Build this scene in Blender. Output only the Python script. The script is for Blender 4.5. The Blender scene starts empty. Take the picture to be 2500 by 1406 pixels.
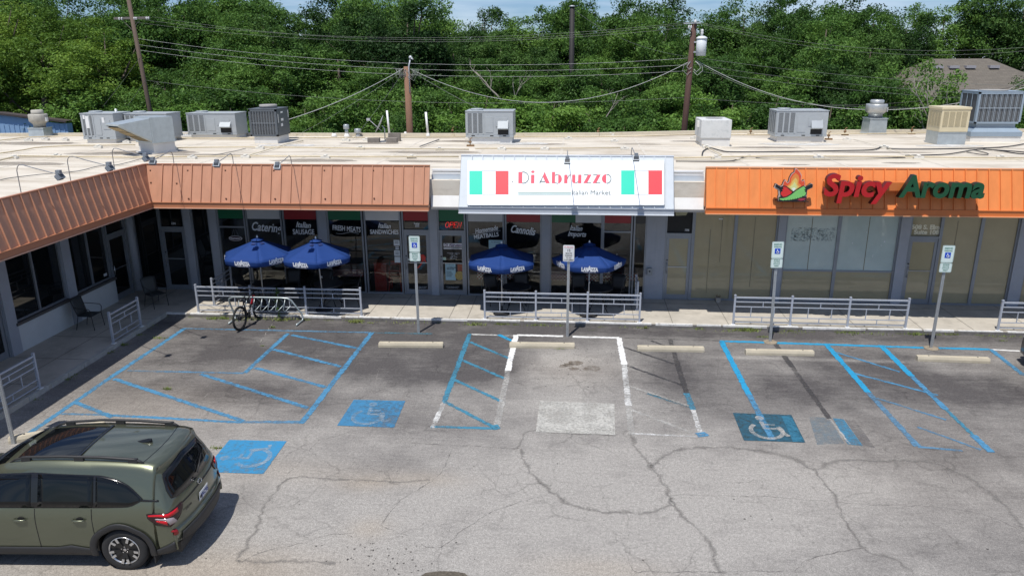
import bpy, bmesh, math, random
import numpy as np
from mathutils import Vector, Matrix, noise
random.seed(7)
SC = bpy.context.scene
COL = SC.collection
R = math.radians

# ---------------------------------------------------------------- camera
FPX, PITCH, ROLL, YAW, CH = 1840.0, .2937, .00565, .0854, 7.5
cp, sp, cy, sy = math.cos(PITCH), math.sin(PITCH), math.cos(YAW), math.sin(YAW)
_f = np.array([-sy*cp, cy*cp, -sp]); _r = np.array([cy, sy, 0.0]); _d = np.cross(_f, _r)
cr, sr = math.cos(ROLL), math.sin(ROLL)
CM = np.stack([cr*_r+sr*_d, -sr*_r+cr*_d, _f])
cam_data = bpy.data.cameras.new('camera')
cam = bpy.data.objects.new('camera', cam_data); COL.objects.link(cam)
mw = Matrix(((CM[0][0], -CM[1][0], -CM[2][0], 0), (CM[0][1], -CM[1][1], -CM[2][1], 0),
             (CM[0][2], -CM[1][2], -CM[2][2], CH), (0, 0, 0, 1)))
cam.matrix_world = mw
cam_data.sensor_width = 36.0
cam_data.lens = FPX/2500*36.0
cam_data.clip_start = .1; cam_data.clip_end = 3000
SC.camera = cam

# ---------------------------------------------------------------- world, sun, exposure
w = bpy.data.worlds.new('World'); SC.world = w; w.use_nodes = True
nt = w.node_tree; nt.nodes.clear()
sky = nt.nodes.new('ShaderNodeTexSky'); sky.sky_type = 'NISHITA'; sky.sun_disc = False
SUN_DIR = Vector((.148, .385, -1)).normalized()
sky.sun_elevation = math.asin(-SUN_DIR.z)
sky.sun_rotation = math.atan2(-SUN_DIR.x, -SUN_DIR.y)
sky.altitude = 200; sky.air_density = 1.0; sky.dust_density = .3; sky.ozone_density = 4.0
bg = nt.nodes.new('ShaderNodeBackground'); bg.inputs[1].default_value = .074
out = nt.nodes.new('ShaderNodeOutputWorld')
# faint high cloud, real part of the sky at infinity
tc = nt.nodes.new('ShaderNodeTexCoord'); mp = nt.nodes.new('ShaderNodeMapping')
mp.inputs['Scale'].default_value = (3.0, 3.0, 22.0)
nz = nt.nodes.new('ShaderNodeTexNoise'); nz.inputs['Scale'].default_value = 1.7; nz.inputs['Detail'].default_value = 6
rp = nt.nodes.new('ShaderNodeValToRGB'); rp.color_ramp.elements[0].position = .42; rp.color_ramp.elements[1].position = .80
mx = nt.nodes.new('ShaderNodeMix'); mx.data_type = 'RGBA'
nt.links.new(tc.outputs['Generated'], mp.inputs[0]); nt.links.new(mp.outputs[0], nz.inputs['Vector'])
nt.links.new(nz.outputs['Fac'], rp.inputs[0]); nt.links.new(rp.outputs[0], mx.inputs['Factor'])
tint = nt.nodes.new('ShaderNodeMix'); tint.data_type = 'RGBA'; tint.blend_type = 'MULTIPLY'; tint.inputs['Factor'].default_value = 1; tint.inputs['B'].default_value = (.80, .96, 1.24, 1)
nt.links.new(sky.outputs[0], tint.inputs['A'])
nt.links.new(tint.outputs['Result'], mx.inputs['A']); mx.inputs['B'].default_value = (9.6, 11.0, 12.8, 1)
nt.links.new(mx.outputs['Result'], bg.inputs[0]); nt.links.new(bg.outputs[0], out.inputs[0])
sd = bpy.data.lights.new('sun', 'SUN'); sd.energy = 4.1; sd.angle = R(.53); sd.color = (1, .955, .89)
sun = bpy.data.objects.new('sun', sd); COL.objects.link(sun)
sun.rotation_euler = SUN_DIR.to_track_quat('-Z', 'Y').to_euler()
SC.view_settings.view_transform = 'Standard'; SC.view_settings.look = 'None'
SC.view_settings.exposure = 0.16; SC.view_settings.gamma = 1
SC.render.engine = 'CYCLES'
SC.cycles.max_bounces = 6; SC.cycles.transparent_max_bounces = 12; SC.cycles.diffuse_bounces = 3
SC.cycles.caustics_reflective = False; SC.cycles.caustics_refractive = False

# ---------------------------------------------------------------- survey: photo measurements -> places on real planes
def _ray(x, y): return CM.T @ np.array([(x-1250)/FPX, (y-703)/FPX, 1.0])
def onz(x, y, z=0.0):
    d = _ray(x, y); t = (z-CH)/d[2]; return Vector((d[0]*t, d[1]*t, z))
def ony(x, y, Y):
    d = _ray(x, y); t = Y/d[1]; return Vector((d[0]*t, Y, CH+d[2]*t))
def onx(x, y, X):
    d = _ray(x, y); t = X/d[0]; return Vector((X, d[1]*t, CH+d[2]*t))

# ---------------------------------------------------------------- materials
MATS = {}
def mat(name, col, rough=.6, metal=0, var=.12, vscale=3.0, bump=0, bscale=60, spec=.5, coat=0, stain=None, emit=0, streak=None):
    """procedural material: base colour with noise variation, optional bump, optional stain colour patches"""
    if name in MATS: return MATS[name]
    m = bpy.data.materials.new(name); m.use_nodes = True; t = m.node_tree; n = t.nodes
    b = n['Principled BSDF']; b.inputs['Roughness'].default_value = rough; b.inputs['Metallic'].default_value = metal
    b.inputs['Specular IOR Level'].default_value = spec; b.inputs['Coat Weight'].default_value = coat
    b.inputs['Coat Roughness'].default_value = .04
    c = (*col, 1)
    tc = n.new('ShaderNodeTexCoord')
    if var > 0 or stain:
        nz = n.new('ShaderNodeTexNoise'); nz.inputs['Scale'].default_value = vscale; nz.inputs['Detail'].default_value = 7; nz.inputs['Roughness'].default_value = .65
        src = tc.outputs['Object']
        if streak:
            mp = n.new('ShaderNodeMapping'); mp.inputs['Scale'].default_value = streak; t.links.new(src, mp.inputs[0]); src = mp.outputs[0]
        t.links.new(src, nz.inputs['Vector'])
        mr = n.new('ShaderNodeMapRange'); mr.inputs['From Min'].default_value = .25; mr.inputs['From Max'].default_value = .75
        mr.inputs['To Min'].default_value = 1-var; mr.inputs['To Max'].default_value = 1+var
        t.links.new(nz.outputs['Fac'], mr.inputs['Value'])
        vm = n.new('ShaderNodeVectorMath'); vm.operation = 'SCALE'; vm.inputs[0].default_value = col
        t.links.new(mr.outputs[0], vm.inputs['Scale'])
        o = vm.outputs[0]
        if stain:
            nz2 = n.new('ShaderNodeTexNoise'); nz2.inputs['Scale'].default_value = stain[1]; nz2.inputs['Detail'].default_value = 9; nz2.inputs['Roughness'].default_value = .7
            t.links.new(src, nz2.inputs['Vector'])
            rr = n.new('ShaderNodeValToRGB'); rr.color_ramp.elements[0].position = stain[2]; rr.color_ramp.elements[1].position = stain[2]+.18
            rr.color_ramp.elements[1].color = (stain[3],)*3+(1,)
            t.links.new(nz2.outputs['Fac'], rr.inputs[0])
            mx = n.new('ShaderNodeMix'); mx.data_type = 'RGBA'; t.links.new(rr.outputs[0], mx.inputs['Factor'])
            t.links.new(o, mx.inputs['A']); mx.inputs['B'].default_value = (*stain[0], 1); o = mx.outputs['Result']
        t.links.new(o, b.inputs['Base Color'])
    else: b.inputs['Base Color'].default_value = c
    if bump:
        nb = n.new('ShaderNodeTexNoise'); nb.inputs['Scale'].default_value = bscale; nb.inputs['Detail'].default_value = 4
        t.links.new(tc.outputs['Object'], nb.inputs['Vector'])
        bn = n.new('ShaderNodeBump'); bn.inputs['Strength'].default_value = bump; bn.inputs['Distance'].default_value = .02
        t.links.new(nb.outputs['Fac'], bn.inputs['Height']); t.links.new(bn.outputs[0], b.inputs['Normal'])
    if emit:
        b.inputs['Emission Color'].default_value = c; b.inputs['Emission Strength'].default_value = emit
    MATS[name] = m; return m

def leaf_mat(name, c1, c2, c3):
    m = bpy.data.materials.new(name); m.use_nodes = True; t = m.node_tree; n = t.nodes
    n.remove(n['Principled BSDF']); o = n['Material Output']
    tc = n.new('ShaderNodeTexCoord'); oi = n.new('ShaderNodeObjectInfo'); geo = n.new('ShaderNodeNewGeometry')
    nz = n.new('ShaderNodeTexNoise'); nz.inputs['Scale'].default_value = .55; nz.inputs['Detail'].default_value = 5
    t.links.new(tc.outputs['Object'], nz.inputs['Vector'])
    rp = n.new('ShaderNodeValToRGB'); e = rp.color_ramp.elements
    e[0].position = .3; e[0].color = (*c1, 1); e[1].position = .72; e[1].color = (*c3, 1)
    k = e.new(.5); k.color = (*c2, 1)
    a = n.new('ShaderNodeMath'); a.operation = 'MULTIPLY_ADD'; a.inputs[1].default_value = .42; t.links.new(oi.outputs['Random'], a.inputs[0])
    s = n.new('ShaderNodeMath'); s.operation = 'MULTIPLY_ADD'; s.inputs[1].default_value = .24; t.links.new(geo.outputs['Random Per Island'], s.inputs[0])
    s.inputs[2].default_value = -.30
    t.links.new(s.outputs[0], a.inputs[2])
    ad = n.new('ShaderNodeMath'); t.links.new(nz.outputs['Fac'], ad.inputs[0]); t.links.new(a.outputs[0], ad.inputs[1])
    t.links.new(ad.outputs[0], rp.inputs[0])
    df = n.new('ShaderNodeBsdfDiffuse'); tr = n.new('ShaderNodeBsdfTranslucent'); gl = n.new('ShaderNodeBsdfGlossy'); gl.inputs['Roughness'].default_value = .55
    gl.inputs['Color'].default_value = (.75, .85, .7, 1)
    t.links.new(rp.outputs[0], df.inputs[0])
    hs = n.new('ShaderNodeHueSaturation'); hs.inputs['Hue'].default_value = .485; hs.inputs['Value'].default_value = 1.5; t.links.new(rp.outputs[0], hs.inputs['Color']); t.links.new(hs.outputs[0], tr.inputs[0])
    m1 = n.new('ShaderNodeMixShader'); m1.inputs[0].default_value = .26; t.links.new(df.outputs[0], m1.inputs[1]); t.links.new(tr.outputs[0], m1.inputs[2])
    m2 = n.new('ShaderNodeMixShader'); m2.inputs[0].default_value = .018; t.links.new(m1.outputs[0], m2.inputs[1]); t.links.new(gl.outputs[0], m2.inputs[2])
    t.links.new(m2.outputs[0], o.inputs[0]); MATS[name] = m; return m

def paint_mat(name, col, wear=.5, scale=9.0, edge=.10, col2=None, streak=(1, 1, 1)):
    """worn road paint: lets the asphalt below show through a noise mask"""
    if name in MATS: return MATS[name]
    m = bpy.data.materials.new(name); m.use_nodes = True; t = m.node_tree; n = t.nodes
    b = n['Principled BSDF']; b.inputs['Roughness'].default_value = .75; o = n['Material Output']
    tc = n.new('ShaderNodeTexCoord'); mp = n.new('ShaderNodeMapping'); mp.inputs['Scale'].default_value = streak
    t.links.new(tc.outputs['Object'], mp.inputs[0])
    n1 = n.new('ShaderNodeTexNoise'); n1.inputs['Scale'].default_value = scale; n1.inputs['Detail'].default_value = 12; n1.inputs['Roughness'].default_value = .78
    t.links.new(mp.outputs[0], n1.inputs['Vector'])
    n2 = n.new('ShaderNodeTexNoise'); n2.inputs['Scale'].default_value = scale*.13; n2.inputs['Detail'].default_value = 3
    t.links.new(mp.outputs[0], n2.inputs['Vector'])
    ad = n.new('ShaderNodeMath'); ad.operation = 'MULTIPLY_ADD'; ad.inputs[1].default_value = .6; t.links.new(n2.outputs['Fac'], ad.inputs[0]); t.links.new(n1.outputs['Fac'], ad.inputs[2])
    ea = n.new('ShaderNodeAttribute'); ea.attribute_name = 'edge'; ed = n.new('ShaderNodeMath'); ed.operation = 'MULTIPLY_ADD'; ed.inputs[1].default_value = .38
    t.links.new(ea.outputs['Fac'], ed.inputs[0]); t.links.new(ad.outputs[0], ed.inputs[2]); ad = ed
    mr = n.new('ShaderNodeMapRange'); lo = .8+(wear-.5)*.6
    mr.inputs['From Min'].default_value = lo-edge; mr.inputs['From Max'].default_value = lo+edge
    mr.inputs['To Min'].default_value = .96; mr.inputs['To Max'].default_value = 0
    mr.inputs['From Min'].default_value = 1.6-lo-edge; mr.inputs['From Max'].default_value = 1.6-lo+edge
    t.links.new(ad.outputs[0], mr.inputs['Value'])
    vm = n.new('ShaderNodeMix'); vm.data_type = 'RGBA'; vm.inputs['A'].default_value = (*col, 1); vm.inputs['B'].default_value = (*(col2 or tuple(c*.78 for c in col)), 1)
    rr = n.new('ShaderNodeValToRGB'); rr.color_ramp.elements[0].position = .4; rr.color_ramp.elements[1].position = .62
    t.links.new(n1.outputs['Fac'], rr.inputs[0]); t.links.new(rr.outputs[0], vm.inputs['Factor']); t.links.new(vm.outputs['Result'], b.inputs['Base Color'])
    tr = n.new('ShaderNodeBsdfTransparent'); ms = n.new('ShaderNodeMixShader')
    t.links.new(mr.outputs[0], ms.inputs[0]); t.links.new(tr.outputs[0], ms.inputs[1]); t.links.new(b.outputs[0], ms.inputs[2])
    t.links.new(ms.outputs[0], o.inputs[0]); MATS[name] = m; return m

def glass_mat():
    m = bpy.data.materials.new('store_glass'); m.use_nodes = True; t = m.node_tree; n = t.nodes; n.remove(n['Principled BSDF'])
    o = n['Material Output']; tr = n.new('ShaderNodeBsdfTransparent'); tr.inputs[0].default_value = (.80, .83, .82, 1)
    gl = n.new('ShaderNodeBsdfGlossy'); gl.inputs['Roughness'].default_value = .012
    fr = n.new('ShaderNodeFresnel'); fr.inputs[0].default_value = 1.6
    ms = n.new('ShaderNodeMixShader'); t.links.new(fr.outputs[0], ms.inputs[0]); t.links.new(tr.outputs[0], ms.inputs[1]); t.links.new(gl.outputs[0], ms.inputs[2])
    t.links.new(ms.outputs[0], o.inputs[0]); MATS['store_glass'] = m; return m
GLASS = glass_mat()

# ---------------------------------------------------------------- mesh helpers
class MB:
    def __init__(s): s.v = []; s.f = []; s.m = []; s.sm = []
    def add(s, vs, fs, m=0, sm=False):
        k = len(s.v); s.v += [tuple(p) for p in vs]
        for f in fs: s.f.append(tuple(k+i for i in f)); s.m.append(m); s.sm.append(sm)
        return s
    def box(s, x0, x1, y0, y1, z0, z1, m=0, M=None):
        vs = [Vector((x, y, z)) for z in (z0, z1) for y in (y0, y1) for x in (x0, x1)]
        if M is not None: vs = [M @ p for p in vs]
        return s.add(vs, [(0, 2, 3, 1), (4, 5, 7, 6), (0, 1, 5, 4), (2, 6, 7, 3), (0, 4, 6, 2), (1, 3, 7, 5)], m)
    def quad(s, a, b, c, d, m=0): return s.add([a, b, c, d], [(0, 1, 2, 3)], m)
    def beam(s, a, b, wd, ht, m=0, up=Vector((0, 0, 1))):
        a = Vector(a); b = Vector(b); d = (b-a).normalized(); sd = d.cross(up)
        if sd.length < 1e-4: sd = d.cross(Vector((0, 1, 0)))
        sd.normalize(); u = sd.cross(d); vs = []
        for p in (a, b):
            for i, j in ((-1, -1), (1, -1), (1, 1), (-1, 1)): vs.append(p+sd*(i*wd/2)+u*(j*ht/2))
        return s.add(vs, [(0, 3, 2, 1), (4, 5, 6, 7), (0, 1, 5, 4), (1, 2, 6, 5), (2, 3, 7, 6), (3, 0, 4, 7)], m)
    def tube(s, pts, r, n=8, m=0, caps=True, closed=False):
        pts = [Vector(p) for p in pts]; N = len(pts); rr = r if isinstance(r, (list, tuple)) else [r]*N
        vs = []; prev = None
        for i, p in enumerate(pts):
            if closed: d = pts[(i+1) % N]-pts[i-1]
            else: d = pts[min(i+1, N-1)]-pts[max(i-1, 0)]
            if d.length < 1e-9: d = Vector((0, 0, 1))
            d.normalize()
            if prev is None:
                a = d.cross(Vector((0, 0, 1)));
                if a.length < 1e-3: a = d.cross(Vector((1, 0, 0)))
            else: a = prev-d*prev.dot(d)
            if a.length < 1e-6: a = d.orthogonal()
            a.normalize(); prev = a; b = d.cross(a)
            for k in range(n):
                t = 2*math.pi*k/n; vs.append(p+a*(math.cos(t)*rr[i])+b*(math.sin(t)*rr[i]))
        fs = []
        for i in range(N if closed else N-1):
            j = (i+1) % N
            for k in range(n): fs.append((i*n+k, i*n+(k+1) % n, j*n+(k+1) % n, j*n+k))
        s.add(vs, fs, m, True)
        if caps and not closed:
            k0 = len(s.v)-N*n
            s.f.append(tuple(k0+k for k in range(n))[::-1]); s.m.append(m); s.sm.append(False)
            s.f.append(tuple(k0+(N-1)*n+k for k in range(n))); s.m.append(m); s.sm.append(False)
        return s
    def lathe(s, prof, c=(0, 0, 0), n=24, m=0, M=None, cap=True):
        vs = []
        for (r, z) in prof:
            for k in range(n):
                t = 2*math.pi*k/n; p = Vector((c[0]+r*math.cos(t), c[1]+r*math.sin(t), c[2]+z))
                vs.append(M @ p if M is not None else p)
        fs = []
        for i in range(len(prof)-1):
            for k in range(n): fs.append((i*n+k, i*n+(k+1) % n, (i+1)*n+(k+1) % n, (i+1)*n+k))
        s.add(vs, fs, m, True)
        k0 = len(s.v)-len(prof)*n
        if not cap: return s
        if prof[0][0] > 1e-4: s.f.append(tuple(k0+k for k in range(n))[::-1]); s.m.append(m); s.sm.append(False)
        if prof[-1][0] > 1e-4: s.f.append(tuple(k0+(len(prof)-1)*n+k for k in range(n))); s.m.append(m); s.sm.append(False)
        return s
    def prism(s, poly, fn, d0, d1, m=0, ms=None):
        """poly: 2-D outline, fn(u,v,d)->3-D; a solid between depth d0 and d1"""
        n = len(poly); vs = [fn(u, v, d0) for u, v in poly]+[fn(u, v, d1) for u, v in poly]
        s.add(vs, [tuple(range(n))[::-1], tuple(range(n, 2*n))], m)
        s.add(vs, [(i, (i+1) % n, n+(i+1) % n, n+i) for i in range(n)], m if ms is None else ms)
        return s
    def grid(s, rows, m=0, sm=True, wrap=False):
        nc = len(rows[0]); vs = [p for r in rows for p in r]; fs = []
        for i in range(len(rows)-1):
            for j in range(nc if wrap else nc-1): fs.append((i*nc+j, i*nc+(j+1) % nc, (i+1)*nc+(j+1) % nc, (i+1)*nc+j))
        return s.add(vs, fs, m, sm)
    def build(s, name, mats, parent=None, bevel=0, loc=None):
        me = bpy.data.meshes.new(name); me.from_pydata([tuple(v) for v in s.v], [], s.f)
        if not isinstance(mats, (list, tuple)): mats = [mats]
        for q in mats: me.materials.append(q)
        me.polygons.foreach_set('material_index', s.m); me.polygons.foreach_set('use_smooth', s.sm)
        me.validate(); me.update()
        o = bpy.data.objects.new(name, me); COL.objects.link(o)
        if bevel:
            b = o.modifiers.new('bevel', 'BEVEL'); b.width = bevel; b.segments = 2; b.limit_method = 'ANGLE'
        if parent is not None: o.parent = parent
        if loc is not None: o.location = loc
        return o
def MBbox(*a, **k): return MB().box(*a, **k)

def tag(o, label=None, cat=None, group=None, kind=None):
    if label: o['label'] = label
    if cat: o['category'] = cat
    if group: o['group'] = group
    if kind: o['kind'] = kind
    return o
def thing(name, label, cat, loc=(0, 0, 0), rz=0, group=None):
    o = bpy.data.objects.new(name, None); o.empty_display_size = .2; COL.objects.link(o)
    o.location = loc; o.rotation_euler = (0, 0, rz); return tag(o, label, cat, group)
def copy_tree(o, label=None, loc=None, rz=None, parent=None):
    c = o.copy(); COL.objects.link(c)
    if parent is not None: c.parent = parent
    if label: c['label'] = label
    if loc is not None: c.location = loc
    if rz is not None: c.rotation_euler = (0, 0, rz)
    for ch in list(CHILD(o)): copy_tree(ch, parent=c)
    return c
def CHILD(o): return [x for x in COL.objects if x.parent == o]

def lettering(s, size, m, org, xd, yd, parent, extrude=.002, shear=0, bold=0, align='CENTER', name='lettering', sx=1.0, space=1.0, smat=None, lift=0):
    cu = bpy.data.curves.new(name, 'FONT'); cu.body = s; cu.size = size; cu.align_x = align; cu.align_y = 'CENTER'
    cu.extrude = extrude; cu.shear = shear; cu.offset = bold; cu.resolution_u = 3; cu.space_character = space
    o = bpy.data.objects.new(name, cu); COL.objects.link(o)
    dg = bpy.context.evaluated_depsgraph_get(); me = bpy.data.meshes.new_from_object(o.evaluated_get(dg))
    bpy.data.objects.remove(o); bpy.data.curves.remove(cu)
    X = Vector(xd).normalized(); Yv = Vector(yd).normalized(); Zv = X.cross(Yv)
    M = Matrix((X*sx, Yv, Zv)).transposed().to_4x4(); M.translation = Vector(org)+Zv*lift
    me.transform(M); me.materials.clear(); me.materials.append(m)
    if smat is not None:
        me.materials.append(smat)
        for p in me.polygons:
            if abs(p.normal.dot(Zv)) < .8: p.material_index = 1
    me.name = name
    o = bpy.data.objects.new(name, me); COL.objects.link(o)
    if parent is not None: o.parent = parent
    return o
# ================================================================ GROUND
def asphalt_mat():
    m = bpy.data.materials.new('aged_asphalt'); m.use_nodes = True; t = m.node_tree; n = t.nodes; b = n['Principled BSDF']
    b.inputs['Roughness'].default_value = .88; b.inputs['Specular IOR Level'].default_value = .25
    at = n.new('ShaderNodeAttribute'); at.attribute_name = 'tone'
    tc = n.new('ShaderNodeTexCoord')
    def noise_(sc, det=6, rough=.6, mp=None):
        z = n.new('ShaderNodeTexNoise'); z.inputs['Scale'].default_value = sc; z.inputs['Detail'].default_value = det; z.inputs['Roughness'].default_value = rough
        if mp:
            q = n.new('ShaderNodeMapping'); q.inputs['Scale'].default_value = mp; t.links.new(tc.outputs['Object'], q.inputs[0]); t.links.new(q.outputs[0], z.inputs['Vector'])
        else: t.links.new(tc.outputs['Object'], z.inputs['Vector'])
        return z.outputs['Fac']
    def math_(op, a, b_=None, c=None):
        q = n.new('ShaderNodeMath'); q.operation = op
        for i, v in enumerate((a, b_, c)):
            if v is None: continue
            if isinstance(v, (int, float)): q.inputs[i].default_value = v
            else: t.links.new(v, q.inputs[i])
        return q.outputs[0]
    sep = n.new('ShaderNodeSeparateColor'); t.links.new(at.outputs['Color'], sep.inputs[0])
    dark, warm = sep.outputs[0], sep.outputs[1]
    d = math_('ADD', dark, math_('MULTIPLY', math_('SUBTRACT', noise_(.9, 8, .66), .5), 1.15))
    d = math_('ADD', d, math_('MULTIPLY', math_('SUBTRACT', noise_(5, 8, .75, (.35, 1.5, 1)), .5), .8))
    d = math_('MAXIMUM', math_('MINIMUM', d, 1.0), 0.0)
    mx = n.new('ShaderNodeMix'); mx.data_type = 'RGBA'; t.links.new(d, mx.inputs['Factor'])
    mx.inputs['A'].default_value = (.315, .299, .276, 1); mx.inputs['B'].default_value = (.085, .079, .078, 1)
    m2 = n.new('ShaderNodeMix'); m2.data_type = 'RGBA'; t.links.new(warm, m2.inputs['Factor']); t.links.new(mx.outputs['Result'], m2.inputs['A'])
    m2.inputs['B'].default_value = (.34, .285, .22, 1)
    # fine branching crack network, patchy
    def crk(sc, wd_, amt, mk):
        nzd = n.new('ShaderNodeTexNoise'); nzd.inputs['Scale'].default_value = sc*2.2; nzd.inputs['Detail'].default_value = 6; t.links.new(tc.outputs['Object'], nzd.inputs['Vector'])
        va = n.new('ShaderNodeVectorMath'); va.operation = 'MULTIPLY_ADD'; va.inputs[1].default_value = (.9/sc*.5,)*3; t.links.new(nzd.outputs['Color'], va.inputs[0]); t.links.new(tc.outputs['Object'], va.inputs[2])
        vo = n.new('ShaderNodeTexVoronoi'); vo.feature = 'DISTANCE_TO_EDGE'; vo.inputs['Scale'].default_value = sc; t.links.new(va.outputs[0], vo.inputs['Vector'])
        r_ = n.new('ShaderNodeMapRange'); r_.inputs['From Min'].default_value = 0; r_.inputs['From Max'].default_value = wd_; r_.inputs['To Min'].default_value = amt; r_.inputs['To Max'].default_value = 0; t.links.new(vo.outputs['Distance'], r_.inputs['Value'])
        q_ = n.new('ShaderNodeMapRange'); q_.inputs['From Min'].default_value = mk; q_.inputs['From Max'].default_value = mk+.12; t.links.new(noise_(.55, 3), q_.inputs['Value'])
        return math_('MULTIPLY', r_.outputs[0], q_.outputs[0])
    ck1 = math_('SUBTRACT', 1.0, crk(.75, .020, .26, .46)); ck2 = math_('SUBTRACT', 1.0, crk(2.6, .045, .20, .52))
    # aggregate speckle
    sp1 = noise_(55, 2, .5); sp2 = noise_(17, 5, .8)
    k = math_('ADD', math_('MULTIPLY', math_('SUBTRACT', sp1, .5), 1.5), 1.0)
    k = math_('MULTIPLY', k, math_('ADD', math_('MULTIPLY', math_('SUBTRACT', sp2, .5), 1.5), 1.0)); k = math_('MULTIPLY', math_('MULTIPLY', k, ck1), ck2)
    vm = n.new('ShaderNodeVectorMath'); vm.operation = 'SCALE'; t.links.new(m2.outputs['Result'], vm.inputs[0]); t.links.new(k, vm.inputs['Scale'])
    t.links.new(vm.outputs[0], b.inputs['Base Color'])
    bp = n.new('ShaderNodeBump'); bp.inputs['Strength'].default_value = .35; bp.inputs['Distance'].default_value = .012
    t.links.new(sp1, bp.inputs['Height']); t.links.new(bp.outputs[0], b.inputs['Normal'])
    MATS['aged_asphalt'] = m; return m
ASPH = asphalt_mat()
CURB_Y, CURB_X, SZ = 21.0, -12.48, .12       # front edge of the walk, left edge of the lot, walk height

# tonal wear of the old surface: sealer left between the stalls, dusty patch, oil; centres measured in the photograph
BL = [(480, 880, 2.6, 1.8, .22), (250, 960, 2.2, 1.2, .14), (640, 960, 1.6, .8, .2), (840, 850, .8, .5, .2), (1380, 835, 1.6, .3, .25), (1130, 1050, 1.0, .6, .2), (2050, 900, 1.6, .35, .25), (1850, 1010, .8, .5, .2), # px, py, half-width m, half-depth m, darkness
 (700, 800, 6, .9, .55), (1700, 806, 7.5, .55, .75), (1000, 800, 3, .6, .5), (2350, 815, 3, .6, .7), (560, 850, 2.2, .9, .35), (1060, 890, 1.6, 1.2, .45), (960, 880, 1.2, .8, .35),
 (1180, 900, .9, 1.2, .45), (700, 870, 2, .5, .3), (1650, 880, .9, 1.0, .45), (1620, 930, 1.1, .7, .4), (1930, 950, 1.6, .9, .42), (2230, 930, 2.2, 1.4, .38), (2400, 960, 1.6, .8, .45), (2050, 870, 1.5, .6, .3),
 (1430, 900, .6, .35, .35), (800, 990, 1.6, .8, .28), (560, 960, 1.5, .7, .25), (1030, 1040, 1, .6, .3), (960, 1120, 1.2, .6, .3), (900, 1180, 1.0, .4, .2), (1760, 990, .8, 1, .2),
 (2300, 1100, 2.2, 1.2, .28), (2450, 1250, 2, 1.5, .3), (2250, 1350, 2, 1, .2), (1150, 900, 2.2, .35, .2), (620, 1230, 1.2, .4, .15), (350, 960, 2, 1.1, .12), (1340, 870, .5, .5, -.3), (2450, 880, 1, .4, -.2)]
LT = [(1400, 900, 1.25, 1.6, .5), (1390, 1000, 1.3, .6, .4), (1700, 1200, 5, 1.5, .25), (1200, 1300, 4, 1.2, .2), (1900, 900, .5, .3, .25), (2360, 905, .9, .25, .35), (1830, 873, 1.1, .12, .5), (2100, 880, 1.6, .1, .5)]
WM = [(600, 1380, 1.6, .5, .45), (300, 1400, 2, .4, .4), (890, 1180, .5, .25, .4), (1030, 1170, .8, .25, .35), (900, 1290, .35, .3, .4), (1460, 1390, 1.0, .3, .35), (330, 1000, 2.2, 1.4, .22), (1400, 900, 1.2, 1, .2), (700, 1150, 2, .4, .2), (210, 850, 1.5, 2, .15), (2250, 1150, 3, 2, .1)]
BLw = [(onz(a, b), c, d, e) for a, b, c, d, e in BL]+[(onz(a, b), c, d, -e) for a, b, c, d, e in LT]
WMw = [(onz(a, b), c, d, e) for a, b, c, d, e in WM]
def tone(X, Y):
    # X, Y arrays
    base = np.where(Y > 13.6, .38+.05*np.sin(X*.7), .16)
    base = .13+(.33)/(1+np.exp(-(Y-14.6)*1.3))
    base += .10*np.exp(-((X-9)/6)**2)
    # tongue of darker sealer with a curved front edge (left stalls)
    cx, cy_ = -4.3, 20.6; e = ((X-cx)/4.3)**2+((Y-cy_)/4.1)**2
    base += .24/(1+np.exp((e-1+.06*np.sin(X*5)+.04*np.sin(X*13+Y*3))*34))
    for c, a, b, k in BLw: base = base+k*np.exp(-((X-c.x)/a)**2-((Y-c.y)/b)**2)
    wm = np.zeros_like(X)
    for c, a, b, k in WMw: wm = wm+k*np.exp(-((X-c.x)/a)**2-((Y-c.y)/b)**2)
    return np.clip(base, 0, 1), np.clip(wm, 0, .8)
def asphalt_sheet():
    xs = np.concatenate([[-60, -30], np.arange(-14.5, 16.6, .16), [22, 32, 60]]); ys = np.concatenate([[-60, -10, 2], np.arange(6.5, CURB_Y+.05, .16), [CURB_Y+.08]])
    XX, YY = np.meshgrid(xs, ys); d, wm = tone(XX, YY)
    nx, ny = len(xs), len(ys); vs = np.stack([XX.ravel(), YY.ravel(), np.zeros(nx*ny)], 1)
    j, i = np.meshgrid(np.arange(nx-1), np.arange(ny-1)); a = (i*nx+j).ravel()
    fs = np.stack([a, a+1, a+nx+1, a+nx], 1)
    me = bpy.data.meshes.new('parking_lot'); me.from_pydata(vs.tolist(), [], fs.tolist()); me.materials.append(ASPH)
    at = me.color_attributes.new('tone', 'FLOAT_COLOR', 'POINT')
    c = np.ones((nx*ny, 4), np.float32); c[:, 0] = d.ravel(); c[:, 1] = wm.ravel(); c[:, 2] = 0
    at.data.foreach_set('color', c.ravel()); me.update()
    o = bpy.data.objects.new('parking_lot', me); COL.objects.link(o); return o
lot = tag(asphalt_sheet(), 'wide aged grey asphalt parking lot with faded blue stall lines', 'parking lot', kind='structure')

soil = mat('wood_floor_soil', (.06, .065, .03), .95, var=.5, vscale=.5, stain=((.10, .085, .05), .8, .5, .9))
g = MB(); g.quad((-900, -60.2, -.03), (900, -60.2, -.03), (900, 1500, -.03), (-900, 1500, -.03))
tag(g.build('ground', soil), 'dark grassy ground under the wood behind the shops', 'ground', kind='structure')

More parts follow.
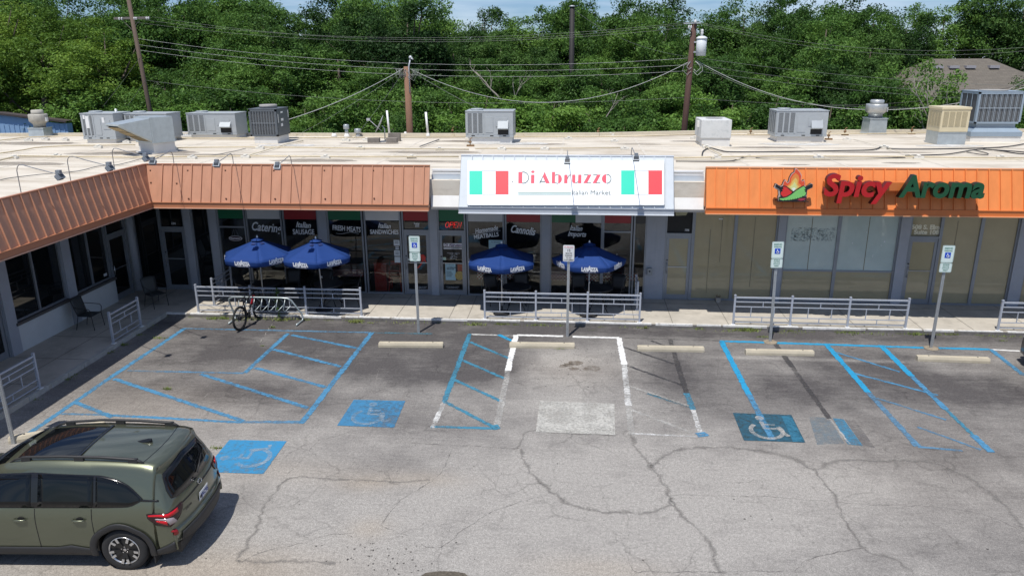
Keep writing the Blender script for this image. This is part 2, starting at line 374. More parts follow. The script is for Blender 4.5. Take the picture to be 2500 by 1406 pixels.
conc = mat('walk_concrete', (.47, .435, .375), .85, var=.16, vscale=1.3, bump=.15, bscale=50, stain=((.27, .245, .205), 1.6, .50, .55))
conc_d = mat('walk_joint', (.20, .185, .16), .9, var=.2)
wpaint = mat('curb_white', (.74, .73, .70), .7, var=.12, vscale=6, stain=((.36, .34, .30), 7, .5, .8))
def walk(name, x0, x1, y0, y1, joints, label):
    w_ = MBbox(x0, x1, y0, y1, -.02, SZ); o = w_.build(name, conc)
    tag(o, label, 'sidewalk', kind='structure')
    jb = MB()
    for (ax, v) in joints:
        if ax == 'x': jb.box(v-.009, v+.009, y0+.02, y1, SZ+.001, SZ+.004)
        else: jb.box(x0+.02, x1, v-.009, v+.009, SZ+.001, SZ+.004)
    jb.build('joint', conc_d, o)
    return o
mw_ = walk('sidewalk', CURB_X+.002, 40, CURB_Y, 23.5, [('x', x) for x in (-11.0, -9.4, -7.8, -6.2, -5.3, -3.7, -3.15, -1.4, .2, 1.8, 2.9, 4.5, 6.3, 8.1, 9.9, 11.3, 13, 15, 17)]+[('y', 22.95)], 'main concrete sidewalk under the long shopfront')
lw_ = walk('sidewalk', -14.8, CURB_X, 4, 23.5, [('y', y) for y in (8, 10, 12, 14, 15.6, 17.2, 18.8, 20.4, 21.8)]+[('x', -13.4)], 'shaded concrete sidewalk along the left wing')
# painted curb lip (broken paint)
cb = MB(); random.seed(3); x = CURB_X
while x < 40:
    l = random.uniform(.35, 1.6); x1 = min(x+l, 40); wj = random.uniform(.05, .10)
    cb.box(x, x1, CURB_Y-.012, CURB_Y+wj*.8, random.uniform(.06, .10), SZ+.005); x = x1+random.choice((0, 0, .02, .06, .12))
cb.build('curb_paint', wpaint, mw_)
MB().box(CURB_X+.03, 40, CURB_Y-.009, CURB_Y+.001, -.01, SZ-.022).build('curb_face', mat('curb_grime', (.16, .15, .14), .9, var=.4, vscale=6), mw_)
cb = MB(); y = 5
while y < CURB_Y-.05:
    l = random.uniform(.5, 1.8); y1 = min(y+l, CURB_Y-.04)
    if random.random() < .72: cb.box(CURB_X-random.uniform(.06, .1), CURB_X+.012, y, y1, .0, SZ+.006)
    y = y1+random.choice((0, .03, .1))
cb.build('curb_edge', mat('curb_worn', (.42, .41, .38), .8, var=.25, vscale=5), lw_)
# pale resurfaced patch on the left walk
pp = [(222, 905), (240, 882), (275, 880), (300, 868), (345, 860), (340, 855), (232, 938)]
pl = [onz(a, b, SZ+.004) for a, b in ((150, 907), (172, 893), (200, 880), (203, 865), (215, 857), (244, 856), (240, 862))]

# ---------------------------------------------------------------- painted markings (sheets 4 mm proud, thing = children of the lot)
BLUE = (.070, .245, .42); BLUEB = (.015, .30, .53); TEAL = (.05, .22, .33); WHITE = (.70, .70, .68)
P_BLUE = paint_mat('paint_blue', BLUE, .30, 8, .16); P_BLUEF = paint_mat('paint_blue_faded', (.10, .24, .38), .38, 9, .2)
P_CYAN = paint_mat('paint_fresh_blue', BLUEB, .18, 9, .14, (.02, .25, .46)); P_TEAL = paint_mat('paint_teal', TEAL, .30, 10, .16)
P_TEALF = paint_mat('paint_teal_faded', (.07, .20, .27), .5, 10, .14)
P_WHITE = paint_mat('paint_white', (.80, .80, .78), .20, 9, .1); P_WHITEF = paint_mat('paint_white_worn', (.62, .62, .60), .42, 12, .14)
P_WHITEG = paint_mat('paint_white_ghost', (.50, .49, .46), .50, 14, .24)
P_BLUEG = paint_mat('paint_blue_ghost', (.16, .22, .26), .66, 7, .24); P_WHITES = paint_mat('paint_white_symbol', (.32, .41, .48), .60, 12, .2); P_BLACK = paint_mat('paint_blackout', (.06, .058, .06), .46, 8, .18); P_BLACKF = paint_mat('paint_blackout_worn', (.05, .05, .055), .46, 10, .12)
P_PATCH = paint_mat('paint_white_square', (.50, .49, .45), .33, 16, .22)
def edged(o, pat):
    at_ = o.data.color_attributes.new('edge', 'FLOAT_COLOR', 'POINT'); n_ = len(o.data.vertices); c_ = np.ones((n_, 4), np.float32); c_[:, :3] = np.resize(np.array(pat, np.float32), n_)[:, None]; at_.data.foreach_set('color', c_.ravel()); return o
def stripe(a, b, m, wd=.11, z=.004, name='stall_line', jag=.012):
    A, B = onz(*a), onz(*b); d = B-A; L = d.length; wd *= 1.08; d.normalize(); s = Vector((-d.y, d.x, 0)); n = max(2, int(L/.07))
    row = []
    for i in range(n+1):
        p = A+d*(L*i/n); j0, j1 = random.uniform(-jag, jag), random.uniform(-jag, jag); Z_ = Vector((0, 0, z)); row.append((p+s*(wd*.55+j0)+Z_, p+s*(wd*.38+j0)+Z_, p-s*(wd*.38+j1)+Z_, p-s*(wd*.55+j1)+Z_))
    return edged(MB().grid(row, sm=False).build(name, m, lot), (.9, 0, 0, .9))
# left double accessible stall and hatching
stripe((452, 801), (270, 921), P_BLUE, .13); stripe((275, 918), (45, 1075), P_BLUE, .13, .0045)
stripe((450, 802), (905, 812), P_BLUEF, .10, .005); stripe((905, 812), (1055, 815), P_TEALF, .10, .005)
stripe((703, 814), (597, 911), P_BLUE, .13, .006); stripe((595, 911), (310, 905), P_BLUEF, .09, .0035)
stripe((908, 812), (735, 1034), P_BLUE, .14, .0055); stripe((735, 1030), (590, 1030), P_BLUEF, .12, .003); stripe((590, 1031), (250, 1012), P_BLUE, .10, .003); stripe((250, 1012), (150, 1010), P_BLUEF, .09, .003)
for a, b in (((712, 818), (870, 850)), ((668, 853), (832, 895)), ((622, 898), (795, 945)), ((490, 913), (752, 996)), ((278, 925), (595, 1028)), ((185, 983), (275, 1018))):
    stripe(a, b, P_BLUE, .12, .0065, 'hatch_line')
# second stall pair
stripe((1147, 815), (1085, 980), P_TEAL, .13); stripe((1085, 980), (1055, 1045), P_WHITEF, .12)
for a, b, m in (((1147, 835), (1243, 875), P_TEAL), ((1130, 880), (1232, 924), P_TEAL), ((1105, 925), (1225, 980), P_TEAL), ((1085, 980), (1212, 1046), P_TEAL)): stripe(a, b, m, .10, .006, 'hatch_line')
stripe((1052, 1041), (1215, 1046), P_TEAL, .10, .003); stripe((1217, 817), (1250, 832), P_CYAN, .12, .006, 'hatch_line')
stripe((1150, 816), (1262, 820), P_WHITEF, .09); stripe((1262, 818), (1375, 821), P_WHITE, .12, .005); stripe((1398, 822), (1512, 825), P_WHITE, .12, .005)
stripe((1260, 818), (1240, 905), P_WHITE, .15, .007); stripe((1240, 905), (1212, 1046), P_WHITEG, .15, .007); stripe((1206, 1038), (1214, 1048), P_TEAL, .16, .009)
stripe((1511, 825), (1524, 890), P_WHITE, .15, .006); stripe((1524, 890), (1534, 990), P_WHITEF, .15, .006); stripe((1534, 990), (1542, 1060), P_WHITEG, .14, .006)
stripe((1525, 825), (1760, 832), P_BLACK, .05, .003)
for a, b, m in (((1515, 845), (1645, 888), P_BLACKF), ((1530, 892), (1665, 940), P_BLACKF), ((1537, 942), (1690, 995), P_WHITEG), ((1580, 960), (1690, 996), P_TEALF), ((1540, 1000), (1700, 1060), P_WHITEG)): stripe(a, b, m, .09, .005, 'hatch_line')
stripe((1542, 1058), (1710, 1066), P_WHITEF, .06, .004); stripe((1636, 830), (1676, 960), P_BLACK, .14, .006); stripe((1676, 960), (1692, 1000), P_TEAL, .14, .006); stripe((1692, 1000), (1712, 1062), P_WHITEF, .12, .006); stripe((1708, 1056), (1718, 1066), P_BLUE, .24, .009)
stripe((1590, 832), (1640, 850), P_BLACKF, .08, .005, 'hatch_line')
# right accessible stalls, fresh blue
stripe((1757, 833), (1865, 836), P_CYAN, .13, .005); stripe((1893, 837), (2255, 849), P_CYAN, .13, .005); stripe((2292, 850), (2418, 853), P_CYAN, .13, .005)
stripe((1761, 834), (1828, 963), P_CYAN, .14, .007); stripe((1828, 963), (1886, 1074), P_BLUE, .14, .011)
stripe((2017, 841), (2120, 958), P_CYAN, .14, .007); stripe((2120, 958), (2240, 1090), P_BLUEF, .14, .007)
stripe((2150, 843), (2225, 918), P_CYAN, .15, .008); stripe((2225, 918), (2310, 1000), P_BLUE, .13, .008); stripe((2310, 1000), (2375, 1062), P_TEAL, .09, .008); stripe((2375, 1062), (2420, 1104), P_BLUE, .15, .008)
stripe((2418, 853), (2500, 917), P_BLUE, .13, .008); stripe((2420, 853), (2490, 857), P_WHITE, .07, .003)
for a, b in (((2040, 860), (2197, 908)), ((2072, 908), (2290, 965))): stripe(a, b, P_BLUE, .09, .006, 'hatch_line')
stripe((2140, 972), (2310, 1025), P_BLUEF, .08, .006, 'hatch_line'); stripe((2240, 1042), (2395, 1098), P_BLUEF, .08, .006, 'hatch_line'); stripe((2240, 1090), (2350, 1100), P_BLUEF, .08, .004)
stripe((1893, 840), (1955, 925), P_BLACK, .14, .006); stripe((1955, 925), (2025, 1022), P_BLACK, .12, .006); stripe((2025, 1022), (2075, 1084), P_WHITEG, .04, .0065)

def gpoly(pts, m, z, name):
    return MB().add([onz(a, b, z) for a, b in pts], [tuple(range(len(pts)))]).build(name, m, lot)
def symbol(quad_px, m, name='symbol_square', sym=None, flip=False, z=.008, subs=14, part=1.0):
    q = [onz(a, b) for a, b in quad_px]
    def at(u, v):
        p = q[0]*(1-u)*(1-v)+q[1]*u*(1-v)+q[2]*u*v+q[3]*(1-u)*v; return p
    rows = []
    for i in range(subs+1):
        rows.append([at(j/subs, i/subs)+Vector((0, 0, z)) for j in range(subs+1)])
    sq = MB().grid(rows, sm=False).build(name, m, lot)
    if sym == 0: return sq
    sym = sym or P_WHITES
    b = MB()
    def T(u, v, dz=.004):
        if flip: u, v = v, 1-u
        p = at(u, v); return Vector((p.x, p.y, z+dz))
    def line(pts, wd):
        k = len(pts); row = []
        for i, (u, v) in enumerate(pts):
            u0, v0 = pts[max(i-1, 0)]; u1, v1 = pts[min(i+1, k-1)]; du, dv = u1-u0, v1-v0; L = math.hypot(du, dv); nu, nv = -dv/L*wd/2, du/L*wd/2
            row.append((T(u+nu, v+nv, zz_[0]), T(u-nu, v-nv, zz_[0])))
        b.grid(row, sm=False); zz_[0] += .0012
    zz_ = [.004]
    arc = [(.45+.26*math.cos(a), .64+.27*math.sin(a)) for a in np.linspace(math.radians(-130), math.radians(-395), 26)]
    line(arc, .075)
    line([(.42, .30), (.43, .56), (.66, .56), (.76, .80), (.86, .76)], .075); line([(.43, .42), (.63, .42)], .06)
    hd = [(.42+.075*math.cos(a), .18+.085*math.sin(a)) for a in np.linspace(0, 2*math.pi, 15)[:-1]]
    b.add([T(u, v, .0045) for u, v in hd], [tuple(range(14))])
    b.build('wheelchair_symbol', sym, lot); return sq
symbol(((864, 976), (990, 979), (962, 1044), (823, 1039)), paint_mat('paint_blue_pad', (.04, .20, .38), .25, 7, .18, (.05, .16, .27)))
symbol(((560, 1074), (700, 1077), (643, 1157), (495, 1152)), paint_mat('paint_blue_square', (.025, .23, .46), .22, 9, .16, (.05, .22, .38)), flip=True)
symbol(((1789, 1008), (1932, 1013), (1966, 1080), (1816, 1075)), paint_mat('paint_blackened_blue', (.018, .10, .16), .18, 9, .12, (.02, .045, .055)), sym=P_WHITEG)
gpoly(((1907, 1014), (1932, 1016), (1964, 1079), (1936, 1078)), paint_mat('paint_deep_teal', (.025, .15, .24), .28, 9, .2), .014, 'teal_strip')
gpoly(((1975, 1017), (2025, 1020), (2062, 1082), (1995, 1085)), P_BLUEG, .005, 'symbol_ghost')
gpoly(((2033, 1020), (2060, 1023), (2107, 1088), (2070, 1084)), paint_mat('paint_mid_blue', (.05, .21, .34), .42, 9, .2), .006, 'symbol_half'); gpoly(((2062, 1023), (2090, 1027), (2136, 1092), (2108, 1089)), paint_mat('paint_dark_tar', (.16, .15, .148), .6, 7, .2), .005, 'tar_strip')
symbol(((1318, 979), (1500, 986), (1502, 1062), (1308, 1055)), P_PATCH, 'white_square', 0)

# ---------------------------------------------------------------- cracks, pale fillers and seams, drawn on the lot
CR_D = paint_mat('crack_dark', (.14, .13, .12), .47, 26, .16); CR_L = paint_mat('crack_pale', (.38, .36, .33), .47, 20, .14); CR_T = paint_mat('crack_tar', (.20, .188, .172), .60, 22, .34)
def crack(pts, m, wd=.02, z=.0025, name='crack', wob=.018):
    P = [onz(a, b) for a, b in pts]; Q = []
    for i in range(len(P)-1):
        n = max(1, int((P[i+1]-P[i]).length/.09))
        for k in range(n):
            t = k/n; p0 = P[max(i-1, 0)]; p1 = P[i]; p2 = P[i+1]; p3 = P[min(i+2, len(P)-1)]
            q = .5*((2*p1)+(p2-p0)*t+(2*p0-5*p1+4*p2-p3)*t*t+(3*p1-p0-3*p2+p3)*t*t*t); Q.append(q)
    Q.append(P[-1]); row = []
    for i, q in enumerate(Q):
        d = Q[min(i+1, len(Q)-1)]-Q[max(i-1, 0)]; d.z = 0
        if d.length < 1e-6: d = Vector((1, 0, 0))
        d.normalize(); s = Vector((-d.y, d.x, 0)); o = random.uniform(-wob, wob); h = wd/2*random.uniform(.55, 1.35)
        row.append((q+s*(o+h)+Vector((0, 0, z)), q+s*o+Vector((0, 0, z)), q+s*(o-h)+Vector((0, 0, z))))
    edged(MB().grid(row, sm=False).build(name, m, lot), (1, 0, 1))
for pts, m, wd in (
 ([(400, 985), (560, 988), (740, 994), (860, 997), (1050, 1006), (1080, 1000)], CR_L, .03), ([(1030, 1000), (1090, 965), (1140, 962), (1230, 968), (1340, 975), (1540, 975)], CR_L, .015),
 ([(945, 1005), (948, 1040), (985, 1075), (1000, 1080)], CR_L, .035), ([(1000, 1080), (1100, 1086), (1180, 1090), (1265, 1095)], CR_D, .05),
 ([(1265, 1095), (1278, 1060), (1300, 1052), (1400, 1058), (1500, 1062)], CR_T, .08), ([(1275, 1095), (1280, 1125), (1300, 1160), (1345, 1200), (1400, 1235), (1480, 1250), (1560, 1252), (1620, 1240), (1635, 1215), (1600, 1150), (1555, 1100), (1540, 1060)], CR_T, .11),
 ([(1585, 1140), (1640, 1105), (1700, 1093), (1800, 1094), (1880, 1105), (1940, 1120), (1985, 1145), (2050, 1125), (2150, 1125), (2270, 1130), (2360, 1165), (2440, 1220), (2500, 1290)], CR_T, .13),
 ([(1635, 1215), (1665, 1260), (1720, 1310), (1750, 1375), (1765, 1400)], CR_T, .10), ([(1985, 1145), (2030, 1200), (2060, 1260), (2105, 1335), (2180, 1365), (2230, 1400)], CR_T, .08),
 ([(1620, 1208), (1750, 1209), (1880, 1213), (1990, 1222), (2140, 1232), (2300, 1238), (2420, 1262), (2500, 1300)], CR_D, .03), ([(2105, 1337), (2020, 1352), (1960, 1372), (1940, 1390), (1800, 1395), (1550, 1396)], CR_D, .035),
 ([(1337, 1205), (1260, 1228), (1200, 1250), (1130, 1295), (1065, 1338), (1000, 1310), (930, 1283)], CR_D, .03), ([(870, 1300), (800, 1305), (740, 1325), (650, 1345), (590, 1372)], CR_D, .025),
 ([(580, 1370), (620, 1300), (650, 1230), (690, 1180), (715, 1165), (800, 1168), (960, 1175), (1050, 1170)], CR_T, .09), ([(580, 1370), (700, 1370), (820, 1375)], CR_T, .1),
 ([(1560, 1000), (1700, 1005), (1830, 1010), (1990, 1030)], CR_D, .012), ([(1545, 890), (1600, 905), (1750, 900), (2040, 905)], CR_D, .018), ([(1560, 1072), (1500, 1215), (1470, 1212), (1440, 1222)], CR_D, .0),
 ([(1800, 1180), (1850, 1172), (1830, 1178), (1740, 1178)], CR_D, .015), ([(730, 940), (700, 975), (640, 1050), (600, 1075)], CR_L, .018), ([(925, 905), (905, 960), (880, 990)], CR_L, .025), ([(655, 830), (610, 850), (570, 900)], CR_L, .02), ([(400, 862), (600, 858), (720, 868)], CR_L, .018),
 ([(665, 790), (640, 828), (630, 840)], CR_L, .05), ([(1620, 930), (1600, 960), (1560, 975)], CR_D, .015), ([(1990, 930), (2100, 980), (2250, 985), (2500, 1005)], CR_D, .02), ([(2240, 1100), (2300, 1140), (2330, 1180)], CR_D, .03),
 ([(2440, 870), (2300, 900), (2060, 905)], CR_D, .02), ([(1755, 850), (1745, 940), (1700, 1000)], CR_D, .012), ([(2270, 800), (2330, 850), (2400, 870)], CR_D, .02), ([(2400, 770), (2450, 820), (2500, 850)], CR_D, .012), ([(560, 930), (470, 985), (400, 1010)], CR_L, .018),
 ([(330, 870), (420, 858), (500, 862)], CR_L, .015), ([(780, 1072), (730, 1130), (700, 1160)], CR_D, .015), ([(1100, 1100), (1090, 1130), (1060, 1170), (980, 1220), (930, 1280)], CR_D, .04), ([(1530, 1250), (1535, 1300), (1530, 1350), (1550, 1396)], CR_D, .015)):
    if wd > 0: crack(pts, m, wd*(1.1 if m is CR_D else 1.25 if m is CR_L else 1.5), wob=.02 if wd < .06 else .035)
# tyre/broom drag marks on the left bay
for k in range(16):
    x0 = 120+k*28; crack([(x0+140, 905+random.uniform(-10, 10)), (x0+60, 960), (x0-20, 1020+random.uniform(-8, 8))], CR_D, .012, .002, 'drag_mark', .004)
# pothole at the bottom edge
ph = mat('pothole_gravel', (.10, .085, .065), .95, var=.55, vscale=22, bump=.8, bscale=40)
pts = [(1025, 1406), (1040, 1397), (1075, 1393), (1110, 1394), (1135, 1398), (1145, 1408), (1130, 1440), (1040, 1440)]
gpoly(pts, ph, .006, 'pothole')
for k in range(160):
    pass
st = MB()
for k in range(220):
    c = random.choice(((900, 1345, 60, 30), (980, 1375, 50, 25), (1400, 880, 60, 40), (1800, 1100, 500, 160), (1200, 1250, 500, 150), (1380, 890, 80, 20)))
    p = onz(c[0]+random.gauss(0, c[2]), min(1500, c[1]+random.gauss(0, c[3])), .0032)
    if p.y > 20.5 or p.x < -12: continue
    s = random.uniform(.006, .02); a = random.uniform(0, 3)
    st.add([p+Vector((math.cos(a+t)*s*random.uniform(.6, 1.4), math.sin(a+t)*s*random.uniform(.6, 1.4), 0)) for t in (0, 1.2, 2.5, 3.8, 5)], [(0, 1, 2, 3, 4)])
st.build('dark_specks', mat('speck', (.06, .055, .05), .9, var=.4), lot)
oil = paint_mat('oil_stain', (.17, .13, .09), .66, 7, .22)
for a, b, s in ((1388, 890, .16), (1405, 886, .2), (1400, 900, .14), (1450, 899, .22), (1375, 893, .12), (1430, 901, .1)):
    p = onz(a, b, .003); MB().add([p+Vector((s*math.cos(t)*random.uniform(.7, 1.2), s*.8*math.sin(t)*random.uniform(.7, 1.2), 0)) for t in np.linspace(0, 6.28, 15)[:-1]], [tuple(range(14))]).build('oil_stain', oil, lot)
# ================================================================ BUILDING
WY = 23.45; FY, FZ, FT, LEAN = 21.0, 3.38, 4.6, .37; LX = -12.43; WX = -14.72; RZ = 4.2
mall = thing('shopping_strip', 'long single storey L shaped shopping strip with brown, white and orange metal fascias', 'building', (0, 0, 0))
white_wall = mat('white_wall', (.76, .75, .72), .8, var=.08, vscale=2, stain=((.4, .38, .34), 2.2, .62, .4))
grey_al = mat('grey_frame', (.27, .29, .32), .42, .35, var=.08)
grey_pil = mat('grey_pilaster', (.36, .38, .42), .65, var=.08, vscale=3, bump=.05)
dark_fr = mat('dark_bronze', (.045, .045, .045), .4, .3, var=.1)
roofm = mat('roof_membrane', (.63, .575, .485), .8, var=.09, vscale=.8, bump=.1, bscale=20, stain=((.38, .32, .24), .9, .46, .75), streak=(.35, 1.6, 1))
soffit = mat('soffit', (.16, .16, .16), .8)
black_in = mat('interior_dark', (.015, .015, .016), .7, var=.2)
dark_glass = mat('dark_glass', (.006, .008, .009), .025, spec=.55, var=0)
kraft = mat('papered_glass', (.40, .345, .215), .05, spec=.6, var=.07, vscale=2.4)
kraft_blue = mat('frosted_film_glass', (.52, .61, .58), .06, spec=.6, var=.06, vscale=3)
kraft_gap = mat('paper_gap', (.20, .175, .11), .3, var=.2)

# roof slabs
rb = MB(); x0, x1 = -12.43-LEAN-.05, 40.0
def slab(poly, z0, z1, b, m=0): b.prism(poly, lambda u, v, d: Vector((u, v, d)), z0, z1, m)
slab([(-60, 4), (LX-LEAN-.02, 4), (LX-LEAN-.02, FY+LEAN+.02), (40, FY+LEAN+.02), (40, 38.8), (20, 37.2), (5.4, 36.0), (1, 34.9), (-5.5, 34.4), (-19, 34.4), (-26, 34.0), (-60, 30.5)], 3.48, RZ, rb)
rf = rb.build('roof', roofm, mall)
# edge curb at the back and raised ridge lines of the membrane
eb = MB(); bl = [(-60, 30.4), (-26, 33.9), (-19, 34.3), (-5.5, 34.3), (1, 34.8), (5.4, 35.9), (20, 37.1), (40, 38.7)]
for a, b in zip(bl[:-1], bl[1:]): eb.beam((*a, RZ+.06), (*b, RZ+.06), .22, .14)
eb.build('roof_edge', mat('roof_edge_cream', (.60, .54, .42), .7, var=.14, stain=((.36, .28, .14), 3, .55, .7)), rf)
sb = MB()
for x in list(np.arange(-28, 38, 3.05)): sb.box(x-.05, x+.05, FY+LEAN+.1, 34.0 if x < 1 else 35.6, RZ+.001, RZ+.006)
for y in (24.2, 27.2, 30.3): sb.box(-40, 38, y-.05, y+.05, RZ+.0015, RZ+.008)
sb.build('membrane_seam', mat('seam', (.58, .53, .45), .7, var=.15), rf)
# dark dirty water marks (real stains on the membrane)
stn = paint_mat('roof_stain', (.26, .22, .18), .52, 3.0, .28, streak=(.5, 2, 1)); stn2 = paint_mat('roof_white_patch', (.72, .71, .68), .3, 3.0, .3)
for px_, py_, rx_, ry_, mm in ((370, 372, 1.8, .7, stn), (500, 378, 1.6, .35, stn), (770, 392, 1.6, .45, stn), (1060, 372, 2.0, .5, stn), (1060, 394, 1.8, .4, stn), (1300, 352, 1.6, .4, stn), (1150, 345, 1.6, .5, stn), (1240, 350, 1.7, .6, stn2), (1940, 402, .5, .15, stn), (1700, 345, 1.2, .3, stn), (1870, 360, 1.4, .3, stn), (1560, 352, 1.0, .2, stn), (2200, 398, .6, .2, stn), (60, 350, 2.4, .6, stn), (30, 400, 2.0, .5, stn), (250, 375, 1.6, .4, stn), (900, 350, 1.5, .4, stn), (1500, 378, 1.2, .2, stn), (1950, 352, 1.7, .6, stn2), (2320, 356, 1.3, .5, stn2), (2390, 342, 1.9, .6, stn2), (700, 355, 1.4, .5, stn2), (2000, 388, 1.4, .2, stn), (2150, 372, 2.0, .2, stn)):
    c = onz(px_, py_, RZ+.010 if mm is stn else RZ+.0125)
    MB().add([c+Vector((rx_*math.cos(t)*random.uniform(.8, 1.1), ry_*math.sin(t)*random.uniform(.7, 1.1), 0)) for t in np.linspace(0, 6.283, 25)[:-1]], [tuple(range(24))]).build('roof_stain', mm, rf)

# back and side walls, soffit
wb = MB(); wb.box(-40, 38, 33.6, 33.8, -.03, 3.47); wb.box(36, 36.2, WY+.3, 33.6, -.03, 3.47)
wb.build('rear_wall', white_wall, mall)
sf = MB(); sf.box(LX-.01, 36, FY+.14, WY+.2, 3.39, 3.45); sf.box(WX-.2, LX-.01, 4, WY+.2, 3.39, 3.45); sf.build('soffit', soffit, mall)

# standing seam fascias
def fascia(name, a, b, inward, body, trim, lip, zb=FZ, zt=FT, lean=LEAN, sp_=.30, th=.17, first=.12, miter0=0, miter1=0):
    a = Vector((*a, 0)); b = Vector((*b, 0)); inn = Vector((*inward, 0)); d = (b-a).normalized(); L = (b-a).length
    up = Vector((0, 0, zt-zb-th))+inn*lean; N = d.cross(up).normalized()
    if N.dot(inn) > 0: N = -N
    B0 = a+Vector((0, 0, zb+th)); mb = MB()
    def P(s, t, o):  # s along, t up fraction, o outward
        return B0+d*(s+(miter0*t*lean if s < L/2 else miter1*t*lean) if (s == 0 or s == L) else s)+up*t+N*o
    for t0, t1 in ((0, 1),):
        vs = [P(0, 0, 0), P(L, 0, 0), P(L, 1, 0), P(0, 1, 0), P(0, 0, -.05), P(L, 0, -.05), P(L, 1, -.05), P(0, 1, -.05)]
        mb.add(vs, [(0, 1, 2, 3), (7, 6, 5, 4), (0, 4, 5, 1), (1, 5, 6, 2), (2, 6, 7, 3), (3, 7, 4, 0)])
    s = first
    while s < L-.05:
        t1 = 1.0; t0 = 0.0
        if miter1 and s > L+miter1*lean: t1 = 1.0
        if miter0 < 0: pass
        if miter1 < 0: t1 = min(1, (L-s)/(-miter1*lean)) if s > L+miter1*lean else 1
        p0, p1 = P(s, t0, .018), P(s, t1, .018)
        mb.beam(p0, p1, .022, .04, up=N)
        s += sp_
    o = mb.build(name, body, mall)
    # side cheek closing the ends + backing
    ck = MB()
    for s_ in (0, L):
        q = [P(s_, 0, 0), P(s_, 1, 0), P(s_, 1, 0)+inn*.12, P(s_, 0, 0)+inn*(.12+lean)]; e = d*(.012 if s_ == 0 else -.012)
        ck.add(q+[x+e for x in q], [(0, 1, 2, 3), (7, 6, 5, 4), (0, 4, 5, 1), (1, 5, 6, 2), (2, 6, 7, 3), (3, 7, 4, 0)])
    if not (miter0 or miter1): ck.build('fascia_cheek', body, o)
    tb = MB(); f0 = a-inn*.03; l0 = d*0
    def bx(o0, o1, z0, z1, m=0):
        s0, s1 = -miter0*(.0), L
        q = [f0+inn*o0, f0+d*L+inn*o0, f0+d*L+inn*o1, f0+inn*o1]
        tb.add([p+Vector((0, 0, z0)) for p in q]+[p+Vector((0, 0, z1)) for p in q], [(0, 3, 2, 1), (4, 5, 6, 7), (0, 1, 5, 4), (1, 2, 6, 5), (2, 3, 7, 6), (3, 0, 4, 7)], m)
    bx(0, .16, zb+.02, zb+th-.012, 0); bx(-.035, .16, zb-.005, zb+.02, 1); bx(-.02, .1, zb+th-.012, zb+th+.012, 0)
    tb.build('fascia_trim', [trim, lip], o)
    cap = MB(); p0, p1 = P(0, 1, 0), P(L, 1, 0); cap.beam(p0+inn*.03+Vector((0, 0, .015)), p1+inn*.03+Vector((0, 0, .015)), .1, .03)
    cap.build('fascia_cap', lip if name != 'brown_fascia' else trim, o)
    return o, P
brown = mat('fascia_brown', (.51, .258, .162), .45, var=.11, vscale=1.6, spec=.3, streak=(3.4, 3.4, .35), bump=.25, bscale=2.2, stain=((.40, .20, .13), 2.4, .60, .35))
brown_t = mat('fascia_brown_trim', (.44, .19, .10), .4, var=.05); brown_l = mat('fascia_tan_lip', (.60, .36, .25), .45, var=.05)
orange = mat('fascia_orange', (.72, .235, .068), .45, var=.10, vscale=1.6, spec=.3, streak=(3.4, 3.4, .35), bump=.25, bscale=2.2, stain=((.60, .21, .085), 2.4, .60, .4)); orange_t = mat('fascia_orange_trim', (.60, .17, .04), .4, var=.05); orange_l = mat('fascia_orange_lip', (.78, .36, .17), .5, var=.05)
white_m = mat('fascia_white', (.56, .60, .63), .4, var=.07, vscale=2, spec=.35, stain=((.40, .44, .46), 3, .6, .4)); white_l = mat('fascia_white_lip', (.72, .75, .78), .45, var=.04); white_t = mat('fascia_white_trim', (.38, .41, .45), .45, var=.05)
f1, PB = fascia('brown_fascia', (LX, FY), (-4.17, FY), (0, 1), brown, brown_t, brown_l, miter0=-.235/.37, first=.30)
f2, PL_ = fascia('brown_fascia', (LX, 4.0), (LX, FY), (-1, 0), brown, brown_t, brown_l, miter1=.37/.235, first=.10, lean=.235)
f3, PO = fascia('orange_fascia', (3.6, FY), (30, FY), (0, 1), orange, orange_t, orange_l, first=.28)
f4, PW = fascia('white_fascia', (-3.31, FY), (2.74, FY), (0, 1), white_m, white_t, white_l, zb=3.33, zt=4.86, lean=.72, first=.32, sp_=.305)

bo = MB()
for u_, v_ in ((690, 198), (1187, 198), (1686, 198), (698, 360), (1198, 573), (1695, 573), (2330, 200), (2345, 575), (1040, 370), (3000, 198), (3010, 575), (3650, 200), (3660, 570)):
    q = ony(240+u_/5.435, 380+v_/5.435, FY+.12); tt = (q.z-FZ-.17)/(FT-FZ-.17); q = ony(240+u_/5.435, 380+v_/5.435, FY+LEAN*tt-.012); bo.box(q.x-.018, q.x+.018, q.y-.012, q.y+.02, q.z-.018, q.z+.018)
bo.build('fastener', mat('fastener_dark', (.10, .04, .025), .6), f1)
# short set-back parapets between the fascias
for xa, xb in ((-4.165, -3.32), (2.75, 3.59)):
    pb = MB(); gb = MB()
    pb.prism([(FY+.26, 3.40), (FY+.52, 4.12), (FY+.62, 4.12), (FY+.36, 3.40)], lambda u, v, d: Vector((d, u, v)), xa, xb)
    for k, (z0, z1, y0) in enumerate(((4.125, 4.19, .515), (4.20, 4.33, .56), (4.34, 4.40, .59), (4.43, 4.47, .62))): gb.box(xa, xb, FY+y0, FY+.8, z0, z1, 1 if k in (1,) else 0)
    pb.build('parapet', white_wall, mall); gb.build('gutter', [mat('gutter_white', (.70, .70, .69), .5, var=.05), mat('gutter_blue_grey', (.50, .56, .62), .4, var=.05)], mall)
# soffit filler over the parapet bays
MB().box(LX, 36, FY+.28, FY+.30, 3.385, 3.40).build('soffit_edge', soffit, mall)

